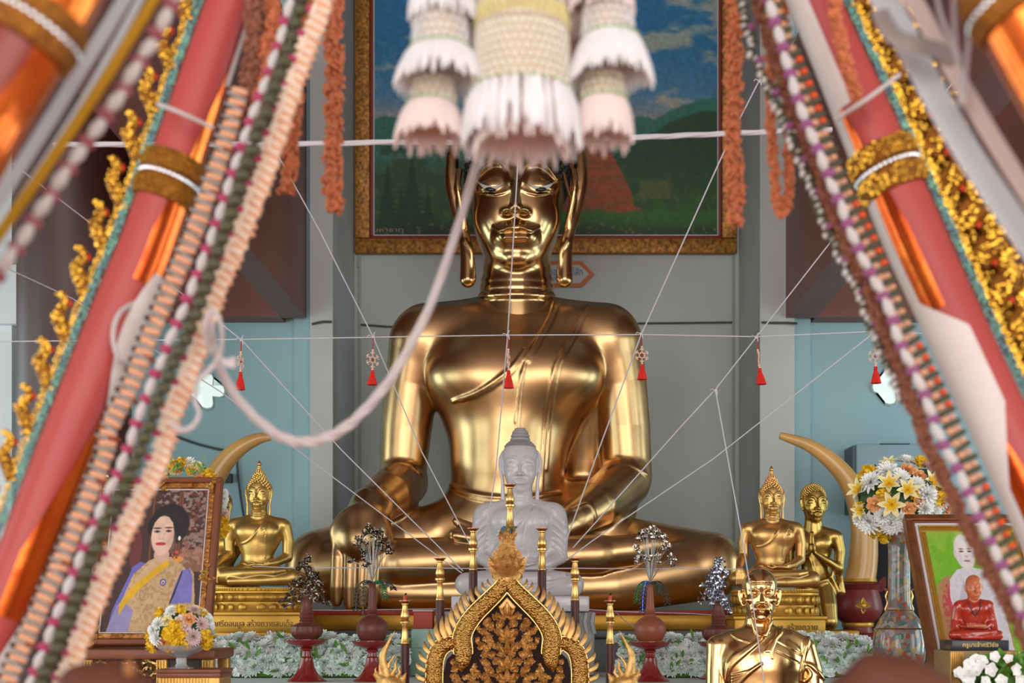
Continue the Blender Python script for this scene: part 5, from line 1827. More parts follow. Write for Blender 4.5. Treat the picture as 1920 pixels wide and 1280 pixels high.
# ================================================================ golden monk bust
M_goldmir = mat('mirror_gold', (0.84, 0.54, 0.23), rough=.18, metal=1.0, var=.08, scale=9, rvar=.05, bump=.02, bscale=30)
YM = 8.5
def MP(x, y, d=0.0):
    p = W(1320 + x/5.567, 1050 + y/5.567, YM)
    return np.array((p[0], YM - d, p[2]))
um = YM/F/5.567
def monk_bust():
    k = um
    S = SDF()
    cx = 560
    hs_ = 178*k
    c = MP(590, 360, 0)
    HT_ = headT(c[0], c[1] + .02, c[2], hs_, yaw=-.06, roll=.0)
    P = lambda x, y, z: HT_(np.array((x, y, z), float))
    kk = lambda v: v*hs_
    # skull and jaw of an old man
    S.ball(P(0, .3, .5), (kk(1.03), kk(1.15), kk(1.06)))
    S.ball(P(0, .0, -.45), (kk(.9), kk(.86), kk(1.02)), k=kk(.3))
    S.ball(P(0, -.32, -1.12), (kk(.56), kk(.5), kk(.46)), k=kk(.35))
    S.ball(P(0, -.66, -1.38), (kk(.26), kk(.18), kk(.16)), k=kk(.14))
    for q in (-1, 1):
        S.ball(P(q*.62, -.52, -.32), (kk(.3), kk(.26), kk(.22)), k=kk(.2))
        S.ball(P(q*.4, -.62, -.85), (kk(.24), kk(.22), kk(.3)), k=kk(.2))
        S.ball(P(q*.4, -.84, .12), (kk(.27), kk(.16), kk(.17)), k=kk(.1), sub=True)
        S.ball(P(q*.4, -.7, .1), (kk(.2), kk(.17), kk(.14)), k=kk(.04))
        S.path([P(q*.14, -.94, .22), P(q*.4, -.93, .36), P(q*.7, -.75, .26)], [kk(.06), kk(.065), kk(.05)], k=kk(.08))
        S.path([P(q*.2, -.86, -.02), P(q*.42, -.88, -.07), P(q*.62, -.76, -.0)], kk(.035), k=kk(.04))
        S.path([P(q*.3, -.92, -.5), P(q*.46, -.86, -.7), P(q*.52, -.76, -.98)], kk(.035), k=kk(.06), sub=True)
        S.path([P(q*.1, -.95, .42), P(q*.07, -.97, .28)], kk(.03), k=kk(.04), sub=True)
        # ears
        S.path([P(q*.98, .2, .3), P(q*1.16, .22, .26), P(q*1.2, .2, 0), P(q*1.1, .12, -.4), P(q*1.0, .08, -.62)], [kk(.07), kk(.1), kk(.09), kk(.09), kk(.1)], k=kk(.06))
        S.ball(P(q*1.06, .12, -.08), (kk(.1), kk(.12), kk(.34)), k=kk(.05))
        # spectacles-like lid rims
        ring_ = [P(q*.41 + .27*math.cos(t), -.96 + .10*abs(math.cos(t)) + (.14 if q*math.cos(t) > .5 else 0), .1 + .23*math.sin(t)) for t in np.linspace(0, 2*PI, 17)]
        S.path(ring_, kk(.028), k=kk(.02))
    S.path([P(-.14, -1.0, .14), P(.14, -1.0, .14)], kk(.025), k=kk(.02))
    S.path([P(0, -.9, .3), P(0, -1.02, .0), P(0, -1.22, -.34), P(0, -1.28, -.46)], [kk(.09), kk(.1), kk(.15), kk(.17)], k=kk(.1))
    for q in (-1, 1):
        S.ball(P(q*.22, -1.04, -.5), (kk(.16), kk(.17), kk(.12)), k=kk(.06))
        S.ball(P(q*.1, -1.15, -.62), kk(.055), k=kk(.03), sub=True)
    S.ball(P(0, -.78, -.86), (kk(.44), kk(.22), kk(.26)), k=kk(.14))
    S.path([P(-.4, -.82, -.88), P(-.2, -.99, -.83), P(0, -1.0, -.86), P(.2, -.99, -.83), P(.4, -.82, -.88)], [kk(.03), kk(.06), kk(.06), kk(.06), kk(.03)], k=kk(.03))
    S.path([P(-.34, -.84, -.93), P(0, -.98, -1.03), P(.34, -.84, -.93)], [kk(.03), kk(.07), kk(.03)], k=kk(.03))
    for i, z in enumerate((.62, .76, .9)):
        S.path([P(-.62, -.62 + .1*i, z + .05), P(-.3, -.80 + .1*i, z), P(0, -.85 + .1*i, z + .03), P(.3, -.80 + .1*i, z), P(.62, -.62 + .1*i, z + .05)], kk(.05), k=kk(.03))
        S.path([P(-.6, -.64 + .1*i, z - .02), P(-.3, -.83 + .1*i, z - .07), P(0, -.88 + .1*i, z - .04), P(.3, -.83 + .1*i, z - .07), P(.6, -.64 + .1*i, z - .02)], kk(.035), k=kk(.03), sub=True)
    # neck and shoulders
    N = lambda x, y, d=0.0: MP(x, y, d)
    S.path([N(590, 560, -.06), N(585, 760, -.07)], [135*k, 165*k], k=30*k)
    S.path([N(490, 610, .03), N(520, 720, .05), N(560, 790, .09)], [22*k, 24*k, 16*k], k=16*k)
    S.path([N(690, 610, .03), N(660, 720, .05), N(620, 790, .09)], [22*k, 24*k, 16*k], k=16*k)
    S.path([N(590, 800, -.06), N(300, 830, -.06), N(150, 890, -.06)], [130*k, 100*k, 105*k], k=60*k)
    S.path([N(590, 800, -.06), N(900, 820, -.06), N(1060, 900, -.06)], [130*k, 105*k, 105*k], k=60*k)
    S.ball(N(600, 1120, -.05), (480*k, 260*k, 420*k), k=60*k)
    S.path([N(145, 900, -.05), N(125, 1150, -.03), N(115, 1500, .0)], [108*k, 100*k, 98*k], k=25*k)
    S.path([N(1085, 920, -.05), N(1140, 1150, -.03), N(1160, 1500, .0)], [100*k, 105*k, 105*k], k=25*k)
    S.ball(N(610, 1420, -.05), (470*k, 250*k, 380*k), k=60*k)
    b0 = SDF(); b0.ops = list(S.ops)
    def ridge(pts, r, kk_=12, sub=False, sink=.2):
        q = np.array(spline([(1320 + a/5.567, 1050 + b/5.567) for a, b in pts], 9))
        Q = b0.trace(q[:, 0], q[:, 1], 7.6, 9.2); Q = Q[~np.isnan(Q[:, 0])]
        if len(Q) > 2: S.path(list(Q + np.array((0, r*k*sink, 0))), r*k, k=kk_*k, sub=sub)
    # robe: pleats falling from the left shoulder across the chest
    rg = random.Random(5)
    for i in range(9):
        f = i/8
        ridge([(700 - 30*f, 640 + 60*f), (620 - 60*f, 800 + 60*f), (480 - 60*f, 900 + 90*f), (330 - 40*f, 985 + 130*f), (255 - 25*f, 1080 + 170*f)], 17 - 5*f, 16)
    ridge([(285, 770), (360, 820), (480, 860)], 13, 12)
    for i in range(5):
        ridge([(760 + 14*i, 625 + 10*i), (765 + 10*i, 760), (740 - 8*i, 850), (700 - 14*i, 950)], 11, 12)
    ridge([(1112, 725), (1085, 850), (1060, 960), (1040, 1070), (1030, 1260)], 20, 14)
    ridge([(1090, 730), (1060, 850), (1035, 960), (1015, 1070), (1000, 1260)], 12, 10)
    ridge([(770, 856), (880, 918), (1010, 985)], 9, 8, True, 0)
    ridge([(760, 955), (870, 1010), (990, 1070)], 9, 8, True, 0)
    ridge([(1050, 1080), (1120, 1100), (1190, 1170), (1260, 1260)], 22, 16)
    ridge([(1060, 1110), (1100, 1150), (1110, 1210), (1060, 1270)], 18, 14)
    ridge([(700, 960), (708, 1020)], 10, 10)
    for i in range(6):
        ridge([(600 - 30*i, 1080 + 20*i), (480 - 20*i, 1150 + 25*i), (300, 1200 + 30*i)], 12, 14)
    S.box(MP(600, 1760, -.05), (1000*k, 1000*k, 200*k), sub=True)
    c0 = MP(600, 1560, -.05)
    root = thing('monk_bust', (c0[0], YM, c0[2]), 'shiny gold bust of a bald elderly monk with wrinkled brow and draped robe, lower right', 'statue')
    S.build('body', M_goldmir, .0042, root)
    return root, c0
mb_root, c0 = monk_bust()
pz = c0[2]
pdm = thing('bust_pedestal', (c0[0], YM, 0), 'red-brown pedestal box under the shiny gold monk bust', 'pedestal')
MB().bbox((c0[0]-.42, YM - .27, pz - .05), (c0[0]+.42, YM + .36, pz - .001), .01).build('top', M_step, pdm)
MB().bbox((c0[0]-.36, YM - .22, 0), (c0[0]+.36, YM + .32, pz - .051), .01).build('body', M_step, pdm)

# ================================================================ framed portrait on the left
M_goldfr = mat('gilt_moulding', srgb(190, 128, 66), rough=.35, metal=.65, var=.22, scale=22, col2=srgb(120, 70, 30), bump=.3, bscale=60)
M_goldfr2 = mat('gilt_strip', srgb(206, 160, 84), rough=.35, metal=.6, var=.15, scale=30)
M_brownfr = mat('brown_moulding', srgb(126, 70, 46), rough=.4, var=.1, scale=10)
M_passe = mat('white_strip', srgb(206, 200, 204), rough=.5)
def lean_plane(p00, p10, p01):
    """origin bottom left, x axis along the bottom, y axis up the leaning side (world points)"""
    o = V3(p00); ax = V3(p10) - o; ay = V3(p01) - o
    return o, ax, ay
Yb, Yt = 8.0, 8.32
O = W(160, 1210, Yb); BR = W(393, 1210, Yb); TR = W(414, 897, Yt)
ax = np.array((1.0, 0, 0)); Wd = BR[0] - O[0]
ayv = TR - BR; ayv[0] = 0; Hh = np.linalg.norm(ayv); ay = ayv/Hh
nrm = np.cross(ax, ay)
def frame_box(root, O, ax, ay, Wd, Hh, layers, depth):
    """layers: (from, to, height, material, name) widths measured inwards from the outer edge"""
    nrm = np.cross(ax, ay)
    M3 = Matrix((ax, nrm, ay)).transposed() if False else None
    for (a, b, h, m, nm) in layers:
        mb = MB()
        for (x0, x1, y0, y1) in ((a, Wd - a, a, b), (a, Wd - a, Hh - b, Hh - a), (a, b, b, Hh - b), (Wd - b, Wd - a, b, Hh - b)):
            q = [(x0, y0), (x1, y0), (x1, y1), (x0, y1)]
            mb.plate(q, h + depth, O - nrm*depth, tuple(ax), tuple(ay), bevel=min(.006, (b-a)*.3))
        mb.build(nm, m, root)
pf = thing('framed_portrait', (O[0] + Wd/2, Yb, O[2]), 'gilt framed portrait of a woman in a yellow sash and blue silk dress, lower left', 'framed portrait')
ux = Yb/F
frame_box(pf, O, ax, ay, Wd, Hh, [(0, 11*ux, .03, M_brownfr, 'outer_moulding'), (11*ux, 23*ux, .022, M_goldfr, 'gilt_moulding'), (23*ux, 25.5*ux, .012, M_passe, 'white_strip')], .035)
# corner and mid ornaments of the moulding
rg = random.Random(9)
def on_plane(x, y, d): return O + ax*x + ay*y + nrm*d
for (fx, fy) in ((Wd - 14*ux, Hh - 14*ux), (Wd - 13*ux, Hh*.42), (14*ux, 14*ux), (14*ux, Hh - 14*ux), (14*ux, Hh*.42), (Wd*.5, Hh - 13*ux), (Wd - 14*ux, 14*ux)):
    orn = MB()
    for i in range(16):
        a = rg.uniform(0, 6.28); b = on_plane(fx + rg.uniform(-8, 8)*ux, fy + rg.uniform(-16, 16)*ux, .022)
        orn.leaf(b, b + (ax*math.cos(a) + ay*math.sin(a))*9*ux + nrm*.008, 6*ux, tuple(nrm), .5, .2, n=4)
    orn.build('leaf_ornament', M_goldfr2, pf)
MB().plate([(2*ux, 2*ux), (Wd-2*ux, 2*ux), (Wd-2*ux, Hh-2*ux), (2*ux, Hh-2*ux)], .02, O - nrm*.03, tuple(ax), tuple(ay)).build('backing', M_brownfr, pf, smooth=False)
def ell_(x, y, cx, cy, rx, ry, s=.06): return sm(1 + s, 1 - s, np.sqrt(((x-cx)/rx)**2 + ((y-cy)/ry)**2))
def pol_(x, y, P, s=2.0):
    """soft inside mask of a convex-ish polygon through even-odd test"""
    c = np.zeros(len(x), bool); n = len(P); j = n-1
    for i in range(n):
        xi, yi = P[i]; xj, yj = P[j]
        cond = ((yi > y) != (yj > y)) & (x < (xj-xi)*(y-yi)/((yj-yi) if yj != yi else 1e-9) + xi)
        c ^= cond; j = i
    return c.astype(float)
def portrait(u, v):
    # coordinates of the crop the portrait was measured in
    y = 995 - v*(995-240); x = 52 + u*(620-52) - 0
    n = vnoise(x/14, y/14, 31, 3); n2 = vnoise(x/40, y/40, 32, 3)
    c = np.tile(np.array((70, 46, 42))/255., (len(x), 1))
    # patterned glass to the right and left of the head
    pat = sm(.42, .6, vnoise(x/20, y/16, 33, 3))
    c = mix(c, (158, 132, 124), ((x > 300)*(x < 450)*(y < 330)*pat + (x > 470)*(x < 615)*(y < 640)*pat)*.85)
    c = mix(c, (150, 70, 52), ((x > 470)*(x < 615)*(y < 640))*sm(.6, .7, n)*.7)
    for xx in (300, 455, 470, 618): c = mix(c, (120, 74, 48), sm(7, 4, np.abs(x-xx))*(y < 660))
    c = mix(c, (170, 120, 90), (x > 480)*(y > 560)*(y < 680)*.6)
    c = mix(c, (110, 52, 52), ell_(x, y, 215, 560, 36, 120)*.9)
    # dress
    c = mix(c, (104, 102, 178), pol_(x, y, [(190, 700), (205, 655), (250, 625), (300, 640), (270, 760), (210, 860), (150, 990), (90, 990), (110, 880)]))
    c = mix(c, (146, 136, 178), pol_(x, y, [(130, 860), (230, 800), (235, 995), (85, 995)]))
    c = mix(c, (196, 162, 118), pol_(x, y, [(215, 690), (300, 620), (350, 600), (430, 600), (500, 640), (560, 700), (590, 800), (590, 995), (215, 995), (235, 880), (160, 830)]))
    c = mix(c, (172, 132, 92), pol_(x, y, [(215, 690), (300, 620), (350, 600), (430, 600), (500, 640), (560, 700), (590, 800), (590, 995), (215, 995), (235, 880), (160, 830)])*sm(.5, .62, n)*.7)
    c = mix(c, (112, 108, 190), pol_(x, y, [(470, 740), (500, 672), (545, 660), (572, 700), (575, 840), (440, 850)])*(.8 + .2*n))
    c = mix(c, (52, 46, 58), pol_(x, y, [(480, 735), (500, 672), (508, 676), (470, 800), (448, 850), (440, 846)]))
    c = mix(c, (188, 156, 112), pol_(x, y, [(545, 655), (575, 690), (592, 850), (575, 850), (568, 710)]))
    c = mix(c, (216, 166, 26), pol_(x, y, [(405, 610), (425, 640), (330, 712), (262, 770), (185, 850), (150, 912), (146, 850), (205, 772), (240, 738)]))
    c = mix(c, (196, 164, 128), pol_(x, y, [(300, 640), (340, 600), (420, 602), (330, 668), (240, 735), (225, 720)])*.9)
    # neck, hair, face
    c = mix(c, (206, 164, 142), ell_(x, y, 372, 590, 46, 40))
    c = mix(c, (36, 32, 34), ell_(x, y, 405, 425, 118, 112))
    c = mix(c, (36, 32, 34), ell_(x, y, 306, 440, 34, 50))
    c = mix(c, (58, 50, 52), ell_(x, y, 410, 390, 80, 60, .6)*.25)
    c = mix(c, (222, 184, 164), ell_(x, y, 368, 485, 68, 106))
    c = mix(c, (222, 184, 164), pol_(x, y, [(312, 420), (345, 385), (395, 385), (425, 420), (432, 500), (315, 500)]))
    c = mix(c, (196, 150, 132), ell_(x, y, 425, 520, 24, 60, .5)*.4)
    for (ex, ey) in ((333, 464), (402, 461)):
        c = mix(c, (64, 44, 42), ell_(x, y, ex, ey-18, 25, 4.5, .3)*.85)
        c = mix(c, (70, 50, 50), ell_(x, y, ex, ey, 18, 6.5, .3)*.9)
        c = mix(c, (206, 180, 176), ell_(x, y, ex, ey + 1, 12, 3, .4)*.5)
        c = mix(c, (26, 22, 24), ell_(x, y, ex, ey, 6, 6, .3))
    c = mix(c, (190, 142, 124), ell_(x, y, 360, 502, 18, 8, .4)*.6)
    c = mix(c, (238, 206, 188), ell_(x, y, 364, 485, 6, 26, .6)*.6)
    c = mix(c, (192, 60, 62), ell_(x, y, 360, 530, 31, 9, .2))
    c = mix(c, (150, 40, 46), ell_(x, y, 360, 529, 28, 2, .3))
    c = mix(c, (232, 226, 222), ell_(x, y, 470, 500, 8, 12))
    c = mix(c, (206, 84, 66), ell_(x, y, 466, 590, 34, 24)*sm(.35, .5, n))
    c = mix(c, (220, 150, 60), ell_(x, y, 466, 612, 36, 16)*sm(.45, .55, n))
    c = mix(c, (70, 80, 160), ell_(x, y, 395, 735, 19, 19)); c = mix(c, (206, 196, 180), ell_(x, y, 395, 735, 12, 12)); c = mix(c, (160, 60, 60), ell_(x, y, 395, 737, 6, 7))
    c = mix(c, (140, 118, 92), sm(3, 1.5, np.abs(np.hypot(x-290, y-800) - 24 - 8*n))*.6)
    return c * (.92 + .16*n2)[:, None]
a0 = 25.5*ux
def plmap(u, v):
    return (O + nrm*.006)[None] + ax[None]*(a0 + u*(Wd-2*a0))[:, None] + ay[None]*(a0 + v*(Hh-2*a0))[:, None]
canvas('photograph', 0, 1, 0, 1, 200, 260, portrait, pf, plmap, M_canvas)
# carved gilt table carrying it
zst = O[2] - .02
cs = thing('carved_table', (O[0] + Wd/2, 8.1, 0), 'small carved gilt table with scrollwork rail under the framed portrait', 'table')
xa, xb = W(150, 0, 7.95)[0], W(398, 0, 7.95)[0]
MB().bbox((xa, 7.93, zst - .06), (xb + .02, 8.42, zst), .01).build('tabletop', M_brownfr, cs)
M_rail = mat('carved_rail_gilt', (.62, .42, .14), rough=.32, metal=.9, var=.35, scale=40, col2=(.3, .16, .04))
lg = []
for x in (xa + .04, W(303, 0, 7.95)[0] , xb - .03):
    mb = MB().bbox((x - .035, 7.95, 0), (x + .035, 8.02, zst - .061), .008)
    for j in range(4):
        mb.tube([(x - .026 + .0175*j, 7.947, .02), (x - .026 + .0175*j, 7.947, zst - .07)], .006, n=6)
    mb.build('leg', M_goldfr2, cs)
for x in (xa + .04, xb - .03):
    MB().bbox((x - .035, 8.33, 0), (x + .035, 8.4, zst - .061), .008).build('leg', M_goldfr2, cs)
fl = MB(); rg = random.Random(4)
x0_, x1_ = xa + .075, W(303, 0, 7.95)[0] - .035
for cxf in (.12, .38, .62, .88):
    cxx = x0_ + (x1_-x0_)*cxf
    for s_ in (1, -1):
        pts = [(cxx + s_*(.012 + .0085*t)*math.cos(t*1.5)*1.1, 7.962, zst - .125 + (.01 + .0075*t)*math.sin(t*1.5)) for t in np.linspace(0, 6.0, 26)]
        fl.tube(pts, .006, n=6)
    for i in range(22):
        a = rg.uniform(0, 6.28); r_ = rg.uniform(.02, .075)
        b = np.array((cxx + math.cos(a)*r_, 7.96, zst - .125 + math.sin(a)*r_*.7))
        fl.leaf(b, b + np.array((math.cos(a + 1)*.03, -.012, math.sin(a + 1)*.03)), .02, (0, -1, 0), .5, .2, n=4)
fl.build('scroll_rail', M_rail, cs)
MB().bbox((xa + .08, 7.985, zst - .2), (x1_ + .3, 7.995, zst - .061), .003).build('rail_panel', mat('rail_dark', srgb(60, 44, 36), rough=.5), cs)
# garland of cloth flowers round the frame
gl = thing('frame_garland', tuple(W(345, 880, 8.36)), 'peach and yellow cloth flowers fixed along the top and side of the portrait frame', 'flower garland')
rg = random.Random(8)
for i in range(24):
    f = i/23
    px, py = 288 + 104*f + rg.uniform(-4, 4), 888 - 16*math.sin(PI*min(1, f*1.1)) + rg.uniform(-7, 10)
    p = W(px, py, 8.46 + rg.uniform(0, .03))
    kd, m = rg.choice((('rose', M_peto), ('mum', M_petw), ('puff', M_pety), ('rose', M_petpk), ('rose', M_peto), ('puff', M_petcr)))
    put_flower(kd, m, p, (rg.uniform(-.4, .4), -1, rg.uniform(.1, .9)), rg.uniform(.034, .05), gl, 'flower', rg)
for i in range(9):
    f = i/8
    p = W(418 + rg.uniform(-3, 3), 925 + 75*f, 8.44)
    kd, m = (('mum', M_petw), ('mum', M_petpk), ('puff', M_pety))[0 if f < .4 else (1 if f < .6 else 2)]
    put_flower(kd, m, p, (.8, -1, .1), rg.uniform(.034, .045), gl, 'flower', rg)
lv = MB(); leaves(lv, W(340, 878, 8.42), 40, (.17, .03, .05), .04, rg); lv.build('leaves', M_leafg, gl)

# ================================================================ glass bowl of flowers on a gilt box
Yg = 7.65
M_glass = mat('bowl_glass', (.86, .86, .9), rough=.12, spec=.6, trans=.75, ior=1.4)
zb_ = W(0, 1253, Yg)[2]
kg = Yg/F
cb_ = W(340, 0, Yg)
gb = thing('gilt_box', (cb_[0], Yg, 0), 'gilt ribbed box stand with brown stepped lid under the glass flower bowl', 'stand')
xa, xb = W(293, 0, Yg - .12)[0], W(392, 0, Yg - .12)[0]
MB().bbox((xa, Yg - .14, zb_ - .02), (xb + .07, Yg + .16, zb_), .004).bbox((xa + .004, Yg - .135, zb_ - .045), (xb + .066, Yg + .155, zb_ - .0205), .004).build('lid', M_brownfr, gb)
mb = MB().bbox((xa + .01, Yg - .125, 0), (xb + .06, Yg + .15, zb_ - .0455), .006)
for i in range(16):
    x = xa + .025 + (xb - xa - .03)*i/15
    mb.tube([(x, Yg - .126, .05), (x, Yg - .126, zb_ - .05)], .006, n=6)
mb.build('ribbed_body', M_goldfr2, gb)
bw = thing('glass_bowl', (cb_[0], Yg, zb_), 'footed clear glass bowl holding the yellow and white flower dome', 'bowl')
hb = W(0, 1208, Yg)[2] - zb_
MB().lathe([(24*kg, 0), (25*kg, .004), (12*kg, .012), (9*kg, .03), (10*kg, .045), (9*kg, .06), (16*kg, .07), (34*kg, .095), (44*kg, .12), (46*kg, .135), (44*kg, .135), (41*kg, .12), (30*kg, .1), (12*kg, .085), (.001, .082)], (cb_[0], Yg, zb_ + .001), 40).build('bowl_body', M_glass, bw)
fd = thing('flower_dome', (cb_[0], Yg, zb_ + .14), 'dome of yellow, white and peach flowers in the footed glass bowl by the portrait', 'flowers')
rg = random.Random(12)
cdm = np.array((W(340, 1178, Yg)[0], Yg, W(0, 1178, Yg)[2]))
rx, rz = 60*kg, 46*kg
MB().ball(cdm + np.array((0, .0, -.005)), (rx*.78, rx*.62, rz*.8), 16, 10).build('foam_ball', M_leafd, fd)
specs = [(-.62, -.35, 'mum', M_petw, .07), (.52, -.32, 'mum', M_petpk, .074), (-.42, -.6, 'rose', M_peto, .052), (.4, .42, 'rose', M_peto, .054), (-.2, -.2, 'puff', M_pety, .056), (.02, .12, 'puff', M_pety, .056), (-.3, .35, 'rose', M_petcr, .05), (-.55, .2, 'mum', M_petw, .056),
         (.2, -.2, 'puff', M_pety, .05), (.85, -.3, 'puff', M_pety, .06), (.84, -.62, 'puff', M_pety, .05), (-.9, -.75, 'puff', M_pety, .05), (-.95, -.3, 'puff', M_pety, .04), (.1, .75, 'puff', M_pety, .045), (.75, .2, 'mum', M_petpk, .06), (.18, .35, 'rose', M_petpk, .05), (-.15, .7, 'mum', M_petw, .055), (.5, .75, 'mum', M_petpk, .05), (-.55, .65, 'puff', M_pety, .045), (.3, .1, 'rose', M_petpk, .05),
         (.05, -.5, 'puff', M_pety, .05), (-.75, -.05, 'mum', M_petw, .05), (-.2, -.75, 'puff', M_pety, .045), (.3, -.62, 'puff', M_pety, .045)]
for (a, b, kd, m, r) in specs:
    yv = math.sqrt(max(.05, 1 - a*a*.9 - b*b*.8))
    p = cdm + np.array((a*rx, -yv*rx*.7, b*rz))
    put_flower(kd, m, p, (a*.9, -yv, b*.8 + .15), r*.82, fd, 'flower', rg)
for i in range(12):
    a = rg.uniform(0, 6.28); p = cdm + np.array((math.cos(a)*rx*.7, rx*.35 + .03, math.sin(a)*rz*.6 + .02))
    put_flower('puff', M_pety if i % 2 else M_petw, p, (math.cos(a), .6, math.sin(a)), .045, fd, 'flower', rg)

# ================================================================ leaning framed picture on the right
Yb2, Yt2 = 7.65, 8.32
O2 = W(1752, 1290, Yb2); TL = W(1686, 969, Yt2)
ay2 = TL - O2; O2x = O2.copy(); ay2[0] = 0; H2 = np.linalg.norm(ay2); ay2 = ay2/H2
W2 = U(250, Yb2); u2 = Yb2/F
fp = thing('framed_picture', (O2[0] + W2/2, Yb2, O2[2]), 'gold framed picture of a pale robed monk on a bright green ground, lower right', 'framed picture')
frame_box(fp, O2, ax, ay2, W2, H2, [(0, 14*u2, .035, mat('bronze_moulding', srgb(150, 96, 62), rough=.3, metal=.7, var=.2, scale=16), 'outer_moulding'), (14*u2, 18*u2, .022, M_brownfr, 'inner_moulding'),
          (18*u2, 25*u2, .018, M_passe, 'white_strip'), (25*u2, 28*u2, .022, M_goldfr2, 'gilt_bead'), (28*u2, 39*u2, .014, mat('gold_mount', srgb(176, 132, 48), rough=.4, metal=.5, var=.1), 'gold_mount')], .04)
n2v = np.cross(ax, ay2)
MB().plate([(2*u2, 2*u2), (W2-2*u2, 2*u2), (W2-2*u2, H2-2*u2), (2*u2, H2-2*u2)], .02, O2 - n2v*.035, tuple(ax), tuple(ay2)).build('backing', M_brownfr, fp, smooth=False)
def monkpic(u, v):
    # crop-8 coordinates: x 430..1060, y 460..1290 at the left edge
    y = 1290 - v*(1290-460); x = 440 + u*620
    n = vnoise(x/16, y/16, 41, 3); n2 = vnoise(x/90, y/90, 42, 3)
    c = np.tile(np.array((112, 172, 40))/255., (len(x), 1))
    c = mix(c, (142, 180, 66), sm(.4, .7, n2)*.8)
    c = mix(c, (176, 128, 88), pol_(x, y, [(440, 1290), (430, 900), (455, 790), (520, 740), (640, 735), (760, 800), (900, 1000), (900, 1290)]))
    c = mix(c, (176, 66, 70), pol_(x, y, [(470, 1290), (460, 900), (490, 810), (530, 770), (640, 765), (760, 850), (880, 1290)])*sm(.4, .55, n)*.9)
    c = mix(c, (196, 66, 84), pol_(x, y, [(500, 960), (510, 830), (545, 775), (600, 765), (560, 960)]))
    c = mix(c, (206, 200, 206), pol_(x, y, [(550, 1130), (525, 860), (545, 760), (610, 700), (690, 680), (800, 700), (880, 800), (900, 1290), (600, 1290)]))
    c = mix(c, (166, 156, 170), pol_(x, y, [(600, 1290), (580, 900), (640, 760), (700, 900), (690, 1290)])*.5)
    c = mix(c, (216, 206, 204), ell_(x, y, 690, 590, 72, 110))
    c = mix(c, (232, 224, 222), ell_(x, y, 690, 540, 66, 70, .4)*.6)
    c = mix(c, (206, 190, 186), ell_(x, y, 622, 600, 12, 28))
    for ex in (668, 726): c = mix(c, (70, 60, 70), ell_(x, y, ex, 586, 16, 6, .3)*.9); c = mix(c, (90, 80, 84), ell_(x, y, ex, 570, 20, 4, .3)*.8)
    c = mix(c, (150, 110, 110), ell_(x, y, 697, 645, 24, 6, .3)); c = mix(c, (176, 156, 156), ell_(x, y, 697, 618, 16, 6, .4)*.7)
    return c*(.94 + .12*n)[:, None]
a2 = 39*u2
def plmap2(u, v):
    return (O2 + n2v*.008)[None] + ax[None]*(a2 + u*(W2-2*a2))[:, None] + ay2[None]*(a2 + v*(H2-2*a2))[:, None]
canvas('photograph', 0, 1, 0, 1, 170, 220, monkpic, fp, plmap2, M_canvas)
es = thing('picture_easel', (O2[0] + W2/2, 7.9, 0), 'dark wooden stand under the leaning green picture', 'stand')
MB().bbox((O2[0] - .02, Yb2 - .05, O2[2] - .06), (O2[0] + W2 + .02, 8.4, O2[2] - .028), .006).build('ledge', M_wood, es)
for x in (O2[0] + .08, O2[0] + W2 - .08):
    MB().bbox((x-.03, Yb2, 0), (x+.03, 8.3, O2[2] - .061), .006).build('leg', M_wood, es)

# ================================================================ little red monk on a gilt box with white blossoms
Yr = 7.25
T, k, c = place(1826, 1199, Yr, .152, yaw=-.12)
M_redwax = mat('glossy_red_robe', srgb(168, 46, 26), rough=.22, coat=.6, var=.12, scale=20)
M_skin = mat('painted_skin', srgb(190, 104, 64), rough=.35, coat=.3)
root = thing('monk_figure', tuple(c), 'small glossy red seated monk figure on a black lettered plinth before the green picture', 'statue')
S, HT_, s = seated(T, k, hand='lap', head=92, robe='full', headz=645, long_ears=False, hyaw=.1, thin=False)
# robe hanging from the shoulders down beside the torso
S.path([T((-200, 10, 400)), T((-225, 20, 250)), T((-235, -20, 120))], [46*k, 50*k, 50*k], k=30*k)
S.path([T((200, 10, 400)), T((235, 20, 250)), T((250, -20, 120))], [46*k, 50*k, 50*k], k=30*k)
S.build('robe', M_redwax, .0042, root)
H = SDF(); head_ops(H, headT(*T((0, 6, 645)), s*1.02, yaw=-.02), s*1.02, long_ears=False, smile=.4)
H.build('head', M_skin, .0036, root)
ch = MB()
hd_ = SDF(); 
hands = SDF()
for q in (-1, 1):
    hands.path([T((q*95, -160, 172)), T((q*30, -192, 172)), T((-q*40, -198, 176))], [23*k, 26*k, 16*k], k=10*k)
hands.build('hands', M_skin, .0036, root)
Q = surf(S, T, spline([(-75, 470), (-60, 400), (-25, 330), (5, 300), (35, 340), (60, 410), (72, 470)], 6), .006)
for q in Q: ch.ball(q, 8*k, 6, 4)
ch.build('bead_necklace', mat('dark_bead', srgb(56, 26, 22), rough=.3), root)
xa, xb = W(1784, 0, Yr - .1)[0], W(1891, 0, Yr - .1)[0]
zp0 = W(0, 1219, Yr - .1)[2]
pl = MB().bbox((xa, Yr - .11, zp0), (xb, Yr + .12, c[2] - .0005), .004).build('plinth', mat('black_plinth', srgb(40, 42, 50), rough=.3), root)
text_mesh('inscription', 'ครูบาเจ้าศรีวิชัย', U(66, 7.13), U(12, 7.13), W(1838, 1209, 7.136), mat('gold_letter', srgb(196, 168, 100), rough=.35, metal=.5), pl)
bx = thing('gilt_box', ((xa+xb)/2, Yr, 0), 'gilt ribbed box stand under the little red monk figure', 'stand')
xa -= .005; xb += .05
MB().bbox((xa - .015, Yr - .14, 0), (xb, Yr + .16, zp0 - .001), .006).build('box_body', mat('box_core', srgb(150, 120, 80), rough=.5), bx)
mb = MB()
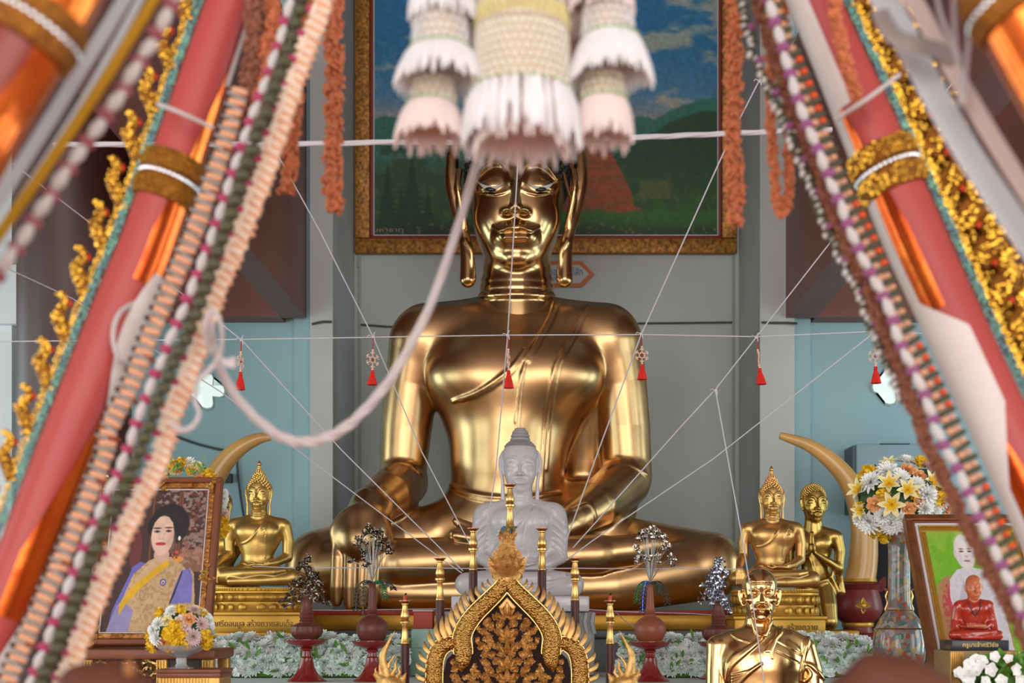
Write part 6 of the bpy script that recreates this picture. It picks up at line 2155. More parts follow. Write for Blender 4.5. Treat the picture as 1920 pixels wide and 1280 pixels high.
for i in range(7):
    for x0 in (xa - .008, xb - .07):
        x = x0 + .01*i
        mb.tube([(x, Yr - .142, .1), (x, Yr - .142, zp0 - .006)], .005, n=6)
mb.build('fluted_edge', M_goldfr2, bx)
wf = thing('white_blossoms', tuple(W(1848, 1290, 7.0)), 'white orchid blossoms with fresh green leaves in front of the gilt box at lower right', 'flowers')
rg = random.Random(15)
lv = MB(); leaves(lv, W(1868, 1262, 7.03), 130, (.15, .03, .07), .07, rg, .5); lv.build('leaves', M_leafg, wf)
lv = MB(); leaves(lv, W(1850, 1280, 7.06), 90, (.17, .03, .05), .06, rg, .5); lv.build('dark_leaves', M_leafd, wf)
def orchid():
    mb = MB()
    for i in range(5):
        a = 2*PI*i/5 + .3; o = np.array((math.cos(a), math.sin(a), 0))
        mb.leaf(o*.02, o*(1.0 if i % 2 else .86) + np.array((0, 0, .25)), 1.0, (0, 0, 1), .35, .15, n=6)
    mb.ball((0, 0, .1), (.18, .18, .2), 8, 6)
    return mb
od = orchid(); me = bpy.data.meshes.new('orchid'); me.from_pydata(od.v, [], od.f); me.materials.append(M_petw); me.polygons.foreach_set('use_smooth', [True]*len(me.polygons))
FM[('orchid', 'white_petal')] = me
for (px, py, r) in ((1828, 1252, .07), (1808, 1274, .06), (1858, 1256, .04), (1840, 1238, .035), (1864, 1232, .034), (1878, 1278, .04), (1902, 1254, .04), (1798, 1262, .035), (1845, 1280, .04), (1912, 1275, .035), (1890, 1236, .03)):
    put_flower('orchid', M_petw, W(px, py, 6.95), (rg.uniform(-.6, .6), -1, rg.uniform(-.1, .6)), r, wf, 'flower', rg)
st_ = thing('blossom_stand', tuple(W(1855, 1290, 7.0)[:2]) + (0,), 'low dark stand holding the white orchid blossoms at the lower right edge', 'stand')
zz_ = W(0, 1292, 7.0)[2]
MB().lathe([(.14, 0), (.13, .02), (.04, .06), (.04, zz_ - .1), (.12, zz_ - .02), (.13, zz_ - .002)], (W(1855, 0, 7.0)[0], 7.0 - .02, 0), 20).build('stand_body', M_wood, st_)

# ================================================================ enamelled vase with the round bouquet
Yv = 8.9
cv = W(1686, 0, Yv); kv = Yv/F
def enamel():
    m = mat('enamel', (.5, .45, .4), rough=.18, coat=.4)
    nt = m.node_tree
    v = nt.nodes.new('ShaderNodeTexVoronoi'); v.inputs['Scale'].default_value = 34
    tc = [n for n in nt.nodes if n.type == 'TEX_COORD'][0]
    nt.links.new(tc.outputs['Object'], v.inputs['Vector'])
    sp_ = nt.nodes.new('ShaderNodeSeparateColor'); nt.links.new(v.outputs['Color'], sp_.inputs['Color'])
    rp = nt.nodes.new('ShaderNodeValToRGB'); rp.color_ramp.interpolation = 'CONSTANT'
    cols = [(0, srgb(148, 132, 128)), (.34, srgb(120, 116, 120)), (.5, srgb(168, 92, 62)), (.62, srgb(176, 152, 92)), (.74, srgb(96, 128, 118)), (.86, srgb(172, 164, 158))]
    el = rp.color_ramp.elements
    el[0].position = 0; el[0].color = (*cols[0][1], 1); el[1].position = cols[1][0]; el[1].color = (*cols[1][1], 1)
    for p_, c_ in cols[2:]:
        e = el.new(p_); e.color = (*c_, 1)
    nt.links.new(sp_.outputs['Red'], rp.inputs['Fac'])
    nt.links.new(rp.outputs['Color'], nt.nodes['Principled BSDF'].inputs['Base Color'])
    return m
M_enamel = enamel()
zv0 = 1.0
vs_t = thing('enamel_vase', (cv[0], Yv, zv0), 'tall enamelled vase with floral pattern carrying the round bouquet', 'vase')
h = lambda py: W(0, py, Yv)[2] - zv0
MB().lathe([(30*kv, 0), (34*kv, .01), (34*kv, .03), (40*kv, h(1262)), (47*kv, h(1235)), (49*kv, h(1205)), (46*kv, h(1180)), (36*kv, h(1160)), (25*kv, h(1145)), (21*kv, h(1120)), (20*kv, h(1060)), (20*kv, h(1030)), (22*kv, h(1010)), (27*kv, h(998)), (24*kv, h(998)), (18*kv, h(1010))], (cv[0], Yv, zv0 + .001), 40).build('vase_body', M_enamel, vs_t)
for q in (-1, 1):
    x = cv[0] + q*21*kv
    MB().tube(spline([(x, Yv, zv0 + h(1150)), (x + q*5*kv, Yv, zv0 + h(1142)), (x + q*1*kv, Yv, zv0 + h(1130)), (x + q*4*kv, Yv, zv0 + h(1118)), (x + q*1*kv, Yv, zv0 + h(1108)), (x + q*6*kv, Yv, zv0 + h(1104))], 6), .008, n=8).build('handle', M_gilt2, vs_t)
for z in (1146, 1180): MB().lathe([((25 if z < 1150 else 46)*kv, h(z)), ((26.5 if z < 1150 else 47.5)*kv, h(z) + .004), ((25 if z < 1150 else 45)*kv, h(z) + .012)], (cv[0], Yv, zv0), 36).build('gilt_band', M_gilt2, vs_t)
vt = thing('vase_stand', (cv[0], Yv, 0), 'dark wooden block under the enamelled vase', 'stand')
MB().bbox((cv[0]-.17, Yv-.17, 0), (cv[0]+.17, Yv+.17, zv0), .01).build('block', M_wood, vt)
bq = thing('round_bouquet', (cv[0], Yv, zv0 + h(1000)), 'big round bouquet of cream lilies, peach roses and white mums in the enamelled vase', 'bouquet')
rg = random.Random(18)
cq = W(1684, 938, Yv); rx, rz = 92*kv, 66*kv
MB().ball(cq, (rx*.8, rx*.62, rz*.8), 18, 12).build('foam_ball', M_leafd, bq)
B8 = lambda x, y: ((1580 + x/2.909 - 1684)/92., (938 - (840 + y/2.909))/66.)
sp8 = [((135, 315), 'rose', M_peto, .056), ((325, 125), 'rose', M_peto, .056), ((380, 160), 'rose', M_peto, .05), ((380, 305), 'rose', M_peto, .056), ((310, 348), 'rose', M_peto, .05), ((535, 275), 'rose', M_peto, .05), ((545, 340), 'rose', M_peto, .045), ((280, 440), 'rose', M_petpk, .04),
       ((60, 240), 'lily', M_petcr, .085), ((205, 215), 'lily', M_petcr, .088), ((295, 250), 'lily', M_petcr, .088), ((215, 325), 'lily', M_petcr, .1), ((430, 205), 'lily', M_petcr, .088), ((70, 350), 'lily', M_petcr, .07), ((225, 100), 'lily', M_petcr, .07),
       ((120, 200), 'mum', M_petw, .07), ((210, 140), 'mum', M_petw, .075), ((270, 180), 'mum', M_petw, .06), ((410, 270), 'mum', M_petw, .07), ((400, 340), 'mum', M_petw, .065), ((450, 350), 'mum', M_petw, .06), ((120, 410), 'mum', M_petw, .08), ((80, 390), 'mum', M_petw, .06), ((230, 420), 'mum', M_petw, .075), ((330, 80), 'mum', M_petw, .06), ((350, 220), 'mum', M_petw, .06), ((470, 160), 'mum', M_petpk, .06), ((180, 380), 'mum', M_petw, .06), ((500, 300), 'mum', M_petpk, .055), ((270, 400), 'mum', M_petw, .06), ((440, 110), 'mum', M_petpk, .05),
       ((120, 140), 'puff', M_pety, .055), ((90, 165), 'puff', M_pety, .045), ((490, 270), 'puff', M_pety, .055), ((470, 310), 'puff', M_pety, .05), ((160, 460), 'puff', M_pety, .05), ((65, 330), 'puff', M_pety, .04), ((215, 490), 'puff', M_pety, .045), ((410, 85), 'puff', M_pety, .05), ((180, 270), 'puff', M_pety, .05), ((340, 265), 'puff', M_pety, .04), ((520, 220), 'puff', M_pety, .045), ((560, 300), 'puff', M_pety, .04)]
for (p2, kd, m, r) in sp8:
    a, b = B8(*p2)
    yv = math.sqrt(max(.06, 1 - .8*a*a - .8*b*b))
    p = cq + np.array((a*rx, -yv*rx*.72, b*rz))
    if kd == 'lily': p = p + np.array((0, -.03, 0))
    put_flower(kd, m, p, (a*.8, -yv, b*.7 + .1), r*(1.25 if kd == 'mum' else (1.12 if kd == 'rose' else (.85 if kd == 'lily' else 1.1))), bq, 'flower', rg)
for i in range(30):
    a = rg.uniform(0, 6.28); e = rg.uniform(-.6, .9)
    p = cq + np.array((math.cos(a)*rx*.8*math.cos(e), abs(math.sin(a))*rx*.6*math.cos(e), math.sin(e)*rz*.85))
    put_flower(rg.choice(('mum', 'puff')), rg.choice((M_petw, M_pety, M_petcr)), p, (math.cos(a), abs(math.sin(a)), math.sin(e)), .05, bq, 'flower', rg)
lv = MB()
for i in range(60):
    a, e = rg.uniform(PI, 2*PI), rg.uniform(-1, 1.2)
    leaves(lv, cq + np.array((math.cos(a)*rx*.8*math.cos(e), math.sin(a)*rx*.62*math.cos(e), math.sin(e)*rz*.85)), 1, (.01, .01, .01), .07, rg, .3)
lv.build('leaves', M_leafd, bq)
# ================================================================ white threads
M_thread = mat('white_thread', srgb(206, 200, 206), rough=.8)
M_cord = mat('white_cord', srgb(202, 190, 190), rough=.9, bump=.3, bscale=120)
def thread(pts, rpx, label, name='white_thread', sag=0, group=None, knots=()):
    P = [W(*p) for p in pts]
    Q = []
    for a, b in zip(P[:-1], P[1:]):
        for i in range(8): Q.append(a + (b-a)*i/8 + np.array((0, 0, -sag*math.sin(PI*i/8))))
    Q.append(P[-1])
    mb = MB().tube(Q, [.8*rpx*q[1]/F for q in Q], n=6)
    for kx in knots:
        p = W(*kx); r = 2.6*kx[2]/F
        mb.ball(p, (r*1.2, r, r*1.4), 8, 6)
        for j in range(3):
            a = 1.2 + j*1.9
            mb.tube([p, p + np.array((math.cos(a)*3*r, -r, math.sin(a)*2*r + r)), p + np.array((math.cos(a)*4*r, 0, math.sin(a)*3.4*r))], r*.35, n=5)
    o = mb.build(name, M_thread)
    return tag(o, label, 'thread', group)
Yh = 9.0
thread([(-400, 652, Yh), (-60, 641, Yh), (97, 639, Yh), (453, 636, Yh), (700, 632, Yh), (950, 628, Yh), (1202, 627, Yh), (1418, 631, Yh), (1640, 621, Yh), (1800, 628, Yh), (2300, 660, Yh)], 1.4, 'long level white thread carrying the six red tassels across the scene', knots=[(453, 637, 8.99), (700, 631, 8.99), (952, 628, 8.99), (1202, 626, 8.99), (1418, 632, 8.99)])
thread([(-40, 260, 6.5), (44, 322, 6.8), (185, 430, 7.6), (415, 607, 8.9), (453, 637, 8.98), (640, 843, 9.6), (868, 1070, 10.02)], 1.4, 'white thread running from the far upper left through the leftmost red tassel knot')
thread([(-40, 478, 6.6), (0, 497, 6.8), (135, 559, 7.4), (412, 733, 8.6), (600, 876, 9.3), (830, 1049, 9.9), (866, 1074, 9.94)], 1.4, 'white thread from the left edge past the left bright cross opening to the marble Buddha')
thread([(500, 240, 7.8), (524, 296, 8.0), (598, 430, 8.4), (700, 632, 8.985), (790, 845, 9.6), (882, 1022, 9.98)], 1.4, 'white thread falling from the left hanging seed strands through the second red tassel knot')
thread([(974, 250, 8.0), (972, 290, 8.1), (952, 628, 8.98), (930, 880, 9.7), (905, 1040, 9.99)], 1.5, 'white thread falling straight down over the middle of the big golden face')
thread([(1424, 150, 7.8), (1372, 252, 8.1), (1202, 628, 8.985), (1120, 850, 9.6), (1058, 1024, 10.0)], 1.6, 'white thread slanting from the upper right frame corner through the fourth red tassel knot', knots=[(1424, 152, 7.8)])
thread([(1790, 150, 7.5), (1600, 398, 8.3), (1557, 454, 8.45), (1418, 632, 8.985), (1342, 729, 9.2), (1280, 796, 9.35), (1075, 1026, 9.98)], 1.5, 'white thread slanting from the right brown beam through the fifth red tassel knot', knots=[(1342, 732, 9.19)])
thread([(1660, 606, 9.0), (1638, 624, 9.0), (1340, 858, 9.55), (1110, 1014, 9.95), (1062, 1050, 10.02)], 1.4, 'white thread slanting from the rightmost red tassel down to the marble Buddha')
thread([(1342, 734, 9.12), (1390, 1000, 8.6), (1410, 1120, 8.22), (1434, 1290, 8.0)], 1.5, 'white thread dropping in front of the shiny monk bust')
thread([(474, 1061, 10.62), (540, 1064, 10.4), (640, 1064, 10.2), (760, 1064, 10.1), (860, 1065, 10.05), (960, 1066, 9.98), (1080, 1065, 10.05), (1200, 1066, 10.1), (1330, 1066, 10.3), (1392, 1067, 10.5)], 1.2, 'level white thread joining the hands of the two small golden Buddhas')
thread([(560, 1143, 11.0), (640, 1144, 11.0), (760, 1142, 11.0), (905, 1140, 10.95)], 1.2, 'level white thread along the red edge below the golden hand')
thread([(1100, 1142, 10.95), (1160, 1146, 11.0), (1300, 1150, 11.1), (1390, 1156, 11.1)], 1.2, 'level white thread along the red edge at the right of the stone stand')
thread([(1154, 1146, 10.98), (1170, 1162, 10.6), (1192, 1178, 10.2)], 1.1, 'short slack white thread left of the terracotta vase')
def cord(pts, rpx, label, name='white_cord'):
    P = [W(*p) for p in pts]
    Q = spline(P, 6)
    mb = MB()
    for j in range(3):
        a0 = j*2*PI/3
        mb.tube([q + np.array((0, math.sin(a0 + .55*i)*.45, math.cos(a0 + .55*i)*.45))*rpx*q[1]/F for i, q in enumerate(Q)], [rpx*.62*q[1]/F for q in Q], n=7)
    return mb
mb = cord([(100, 271, 6.6), (170, 271, 6.6), (360, 270, 6.6), (560, 270, 6.6), (760, 266, 6.6), (900, 266, 6.6), (1180, 258, 6.6), (1300, 253, 6.6), (1440, 247, 6.6), (1560, 243, 6.6)], 5, '')
tag(mb.build('thick_string', M_thread), 'thick white cord stretched level across the landscape painting at forehead height', 'cord')

# ================================================================ six red tassels
M_redt = mat('red_silk', srgb(214, 40, 26), rough=.75, var=.1, scale=60)
M_bead = mat('pale_bead', srgb(232, 190, 168), rough=.3, coat=.3)
M_redc = mat('red_cord', srgb(176, 40, 34), rough=.7)
def tassel(px, yt, yo, ytas, yb, yaw, lean, label):
    k = Yh/F
    c = W(px, yt, Yh)
    root = thing('hanging_tassel', (c[0], Yh - .01, c[2]), label, 'tassel', 'red tassels on the level thread')
    z = lambda y: W(0, y, Yh)[2]
    x0 = c[0]; y0 = Yh - .012
    X = lambda y: x0 + lean*(y - yt)*k
    MB().tube([(X(yt), y0, z(yt)), (X(yo), y0, z(yo - 1))], 1.0*k, n=6).build('cord', M_redc, root)
    ym = (yo + ytas)/2
    orn = MB()
    M3 = Matrix.Rotation(yaw, 3, 'Z')
    R_ = (ytas - yo)*.36*k
    cc = Vector((X(ym), y0, z(ym)))
    for i in range(12):
        a = 2*PI*i/12
        orn.ball(cc + M3 @ Vector((math.cos(a)*R_*.42, 0, math.sin(a)*R_*.42)), 1.5*k, 7, 5)
    for i in range(6):
        a = 2*PI*i/6 + PI/6
        for f, rr in ((.62, 1.4), (.82, 1.5), (1.0, 1.9)):
            orn.ball(cc + M3 @ Vector((math.cos(a)*R_*f, 0, math.sin(a)*R_*f)), rr*k, 7, 5)
        for s_ in (-1, 1):
            orn.ball(cc + M3 @ Vector((math.cos(a + s_*.25)*R_*.95, 0, math.sin(a + s_*.25)*R_*.95)), 1.4*k, 7, 5)
    orn.build('bead_star', M_bead, root)
    MB().ball(cc, (2.2*k, 2.2*k, 2.2*k), 8, 6).build('centre_bead', M_redc, root)
    bd = MB()
    for yy_ in (yo + 1, yo + 5, ytas - 5, ytas - 1): bd.ball((X(yy_), y0, z(yy_)), 2.3*k, 8, 6)
    bd.build('spacer_beads', M_bead, root)
    H = (yb - ytas)*k
    tb = MB().lathe([(1.2*k, 0), (3.2*k, -.04*H), (3.6*k, -.16*H), (3.0*k, -.24*H), (4.2*k, -.34*H), (6.6*k, -.6*H), (8.4*k, -.9*H), (9.0*k, -1.0*H), (2*k, -.985*H)], (X(ytas), y0, z(ytas)), 30, flute=(.07, 15))
    tb.xf(lambda p: Vector((p.x + lean*(z(ytas) - p.z)*1.2, p.y, p.z)))
    tb.build('tassel_skirt', M_redt, root)
    MB().lathe([(3.4*k, -.2*H), (3.9*k, -.22*H), (3.4*k, -.25*H)], (X(ytas), y0, z(ytas)), 16).build('binding', M_redc, root)
tassel(453, 640, 660, 697, 731, 1.35, -.02, 'leftmost red tassel on the level thread, seen edge-on beside the left foreground pole')
tassel(700, 634, 656, 694, 722, .75, -.02, 'red tassel with bead star hanging left of the big statue near the white rope')
tassel(953, 631, 655, 694, 728, 1.45, .01, 'red tassel hanging before the middle of the golden chest')
tassel(1203, 629, 650, 683, 712, .15, .01, 'red tassel with open bead star at the right shoulder edge of the big statue')
tassel(1418, 634, 656, 690, 721, 1.4, .1, 'slightly bent red tassel against the grey wall corner right of the big statue')
tassel(1639, 625, 650, 687, 719, .1, .03, 'rightmost red tassel with bead star beside the bright cross opening')
# ================================================================ foreground poles with their trimmings
M_pink = mat('coral_paper', srgb(180, 72, 68), rough=.45, var=.04, scale=4)
M_foil = mat('orange_foil', (.85, .22, .03), rough=.16, metal=.85, var=.25, scale=5, col2=(.7, .1, .02), bump=.08, bscale=12)
M_paper = mat('white_paper', srgb(228, 216, 212), rough=.55, var=.03, scale=10)
M_seqg = mat('gold_sequin', (.62, .34, .04), rough=.22, metal=1.0, var=.3, scale=40)
M_seqt = mat('teal_sequin', (.20, .44, .32), rough=.4, metal=.6, var=.5, scale=30, col2=(.12, .22, .26))
M_seqback = mat('gold_net', srgb(150, 92, 22), rough=.5, metal=.5, var=.3, scale=60, bump=.6, bscale=90)
M_redtip = mat('red_sequin', srgb(206, 56, 24), rough=.4, metal=.3)
M_silv = mat('silver_beads', (.7, .7, .72), rough=.25, metal=.8)

def longer(pts, by):
    """carry a strand that leaves the top of the picture on towards where it is tied"""
    pts = [tuple(p) for p in pts]
    def ext(a, b):
        d = math.hypot(a[0]-b[0], a[1]-b[1])
        return (a[0] + (a[0]-b[0])/d*by, a[1] + (a[1]-b[1])/d*by, a[2] + .04)
    if pts[0][1] < 0: pts = [ext(pts[0], pts[1])] + pts
    if pts[-1][1] < 0: pts = pts + [ext(pts[-1], pts[-2])]
    return pts

def resample(pts, step):
    """points every step px along a polyline in (px, py, Y)"""
    P = np.array(spline(pts, 12)); d = np.r_[0, np.cumsum(np.hypot(np.diff(P[:, 0]), np.diff(P[:, 1])))]
    n = max(2, int(d[-1]/step) + 1)
    t = np.linspace(0, d[-1], n)
    Q = np.stack([np.interp(t, d, P[:, i]) for i in range(3)], 1)
    T = np.gradient(Q[:, :2], axis=0); T /= np.linalg.norm(T, axis=1)[:, None]
    return Q, T, t

def axis_frame(axis, n=60):
    P = np.array(spline(axis, 10))
    Wp = np.array([W(a, b, c) for a, b, c, r in P]); rr = np.array([r*c/F for a, b, c, r in P])
    return P, Wp, rr

def shell(mb, P, Wp, rr, y0, y1, a0, a1, off, n=10, taper0=None):
    """strip of the pole's surface between picture heights y0..y1 and angles a0..a1 (0 = towards picture right, 90 = towards the viewer)"""
    ys = np.linspace(y0, y1, max(4, int(abs(y1-y0)/5)))
    o = np.argsort(P[:, 1])
    Y = P[o, 1]; Wo = Wp[o]; ro = rr[o]
    vs = []; fs = []
    for i, y in enumerate(ys):
        c = np.array([np.interp(y, Y, Wo[:, j]) for j in range(3)]); r = np.interp(y, Y, ro)
        c2 = np.array([np.interp(y + 5, Y, Wo[:, j]) for j in range(3)])
        t = V3(c2 - c).normalized()
        u = Vector((1, 0, 0)); u = (u - t*u.dot(t)).normalized(); v = t.cross(u)
        if v.y > 0: v = -v
        f = i/(len(ys)-1)
        s0, s1 = a0, a1
        if callable(a0): s0 = a0(f)
        if callable(a1): s1 = a1(f)
        for j in range(n + 1):
            a = math.radians(s0 + (s1 - s0)*j/n)
            vs.append(V3(c) + (u*math.cos(a) + v*math.sin(a))*(r + off))
    for i in range(len(ys)-1):
        for j in range(n):
            fs.append((i*(n+1)+j, i*(n+1)+j+1, (i+1)*(n+1)+j+1, (i+1)*(n+1)+j))
    mb.add(vs, fs)
    return mb

def pole(axis, label, side, foils, papers, bands, trim, ties, Yb=0):
    """side: +1 sequin trim on the picture-left of the pole, -1 on its right"""
    P, Wp, rr = axis_frame(axis)
    base = Wp[-1]
    root = thing('decorated_pole', (base[0], base[1], max(0, base[2])), label, 'pole')
    MB().tube([p for p in Wp], list(rr), n=28).build('pole_core', M_pink, root)
    for (y0, y1, a0, a1) in foils:
        shell(MB(), P, Wp, rr, y0, y1, a0, a1, .004).build('foil_wrap', M_foil, root)
    for (y0, y1, a0, a1) in papers:
        shell(MB(), P, Wp, rr, y0, y1, a0, a1, .0065).build('paper_strip', M_paper, root)
    o = np.argsort(P[:, 1]); Ys = P[o, 1]; Wo = Wp[o]; ro = rr[o]
    at_ = lambda y: (np.array([np.interp(y, Ys, Wo[:, j]) for j in range(3)]), float(np.interp(y, Ys, ro)))
    for (yc, hpx) in bands:
        c, r = at_(yc); c2, _ = at_(yc + 10); t = V3(c2 - c).normalized()
        h = hpx*c[1]/F/2
        prof = [(-1, 1.03), (-.96, 1.16), (-.6, 1.26), (-.2, 1.22), (-.12, 1.12), (.12, 1.12), (.2, 1.22), (.6, 1.26), (.96, 1.16), (1, 1.03)]
        b = MB().tube([V3(c) + t*(h*s_) for s_, _ in prof], [r*q for _, q in prof], n=40).build('gold_band', M_seqback, root)
        u = t.orthogonal().normalized(); v = t.cross(u)
        rg = random.Random(3)
        mb = MB()
        for i in range(40):
            a = 2*PI*i/40
            mb.ball(V3(c) + (u*math.cos(a) + v*math.sin(a))*r*1.15, .0075*c[1]/4, 6, 4)
        mb.build('silver_bead_ring', M_silv, b)
        mb = MB()
        for i in range(420):
            a = rg.uniform(0, 6.28); s_ = rg.choice((-1, 1))*rg.uniform(.22, .95)
            q = np.interp(abs(s_), [.2, .6, .96], [1.22, 1.26, 1.16])
            mb.ball(V3(c) + t*(h*s_) + (u*math.cos(a) + v*math.sin(a))*r*q, .0048*c[1]/4, 5, 3)
        mb.build('sequins', M_seqg, b)
    # trim: coloured sequin edge and a row of flame-shaped leaves
    if trim:
        y0, y1, step, wpx, gsz = trim
        rg = random.Random(5)
        e = MB(); g_ = MB(); bk = MB()
        ys = np.arange(y0, y1, 4)
        edge = []
        for y in ys:
            c, r = at_(y); c2, _ = at_(y + 10); t = V3(c2 - c).normalized()
            out = Vector((-side, 0, 0)); out = (out - t*out.dot(t)).normalized()
            edge.append((c, r, t, out))
        for (c, r, t, out) in edge:
            px_ = c[1]/F
            for j in range(3):
                p = V3(c) + out*(r + (2 + 5*j + rg.uniform(-2, 2))*px_) + Vector((0, -r*.35 + rg.uniform(-.004, .004), 0)) + t*rg.uniform(-2, 2)*px_
                e.ball(p, rg.uniform(2.2, 3.8)*px_, 6, 4)
            for j in range(2):
                p = V3(c) + out*(r + (17 + 6*j + rg.uniform(-3, 3))*px_) + Vector((0, -r*.3, 0)) + t*rg.uniform(-2, 2)*px_
                g_.ball(p, rg.uniform(2.0, 3.6)*px_*gsz, 6, 4)
        ed = e.build('sequin_edge', M_seqt, root)
        g_.build('gold_sequins', M_seqg, ed)
        if gsz > 1.1:                                   # wide glittering net beside the pole
            nv = []; sq = MB()
            for i, (c, r, t, out) in enumerate(edge):
                px_ = c[1]/F; wv = 96 + 16*math.sin(i*.35) + 8*math.sin(i*.9)
                for j in range(6):
                    nv.append(V3(c) + out*(r + (14 + wv*j/5)*px_) + Vector((0, .02 + .008*math.sin(i*.8 + j*2), 0)))
                for j in range(7):
                    p = V3(c) + out*(r + (18 + wv*rg.random()**1.2)*px_) + Vector((0, rg.uniform(-.012, .014), 0)) + t*rg.uniform(-2, 2)*px_
                    sq.ball(p, rg.uniform(2.0, 4.6)*px_, 6, 4)
            nn = len(edge)
            net = mesh_obj('gold_net', [v[:] for v in nv], [(6*i+j, 6*i+j+1, 6*i+7+j, 6*i+6+j) for i in range(nn-1) for j in range(5)], M_seqback, root)
            sq.build('sequins', M_seqg, net)
        y = y0 + step*.3
        while y < y1:
            c, r = at_(y); c2, _ = at_(y + 10); t = V3(c2 - c).normalized()
            out = Vector((-side, 0, 0)); out = (out - t*out.dot(t)).normalized()
            k = c[1]/F
            fr = Vector((0, -r*.28, 0))
            B = lambda u_, v_: V3(c) + out*(r + u_*k) - t*(v_*k) + fr
            s_ = wpx/60.
            pts = spline([np.array(B(18*s_, -34)), np.array(B(34*s_, -12)), np.array(B(52*s_, 8)), np.array(B(48*s_, 30)), np.array(B(58*s_, 46)), np.array(B(70*s_, 44))], 4)
            lf = MB().tube(pts, list(np.interp(np.linspace(0, 1, len(pts)), [0, .25, .6, .85, 1], [12*k, 15*k, 9*k, 6*k, 3*k])), n=8, flat=(s_, .5)).build('flame_leaf', M_seqback, root)
            q = MB()
            for i in range(int(70*gsz)):
                f = rg.random(); b_ = pts[int(f*(len(pts)-1))]
                wd = np.interp(f, [0, .25, .6, .85, 1], [12, 15, 9, 6, 3])*k*s_
                q.ball(V3(b_) + out*rg.uniform(-1, 1)*wd + t*rg.uniform(-4, 4)*k + Vector((0, -wd*.55, 0)), rg.uniform(1.8, 3.6)*k*gsz, 6, 4)
            q.build('sequins', M_seqg, lf)
            tip = B(44*s_, 34)
            MB().ball(tip + Vector((0, .004, 0)), (9*k*s_, 4*k, 9*k), 8, 6).build('red_tip', M_redtip, lf)
            y += step
    for (pts, rp) in ties:
        MB().tube(spline([W(*p) for p in pts], 6), rp*pts[0][2]/F, n=8).build('tie_cord', M_cord, root)
    return root

# the left pole stands in front of the portrait, the right one before the green picture
pole([(900, -1330, 4.15, 38), (640, -600, 4.1, 40), (432, 0, 4.05, 42), (286, 430, 4.0, 49), (230, 570, 3.98, 50), (116, 853, 3.94, 48), (40, 1050, 3.92, 47), (-60, 1310, 3.9, 47), (-380, 2140, 3.85, 47)],
     'slanting coral pole with orange foil and gold sequin trim, left foreground', 1,
     [(132, 530, lambda f: -30, lambda f: 18 + 50*min(1, f*1.3)), (746, 1150, lambda f: -30, lambda f: 10 + 66*min(1, f*1.4))],
     [(-200, 150, -40, 14), (505, 770, -40, lambda f: 14 + 38*math.sin(PI*min(1, .15 + f*.9))), (1125, 1400, -40, lambda f: 10 + 46*min(1, f*2))],
     [(340, 92)], (-80, 1300, 86, 58, 1.0),
     [([(296, 195, 3.9), (340, 212, 3.86), (400, 240, 3.9)], 4.0), ([(252, 566, 3.93), (222, 590, 3.86), (212, 630, 3.85), (222, 672, 3.86), (240, 684, 3.92)], 4.5)])
pole([(950, -1330, 4.15, 38), (1270, -600, 4.1, 40), (1527, 0, 4.05, 44), (1622, 220, 4.03, 50), (1710, 430, 4.0, 55), (1770, 564, 3.98, 54), (1880, 800, 3.94, 54), (1975, 1010, 3.92, 54), (2120, 1330, 3.9, 54), (2480, 2140, 3.85, 54)],
     'slanting coral pole with white paper and glittering gold trim, right foreground', -1,
     [(186, 580, lambda f: 200, lambda f: 150 - 36*min(1, f*1.6)), (742, 1150, lambda f: 146, lambda f: 132 - 46*min(1, f*1.6))],
     [(-200, 200, 210, 122), (190, 566, 215, 156), (556, 770, 215, lambda f: 156 - 66*min(1, f*3)), (770, 1300, 215, lambda f: 92 + 54*min(1, f*4))],
     [(322, 96)], (-80, 1300, 70, 92, 1.35),
     [([(1566, 224, 3.9), (1625, 186, 3.84), (1686, 140, 3.9)], 4.5)])

# ================================================================ garland strands
M_peach = mat('peach_roll', srgb(226, 166, 130), rough=.65, var=.12, scale=40)
M_darkend = mat('dark_seed', srgb(72, 50, 44), rough=.6)
M_greystr = mat('grey_yarn', srgb(158, 156, 154), rough=.9)
M_bud = mat('white_bud', srgb(206, 198, 196), rough=.7)
M_knot = mat('magenta_knot', srgb(180, 66, 104), rough=.8)
M_olive = mat('olive_bead', srgb(98, 92, 62), rough=.55, var=.3, scale=30, col2=srgb(62, 66, 48))
M_ivoryroll = mat('ivory_roll', srgb(234, 208, 186), rough=.7)
M_ochre = mat('russet_seed', srgb(206, 120, 78), rough=.7, var=.2, scale=50)
M_brownseed = mat('brown_seed', srgb(146, 90, 68), rough=.75, var=.25, scale=50)
M_dgreen = mat('dark_green_roll', srgb(78, 78, 58), rough=.7, var=.2, scale=40)
M_oran = mat('orange_bead', srgb(222, 84, 34), rough=.55)
M_mauve = mat('mauve_knot', srgb(150, 84, 128), rough=.8)
M_yel = mat('yellow_yarn', srgb(204, 152, 30), rough=.85, bump=.4, bscale=80)

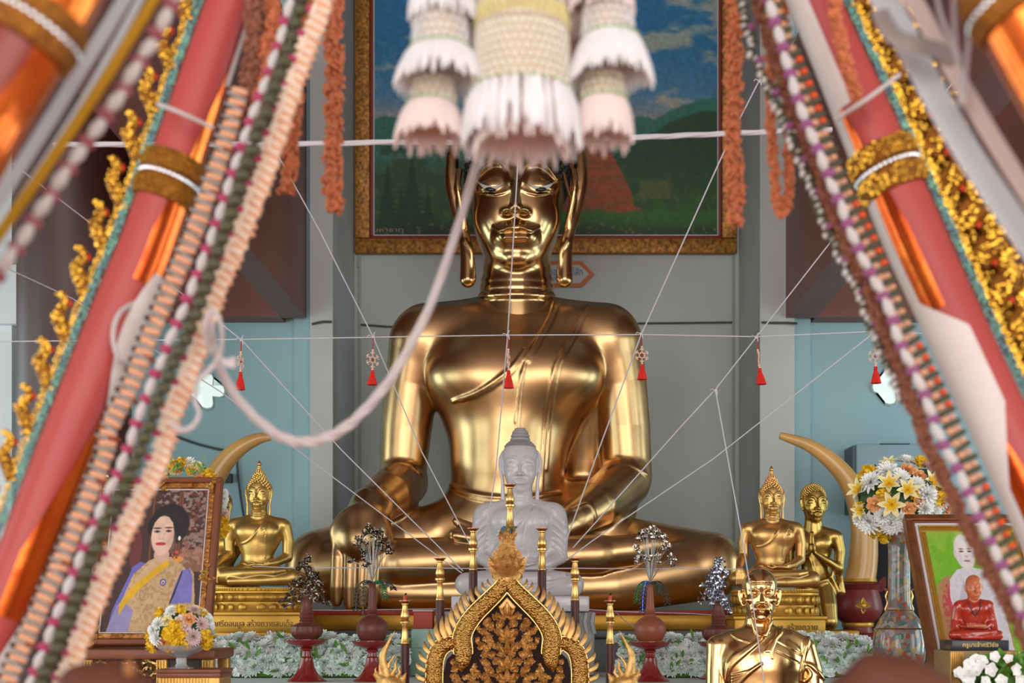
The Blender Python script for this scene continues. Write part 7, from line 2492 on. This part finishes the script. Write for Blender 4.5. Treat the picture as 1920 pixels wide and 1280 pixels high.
def shape_mesh(name, rx, ry, rz, m, kind='ball'):
    key = (name, m.name)
    if key in FM: return FM[key]
    mb = MB()
    if kind == 'ball': mb.ball((0, 0, 0), (rx, ry, rz), 12, 8)
    elif kind == 'spindle': mb.lathe([(.15*rx, -rz), (.6*rx, -rz*.75), (rx, -rz*.15), (.92*rx, rz*.25), (.5*rx, rz*.8), (.12*rx, rz)], (0, 0, 0), 12)
    elif kind == 'knot':
        for i in range(7):
            a = 2*PI*i/7; mb.ball((math.cos(a)*rx*.6, math.sin(a)*ry*.6, 0), (rx*.5, ry*.5, rz), 7, 5)
    elif kind == 'roll':
        mb.tube([(-rx, 0, 0), (-rx*.8, 0, 0), (0, 0, rz*.1), (rx*.8, 0, 0), (rx, 0, 0)], [ry*.6, ry*.95, ry, ry*.95, ry*.6], n=10)
    me = bpy.data.meshes.new(name); me.from_pydata(mb.v, [], mb.f); me.materials.append(m)
    me.polygons.foreach_set('use_smooth', [True]*len(me.polygons))
    FM[key] = me
    return me
def strand(pts, label, pattern, step, cat='garland', string_r=1.6, name='bead_garland', seed=1, string_m=None, nearer=0.0):
    """pattern(i) -> list of (name, mesh, across px, along px, scale, tilt)"""
    rg = random.Random(seed)
    pts = longer([(a, b, c - nearer) for a, b, c in pts], 140)
    Q, T, t = resample(pts, step)
    e = W(*Q[-1]) if Q[-1][1] > Q[0][1] else W(*Q[0])
    root = thing(name, tuple(e), label, cat)
    MB().tube([W(*q) for q in Q], [string_r*q[2]/F for q in Q], n=6).build('string', string_m or M_greystr, root)
    cnt = {}
    over = {}
    for i, (q, tt) in enumerate(zip(Q, T)):
        k = q[2]/F
        ang = math.atan2(-tt[1], tt[0]) + PI/2          # strand direction in the picture; 0 = hanging straight down
        for (nm, me, ac, al, sc, tilt) in pattern(i, rg):
            p = W(q[0], q[1], q[2]) 
            c_, s_ = math.cos(ang), math.sin(ang)
            p = p + np.array((ac*c_ + al*s_, 0, ac*s_ - al*c_))*k
            cnt[nm] = cnt.get(nm, 0) + 1
            o = bpy.data.objects.new(nm, me); COL.objects.link(o); o.parent = root
            o.location = V3(p) - wloc(root) + Vector((0, rg.uniform(-.004, .004), 0))
            o.rotation_euler = (rg.uniform(-.15, .15), -(ang) + tilt + rg.uniform(-.12, .12), rg.uniform(-.3, .3))
            o.scale = (k*sc,)*3
    return root
me_roll = shape_mesh('peach_roll', 16, 7, 7, M_peach, 'roll')
me_dot = shape_mesh('dark_end', 6, 6, 6, M_darkend)
me_yarn = shape_mesh('yarn_tie', 20, 3.2, 3.2, M_greystr, 'roll')
me_redr = shape_mesh('rust_roll', 12, 5, 5, mat('rust_roll', srgb(136, 58, 40), rough=.7), 'roll')
me_bud = shape_mesh('white_bud', 10, 10, 23, M_bud, 'spindle')
me_knot = shape_mesh('pink_knot', 12, 12, 8, M_knot, 'knot')
me_mknot = shape_mesh('mauve_knot', 12, 12, 9, M_mauve, 'knot')
me_olive = shape_mesh('olive_bead', 14, 14, 13, M_olive)
me_ivr = shape_mesh('ivory_roll', 19, 7, 7, M_ivoryroll, 'roll')
me_ivs = shape_mesh('ivory_bud', 8, 8, 20, M_ivoryroll, 'spindle')
me_pr2 = shape_mesh('peach_petal', 17, 5.5, 5.5, M_peach, 'roll')
me_dgr = shape_mesh('green_roll', 19, 5.5, 5.5, M_dgreen, 'roll')
me_orb = shape_mesh('orange_bead', 8, 8, 7, M_oran)
me_ppb = shape_mesh('peach_bead', 9, 9, 7.5, M_peach)
def pat_ladder(i, rg):
    out = [('peach_roll', me_roll, 2, 0, 1, 0), ('dark_end', me_dot, -17, 1, .95, 0)]
    out.append(('yarn_tie', me_yarn, 0, 10, 1, .1))
    if i % 4 == 1: out.append(('rust_roll', me_redr, 15, 8, 1, 0))
    return out
strand([(448, 172, 3.86), (425, 250, 3.85), (400, 330, 3.84), (356, 453, 3.82), (285, 618, 3.8), (245, 719, 3.79), (201, 810, 3.78), (192, 861, 3.78), (103, 1074, 3.76), (24, 1252, 3.74), (-8, 1330, 3.74)],
       'garland of stacked peach rolls and grey yarn nearest the left pole', pat_ladder, 20.5, seed=1)
def pat_buds(kn, nm):
    def f(i, rg):
        return [('white_bud', me_bud, 0, 0, 1, 0), (nm, kn, 0, 25, 1, 0)]
    return f
strand([(565, -40, 3.8), (547, 0, 3.8), (530, 60, 3.8), (500, 148, 3.78), (470, 228, 3.77), (433, 336, 3.76), (400, 440, 3.75), (336, 598, 3.73), (272, 752, 3.72), (234, 857, 3.71), (182, 971, 3.7), (131, 1094, 3.68), (79, 1225, 3.67), (38, 1330, 3.66)],
       'garland of white buds and pink knots, second strand from the left pole', pat_buds(me_knot, 'pink_knot'), 50, seed=2)
strand([(570, -40, 3.9), (555, 40, 3.9), (527, 130, 3.86), (500, 205, 3.82), (463, 302, 3.8), (433, 403, 3.78), (420, 440, 3.78), (363, 598, 3.76), (312, 709, 3.74), (254, 867, 3.72), (206, 964, 3.71), (151, 1101, 3.7), (96, 1235, 3.68), (58, 1330, 3.67)],
       'garland of round olive green beads between the white buds and the ivory strand', lambda i, rg: [('olive_bead', me_olive, rg.uniform(-2, 2), 0, 1, 0)], 25, seed=3, nearer=.1)
def pat_ivory(i, rg):
    out = [('ivory_roll', me_ivr, rg.uniform(0, 5), 0, 1, .12), ('peach_petal', me_pr2, 8 + rg.uniform(-3, 3), 8, 1, .15)]
    if i % 2 == 0: out.append(('ivory_bud', me_ivs, -6, 4, 1, 0))
    if i % 3 == 0: out.append(('pink_knot', me_knot, -14, 6, .85, 0))
    return out
strand([(612, -40, 3.8), (594, 27, 3.8), (551, 148, 3.78), (514, 259, 3.77), (463, 403, 3.75), (396, 564, 3.73), (356, 685, 3.71), (322, 766, 3.7), (292, 867, 3.69), (241, 971, 3.68), (172, 1132, 3.66), (137, 1225, 3.65), (98, 1330, 3.64)],
       'thick ivory and peach petal garland, outermost strand from the left pole', pat_ivory, 16.5, seed=4)
# seed strands made of uncountable grains
def seeds(pts, rpx, gpx, m, label, seed, dens=1.0, name='seed_strand'):
    rg = random.Random(seed); mb = MB()
    Q, T, t = resample(longer(pts, 240), 3.4)
    for q in Q:
        k = q[2]/F
        for j in range(int(2.2*dens + .5)):
            a = rg.uniform(0, 6.28); r = rpx*k*rg.uniform(.45, 1.0)
            p = W(q[0], q[1], q[2]) + np.array((math.cos(a)*r, math.sin(a)*r, rg.uniform(-2, 2)*k))
            M3 = Matrix.Rotation(rg.uniform(-.9, .9), 3, 'Y') @ Matrix.Rotation(rg.uniform(-.9, .9), 3, 'X')
            mb.ball(p, (gpx*k*.72, gpx*k*.72, gpx*k*1.5), 6, 5, M3)
    mb.tube([W(*q) for q in Q], [rpx*.45*q[2]/F for q in Q], n=7)
    o = mb.build(name, m)
    return tag(o, label, 'garland')
seeds([(627, -40, 4.6), (626, 120, 4.6), (624, 260, 4.6), (623, 330, 4.6), (628, 396, 4.6)], 19, 5.2, M_ochre, 'russet seed strand hanging straight down left of the landscape painting', 1, 1.6)
seeds([(556, 130, 4.5), (552, 220, 4.5), (545, 300, 4.5), (536, 362, 4.5)], 15, 5.2, M_ochre, 'shorter russet seed strand ending beside the thick ivory garland', 2, 1.3)
seeds([(484, -40, 3.95), (478, 60, 3.94), (470, 150, 3.92), (452, 230, 3.9)], 21, 5.2, M_brownseed, 'brown seed strand over the top of the left pole', 3, 1.7)
seeds([(520, -40, 3.95), (508, 60, 3.94), (492, 150, 3.92), (478, 215, 3.9)], 15, 5.2, M_ochre, 'russet seed strand between the brown seeds and the white buds at top left', 4, 1.3)
seeds([(590, -40, 4.0), (572, 70, 4.0), (540, 190, 3.95), (520, 270, 3.92)], 13, 5.0, M_ochre, 'russet seed strand woven beside the ivory garland at top left', 5, 1.1)
seeds([(1378, -40, 4.6), (1376, 120, 4.6), (1374, 250, 4.6), (1378, 340, 4.6), (1380, 420, 4.6)], 17, 5.4, M_ochre, 'russet seed strand hanging over the right edge of the painting frame', 6, 1.5)
seeds([(1436, -40, 4.4), (1443, 120, 4.4), (1447, 260, 4.4), (1455, 370, 4.4), (1466, 404, 4.4), (1478, 370, 4.4), (1478, 230, 4.4), (1474, 100, 4.4), (1468, -40, 4.4)], 9, 5.2, M_ochre, 'long narrow loop of russet seeds hanging right of the painting', 7, 1.0)
seeds([(1410, -40, 3.95), (1440, 60, 3.95), (1480, 180, 3.93), (1530, 310, 3.9), (1579, 443, 3.86), (1623, 531, 3.84), (1656, 618, 3.82), (1697, 712, 3.8), (1737, 826, 3.78), (1766, 888, 3.77), (1827, 1012, 3.74), (1889, 1132, 3.72), (1940, 1230, 3.7)], 14, 5.4, M_brownseed, 'brown seed strand running the length of the right garlands', 8, 1.7)
seeds([(1560, -40, 3.86), (1572, 60, 3.86), (1590, 130, 3.86), (1612, 200, 3.88)], 13, 5.0, M_ochre, 'russet seeds trailing over the top of the right pole', 9, .8)
me_wp = shape_mesh('white_petal', 9, 9, 13, M_bud)
me_gp = shape_mesh('green_petal', 9, 8, 6, M_dgreen)
def pat_wg(i, rg):
    return [('white_petal', me_wp, rg.uniform(-7, 2), 0, .62, .5), ('green_petal', me_gp, rg.uniform(-3, 7), 5, 1.0, 0), ('green_petal', me_gp, rg.uniform(-8, 3), 9, .8, 0)] + ([('mauve_knot', me_mknot, 6, 4, .8, 0)] if i % 5 == 2 else [])
strand([(1386, -40, 3.96), (1394, 10, 3.95), (1411, 101, 3.94), (1436, 150, 3.93), (1465, 218, 3.92), (1515, 336, 3.9), (1542, 413, 3.88), (1565, 457, 3.87), (1609, 548, 3.85), (1646, 640, 3.83), (1690, 745, 3.81)],
       'thin garland of white and dark green petals along the inner side of the right garlands', pat_wg, 13.5, seed=11)
strand([(1428, -40, 3.86), (1465, 80, 3.86), (1500, 200, 3.84), (1545, 310, 3.82), (1590, 420, 3.8), (1616, 480, 3.79), (1660, 564, 3.77), (1686, 638, 3.76), (1730, 732, 3.74), (1764, 826, 3.72), (1793, 874, 3.71), (1838, 977, 3.7), (1879, 1060, 3.69), (1910, 1132, 3.68), (1950, 1220, 3.67)],
       'garland of white buds and mauve knots, middle strand beside the right pole', pat_buds(me_mknot, 'mauve_knot'), 50, seed=12, nearer=.1)
def pat_go(i, rg):
    o = [('green_roll', me_dgr, 0, 0, 1, -.1), ('peach_bead', me_ppb, -9, 12, 1, 0)]
    o.append(('orange_bead', me_orb, 9, 12, 1, 0) if (i//6) % 2 == 0 else ('peach_bead', me_ppb, 6, 12, .8, 0))
    return o
strand([(1444, -40, 3.84), (1455, 27, 3.84), (1495, 128, 3.82), (1529, 215, 3.81), (1559, 302, 3.8), (1592, 376, 3.79), (1629, 450, 3.78), (1660, 524, 3.77), (1693, 605, 3.75), (1723, 665, 3.74), (1757, 732, 3.73), (1787, 800, 3.72), (1815, 860, 3.71), (1850, 940, 3.7), (1885, 1020, 3.69), (1925, 1100, 3.68), (1970, 1190, 3.67)],
       'garland of dark green rolls with orange and peach beads nearest the right pole', pat_go, 24, seed=13)

# ================================================================ outer poles, straps and cords close to the viewer
def outer_pole(axis, label, side, foil, band):
    P, Wp, rr = axis_frame(axis)
    base = Wp[-1]
    root = thing('decorated_pole', (base[0], base[1], max(0, base[2])), label, 'pole')
    MB().tube([p for p in Wp], list(rr), n=28).build('pole_core', mat('red_brown_paper', srgb(132, 50, 36), rough=.4), root)
    for f in foil: shell(MB(), P, Wp, rr, *f, .003).build('foil_wrap', M_foil, root)
    o = np.argsort(P[:, 1]); Ys = P[o, 1]
    c = np.array([np.interp(band, Ys, Wp[o, j]) for j in range(3)]); c2 = np.array([np.interp(band + 10, Ys, Wp[o, j]) for j in range(3)])
    r = float(np.interp(band, Ys, rr[o])); t = V3(c2 - c).normalized()
    h = 46*c[1]/F
    b = MB().tube([V3(c) + t*(h*s_) for s_ in (-1, -.9, -.2, 0, .2, .9, 1)], [r*q for q in (1.02, 1.2, 1.24, 1.12, 1.24, 1.2, 1.02)], n=36).build('gold_band', M_seqback, root)
    u = t.orthogonal().normalized(); v = t.cross(u)
    mb = MB()
    for i in range(36):
        a = 2*PI*i/36; mb.ball(V3(c) + (u*math.cos(a) + v*math.sin(a))*r*1.15, .007, 6, 4)
    mb.build('silver_bead_ring', M_silv, b)
outer_pole([(520, -760, 2.6, 70), (230, -260, 2.55, 74), (100, -10, 2.5, 76), (-20, 190, 2.48, 78), (-160, 440, 2.44, 80), (-900, 1780, 2.3, 80)], 'blurred orange foil pole crossing the upper left corner', 1,
           [(-200, 420, lambda f: -40, lambda f: 62 + 16*math.sin(9*f))], 52)
outer_pole([(1450, -760, 2.7, 66), (1735, -260, 2.65, 70), (1888, -10, 2.6, 74), (2020, 220, 2.56, 76), (2170, 480, 2.5, 76), (2930, 1780, 2.4, 76)], 'blurred orange foil pole crossing the upper right corner', -1,
           [(-200, 420, lambda f: 220, lambda f: 96 + 24*math.sin(8*f))], 6)
def strap(pts, wpx, m, name, label, cat='strap'):
    P = spline([W(*p) for p in pts], 8)
    o = MB().tube(P, [wpx*p[1]/F/2 for p in P], n=10, flat=(1, .12), up=(0, 1, 0)).build(name, m)
    return tag(o, label, cat)
M_strapw = mat('white_strap', srgb(196, 198, 204), rough=.6)
M_strapp = mat('pinkish_strap', srgb(206, 184, 178), rough=.6)
strap([(262, -60, 2.75), (232, 0, 2.74), (112, 195, 2.7), (-4, 378, 2.66), (-60, 466, 2.64)], 26, M_strapw, 'paper_strap', 'blurred white strap beside the orange pole in the upper left corner')
strap([(286, -60, 2.8), (262, 0, 2.79), (150, 200, 2.76), (40, 372, 2.72), (-40, 500, 2.7)], 15, M_strapw, 'paper_strap', 'narrow blurred white strap between the wide white strap and the yellow garland')
mb = MB()
Q, T, t = resample([(322, -50, 2.78), (289, 0, 2.77), (190, 160, 2.75), (96, 300, 2.72), (7, 427, 2.7), (-60, 520, 2.68)], 9)
for i, q in enumerate(Q): mb.ball(W(*q), (11.5*q[2]/F, 11.5*q[2]/F, 9*q[2]/F), 10, 7)
mb.tube([W(*q) for q in Q], [9*q[2]/F for q in Q], n=8)
tag(mb.build('yellow_garland', M_yel), 'blurred yellow yarn garland crossing the upper left corner', 'garland')
me_bud2 = shape_mesh('white_bud_large', 13, 13, 30, M_bud, 'spindle')
me_knot2 = shape_mesh('rose_knot_large', 16, 16, 11, mat('dusky_rose_knot', srgb(158, 88, 96), rough=.8), 'knot')
strand([(360, -50, 2.78), (329, 0, 2.77), (230, 170, 2.75), (140, 300, 2.73), (57, 423, 2.7), (0, 510, 2.68), (-50, 590, 2.67)],
       'blurred garland of white buds and dusky rose knots crossing the upper left corner', lambda i, rg: [('white_bud', me_bud2, 0, 0, 1, 0), ('rose_knot', me_knot2, 0, 33, 1, 0)], 60, seed=21)
strap([(1622, -60, 3.0), (1660, 0, 2.98), (1722, 120, 2.95), (1802, 265, 2.9), (1900, 412, 2.86), (2010, 570, 2.8)], 52, M_strapw, 'paper_strap', 'wide blurred grey-white strap crossing the upper right corner')
strap([(1660, -60, 2.92), (1712, 0, 2.9), (1774, 110, 2.88), (1862, 260, 2.84), (1950, 400, 2.8), (2020, 510, 2.76)], 34, M_strapp, 'paper_strap', 'blurred pinkish strap beside the orange pole in the upper right corner')
strap([(1648, 20, 2.9), (1675, 66, 2.86), (1720, 84, 2.84), (1764, 96, 2.86), (1800, 118, 2.88)], 34, mat('taupe_strap', srgb(150, 138, 134), rough=.6), 'ribbon_loop', 'blurred taupe ribbon loop hanging between the straps in the upper right corner', 'ribbon')
mb = MB()
for pts in ([(1786, -40, 2.8), (1790, 60, 2.8), (1799, 130, 2.8), (1805, 190, 2.8)], [(1814, -40, 2.8), (1816, 60, 2.8), (1811, 130, 2.8), (1805, 190, 2.8)], [(1752, -40, 2.8), (1762, 20, 2.8), (1780, 70, 2.8), (1798, 120, 2.8), (1805, 180, 2.8)]):
    mb.tube(spline([W(*p) for p in pts], 6), 4.5*2.8/F, n=8)
mb.ball(W(1805, 186, 2.8), (.011, .01, .016), 10, 8)
tag(mb.build('cord_bundle', M_cord), 'blurred knotted bundle of white cords hanging in the upper right corner', 'cord')

# ================================================================ thick white rope looping from the flowers to the left garland
mb = cord([(918, 200, 3.8), (905, 268, 3.82), (884, 340, 3.84), (852, 445, 3.86), (803, 580, 3.9), (742, 695, 3.92), (690, 762, 3.93), (640, 806, 3.93), (585, 828, 3.92), (530, 820, 3.9), (472, 776, 3.86), (425, 714, 3.8), (402, 650, 3.72), (396, 610, 3.66)], 11, '')
rp = mb.build('white_rope', M_cord, smooth=True)
tag(rp, 'thick soft white rope swooping down from the white flower mobile to the left garlands', 'rope')
for pts in ([(396, 660, 3.62), (384, 620, 3.56), (398, 584, 3.54), (415, 610, 3.55), (414, 660, 3.6), (396, 690, 3.62), (372, 712, 3.6)], [(372, 712, 3.6), (366, 750, 3.56), (374, 776, 3.55), (360, 800, 3.55), (340, 806, 3.56), (322, 792, 3.58)]):
    cord(pts, 6, '').build('loop', M_cord, rp)
fe = MB()
for i in range(7):
    fe.tube([W(408, 664, 3.62), W(424, 676 + i*1.5, 3.6), W(440 + (i % 3)*1.5, 670 + i*3.2, 3.6)], .004, n=5)
fe.build('frayed_end', M_cord, rp)

# ================================================================ white flower mobile hanging in the middle
M_tpet = mat('white_fringe', srgb(226, 222, 224), rough=.75, var=.04, scale=20)
M_tpetp = mat('pink_white_fringe', srgb(226, 206, 202), rough=.75, var=.04, scale=20)
M_lat = mat('cream_lattice', srgb(236, 228, 214), rough=.75, var=.08, scale=40)
M_gring = mat('green_binding', srgb(146, 168, 118), rough=.7)
M_yband = mat('yellow_lattice', srgb(226, 212, 150), rough=.7, var=.1, scale=40)
Yf = 3.3
fm = thing('flower_mobile', tuple(W(978, 286, Yf)), 'hanging mobile of white fringed flower tassels with cream lattice centre, top middle', 'mobile')
def skirt(cx, y0, y1, r0, r1, m, seed, dy=0.0, n=34):
    rg = random.Random(seed); mb = MB(); k = (Yf + dy)/F
    for L in range(3):
        for i in range(n):
            a = 2*PI*(i + .33*L)/n + rg.uniform(-.06, .06)
            b = W(cx, y0, Yf + dy) + np.array((math.cos(a)*r0, math.sin(a)*r0, 0))*k
            l = 1 - .16*L + rg.uniform(-.16, .06)
            e = W(cx, y0 + (y1-y0)*l, Yf + dy) + np.array((math.cos(a)*(r0 + (r1-r0)*l), math.sin(a)*(r0 + (r1-r0)*l), 0))*k
            md = (b*.5 + e*.5) + np.array((math.cos(a), math.sin(a), .6))*r1*.03*k
            mb.tube(spline([b, md, e], 3), [2.4*k, 3.6*k, 4.6*k, 5.4*k, 5.2*k, 4.2*k, 1.6*k], n=6, flat=(1, .6))
    s_ = mb.build('fringe_skirt', m, fm)
    bd = MB(); k = (Yf + dy)/F
    for i in range(28):
        a = 2*PI*i/28
        bd.ball(W(cx, y0 - 1, Yf + dy) + np.array((math.cos(a)*(r0 + 3), math.sin(a)*(r0 + 3), 0))*k, 4*k, 6, 5)
    bd.build('green_binding', M_gring, s_)
def column(cx, y0, y1, r0, r1, m, seed, dy=0.0, nm='lattice_column'):
    rg = random.Random(seed); mb = MB(); k = (Yf + dy)/F
    rows = max(3, int((y1-y0)/15)); n = max(14, int(2*PI*r1/15))
    for j in range(rows):
        f = (j + .5)/rows; r = r0 + (r1-r0)*f
        for i in range(n):
            a = 2*PI*(i + .5*(j % 2))/n
            mb.ball(W(cx, y0 + (y1-y0)*f, Yf + dy) + np.array((math.cos(a)*r, math.sin(a)*r, 0))*k, (4.6*k, 4.6*k, 7.4*k), 6, 5)
    lc = mb.build(nm, m, fm)
    MB().tube([W(cx, y0, Yf + dy), W(cx, y1, Yf + dy)], [(r0-5)*k, (r1-5)*k], n=20).build('gap_shade_core', mat('gap_shade_core', srgb(206, 190, 164), rough=.8), lc)  # inner tube coloured darker so the gaps between beads look shaded
column(978, -60, 36, 78, 82, M_lat, 1)
column(978, 26, 58, 86, 90, M_yband, 2, nm='yellow_lattice')
column(978, 50, 176, 84, 94, M_lat, 3)
skirt(978, 176, 284, 94, 112, M_tpet, 4, n=44)
skirt(978, 200, 290, 60, 90, M_tpetp, 5)
column(826, -40, 92, 42, 52, M_tpet, 6, -.03)
skirt(830, -50, 50, 42, 66, M_tpet, 7, -.03)
skirt(826, 92, 168, 52, 88, M_tpet, 8, -.03)
column(812, 150, 196, 36, 42, M_lat, 9, .02)
skirt(808, 194, 272, 40, 70, M_tpetp, 10, .02)
column(1140, -40, 72, 40, 48, M_tpet, 11, -.03)
skirt(1128, -60, 30, 38, 62, M_tpetp, 12, -.03)
skirt(1146, 70, 160, 48, 80, M_tpet, 13, -.03)
column(1130, 140, 192, 36, 42, M_lat, 14, .02)
skirt(1132, 188, 274, 40, 56, M_tpetp, 15, .02)
skirt(905, 20, 110, 40, 62, M_tpetp, 16, .16)
skirt(1066, 10, 100, 40, 60, M_tpetp, 17, .16)
MB().tube([W(978, -60, Yf), W(940, -900, 3.8)], .008, n=8).build('hanging_cord', M_cord, fm)

# ================================================================ blurred brown post tops at the bottom corners
M_bpost = mat('brown_post_paint', srgb(92, 50, 32), rough=.7, var=.08, scale=6)
def post_top(pts, Y, label, spot=None):
    S = SDF()
    for (x, y, r) in pts: S.ball(W(x, y, Y), (r*Y/F, r*Y/F*.9, r*Y/F), k=.02)
    c = W(pts[0][0], 0, Y)
    zl = min(W(0, y + r*.6, Y)[2] for x, y, r in pts)
    xs_ = [p[0] for p in pts]
    S.cap(W(sum(xs_)/len(xs_), 1330, Y), W(sum(xs_)/len(xs_), 1420, Y), 60*Y/F, 56*Y/F, k=.03)
    base = (W(sum(xs_)/len(xs_), 0, Y)[0], Y, 0)
    root = thing('carved_post', base, label, 'post')
    S.build('post_head', M_bpost, .004, root)
    MB().lathe([(.1, 0), (.1, .05), (.05, .08), (.048, W(0, 1400, Y)[2])], base, 24).build('post_shaft', M_bpost, root)
    return root
r_ = post_top([(190, 1300, 62), (150, 1290, 44), (228, 1284, 44), (262, 1312, 44)], 2.5, 'blurred brown rounded post top at the bottom left edge')
MB().ball(W(243, 1254, 2.42), (12*2.4/F, .012, 18*2.4/F), 12, 8).build('lit_spot', mat('lit_tan', srgb(150, 96, 56), rough=.6), r_)  # orange light on the post top put in as a lighter tan bump
post_top([(1650, 1290, 64), (1700, 1296, 66), (1748, 1312, 52), (1600, 1312, 54), (1635, 1262, 36)], 2.4, 'blurred brown lumpy post top at the bottom right edge')
# ================================================================ camera and light
cam = bpy.data.cameras.new('camera')
cam.sensor_width = 36.0
cam.lens = 36.0 * F / 1920.0
cam.shift_x = (960 - CX) / 1920.0
cam.shift_y = (CY - 640) / 1920.0
cam.clip_start = .05; cam.clip_end = 200
cam.dof.use_dof = True
cam.dof.focus_distance = 9.6
APERTURE = 0.026                                   # diameter in metres
cam.dof.aperture_fstop = (cam.lens / 1000.0) / APERTURE
co = bpy.data.objects.new('camera', cam)
COL.objects.link(co)
co.location = (0, 0, ZC)
co.rotation_euler = (PI / 2, 0, 0)
scene.camera = co

w = bpy.data.worlds.new('sky')
scene.world = w
w.use_nodes = True
bg = w.node_tree.nodes['Background']
bg.inputs['Color'].default_value = (0.80, 0.92, 0.96, 1)
bg.inputs['Strength'].default_value = 1.3

def area(name, loc, rot, sx, sy, power, col):
    l = bpy.data.lights.new(name, 'AREA')
    l.shape = 'RECTANGLE'; l.size = sx; l.size_y = sy
    l.energy = power; l.color = col
    o = bpy.data.objects.new(name, l)
    COL.objects.link(o)
    o.location = loc; o.rotation_euler = rot
    return o
PW_L, PW_R, PF = (60, 70, 60), (50, 60, 55), 1100
for i, (a, b) in enumerate(WIN):
    area('daylight_left', (-XW - .1, (a+b)/2, (WZ0+WZ1)/2), (0, -PI/2, 0), WZ1-WZ0, b-a, PW_L[i], (.72, 1.0, 1.0))
    area('daylight_right', (XW + .1, (a+b)/2, (WZ0+WZ1)/2), (0, PI/2, 0), WZ1-WZ0, b-a, PW_R[i], (.76, 1.0, 1.02))
for i, (a, b) in enumerate(DOORS):
    area('daylight_door', ((a+b)/2, YR - .1, 4.25), (PI/2, 0, 0), b-a, 8.5, PF/3, (1.0, .915, .85))
vs_ = scene.view_settings
vs_.view_transform = 'Standard'; vs_.look = 'None'; vs_.gamma = 1.0; vs_.use_curve_mapping = False
vs_.exposure = 0.6

# ================================================================ groups of repeated things
GROUPS = {
    'white_thread': 'white threads strung towards the marble Buddha', 'bead_garland': 'bead and bud garlands on the foreground poles',
    'seed_strand': 'hanging strands of seeds', 'decorated_pole': 'slanting decorated poles in the foreground', 'paper_strap': 'blurred straps in the upper corners',
    'footed_tray': 'red footed trays on the altar table', 'clay_vase': 'clay vases on the red trays', 'metal_flower_spray': 'metal flower sprays in the vases',
    'metal_leaf_spray': 'metal leaf sprays in the vases', 'small_buddha': 'small golden Buddha statues', 'tusk': 'tusks behind the altar', 'flower_bank': 'white flower banks along the altar table',
    'altar_step': 'altar steps under the small statues', 'conduit_pipe': 'conduit pipes on the back wall', 'wall_cable': 'cables along the walls', 'carved_post': 'brown post tops at the bottom corners',
    'gilt_box': 'gilt ribbed box stands',
}
for o in scene.objects:
    if o.parent is None and o.get('category'):
        st = o.name.split('.')[0]
        if st in GROUPS and not o.get('group'):
            o['group'] = GROUPS[st]
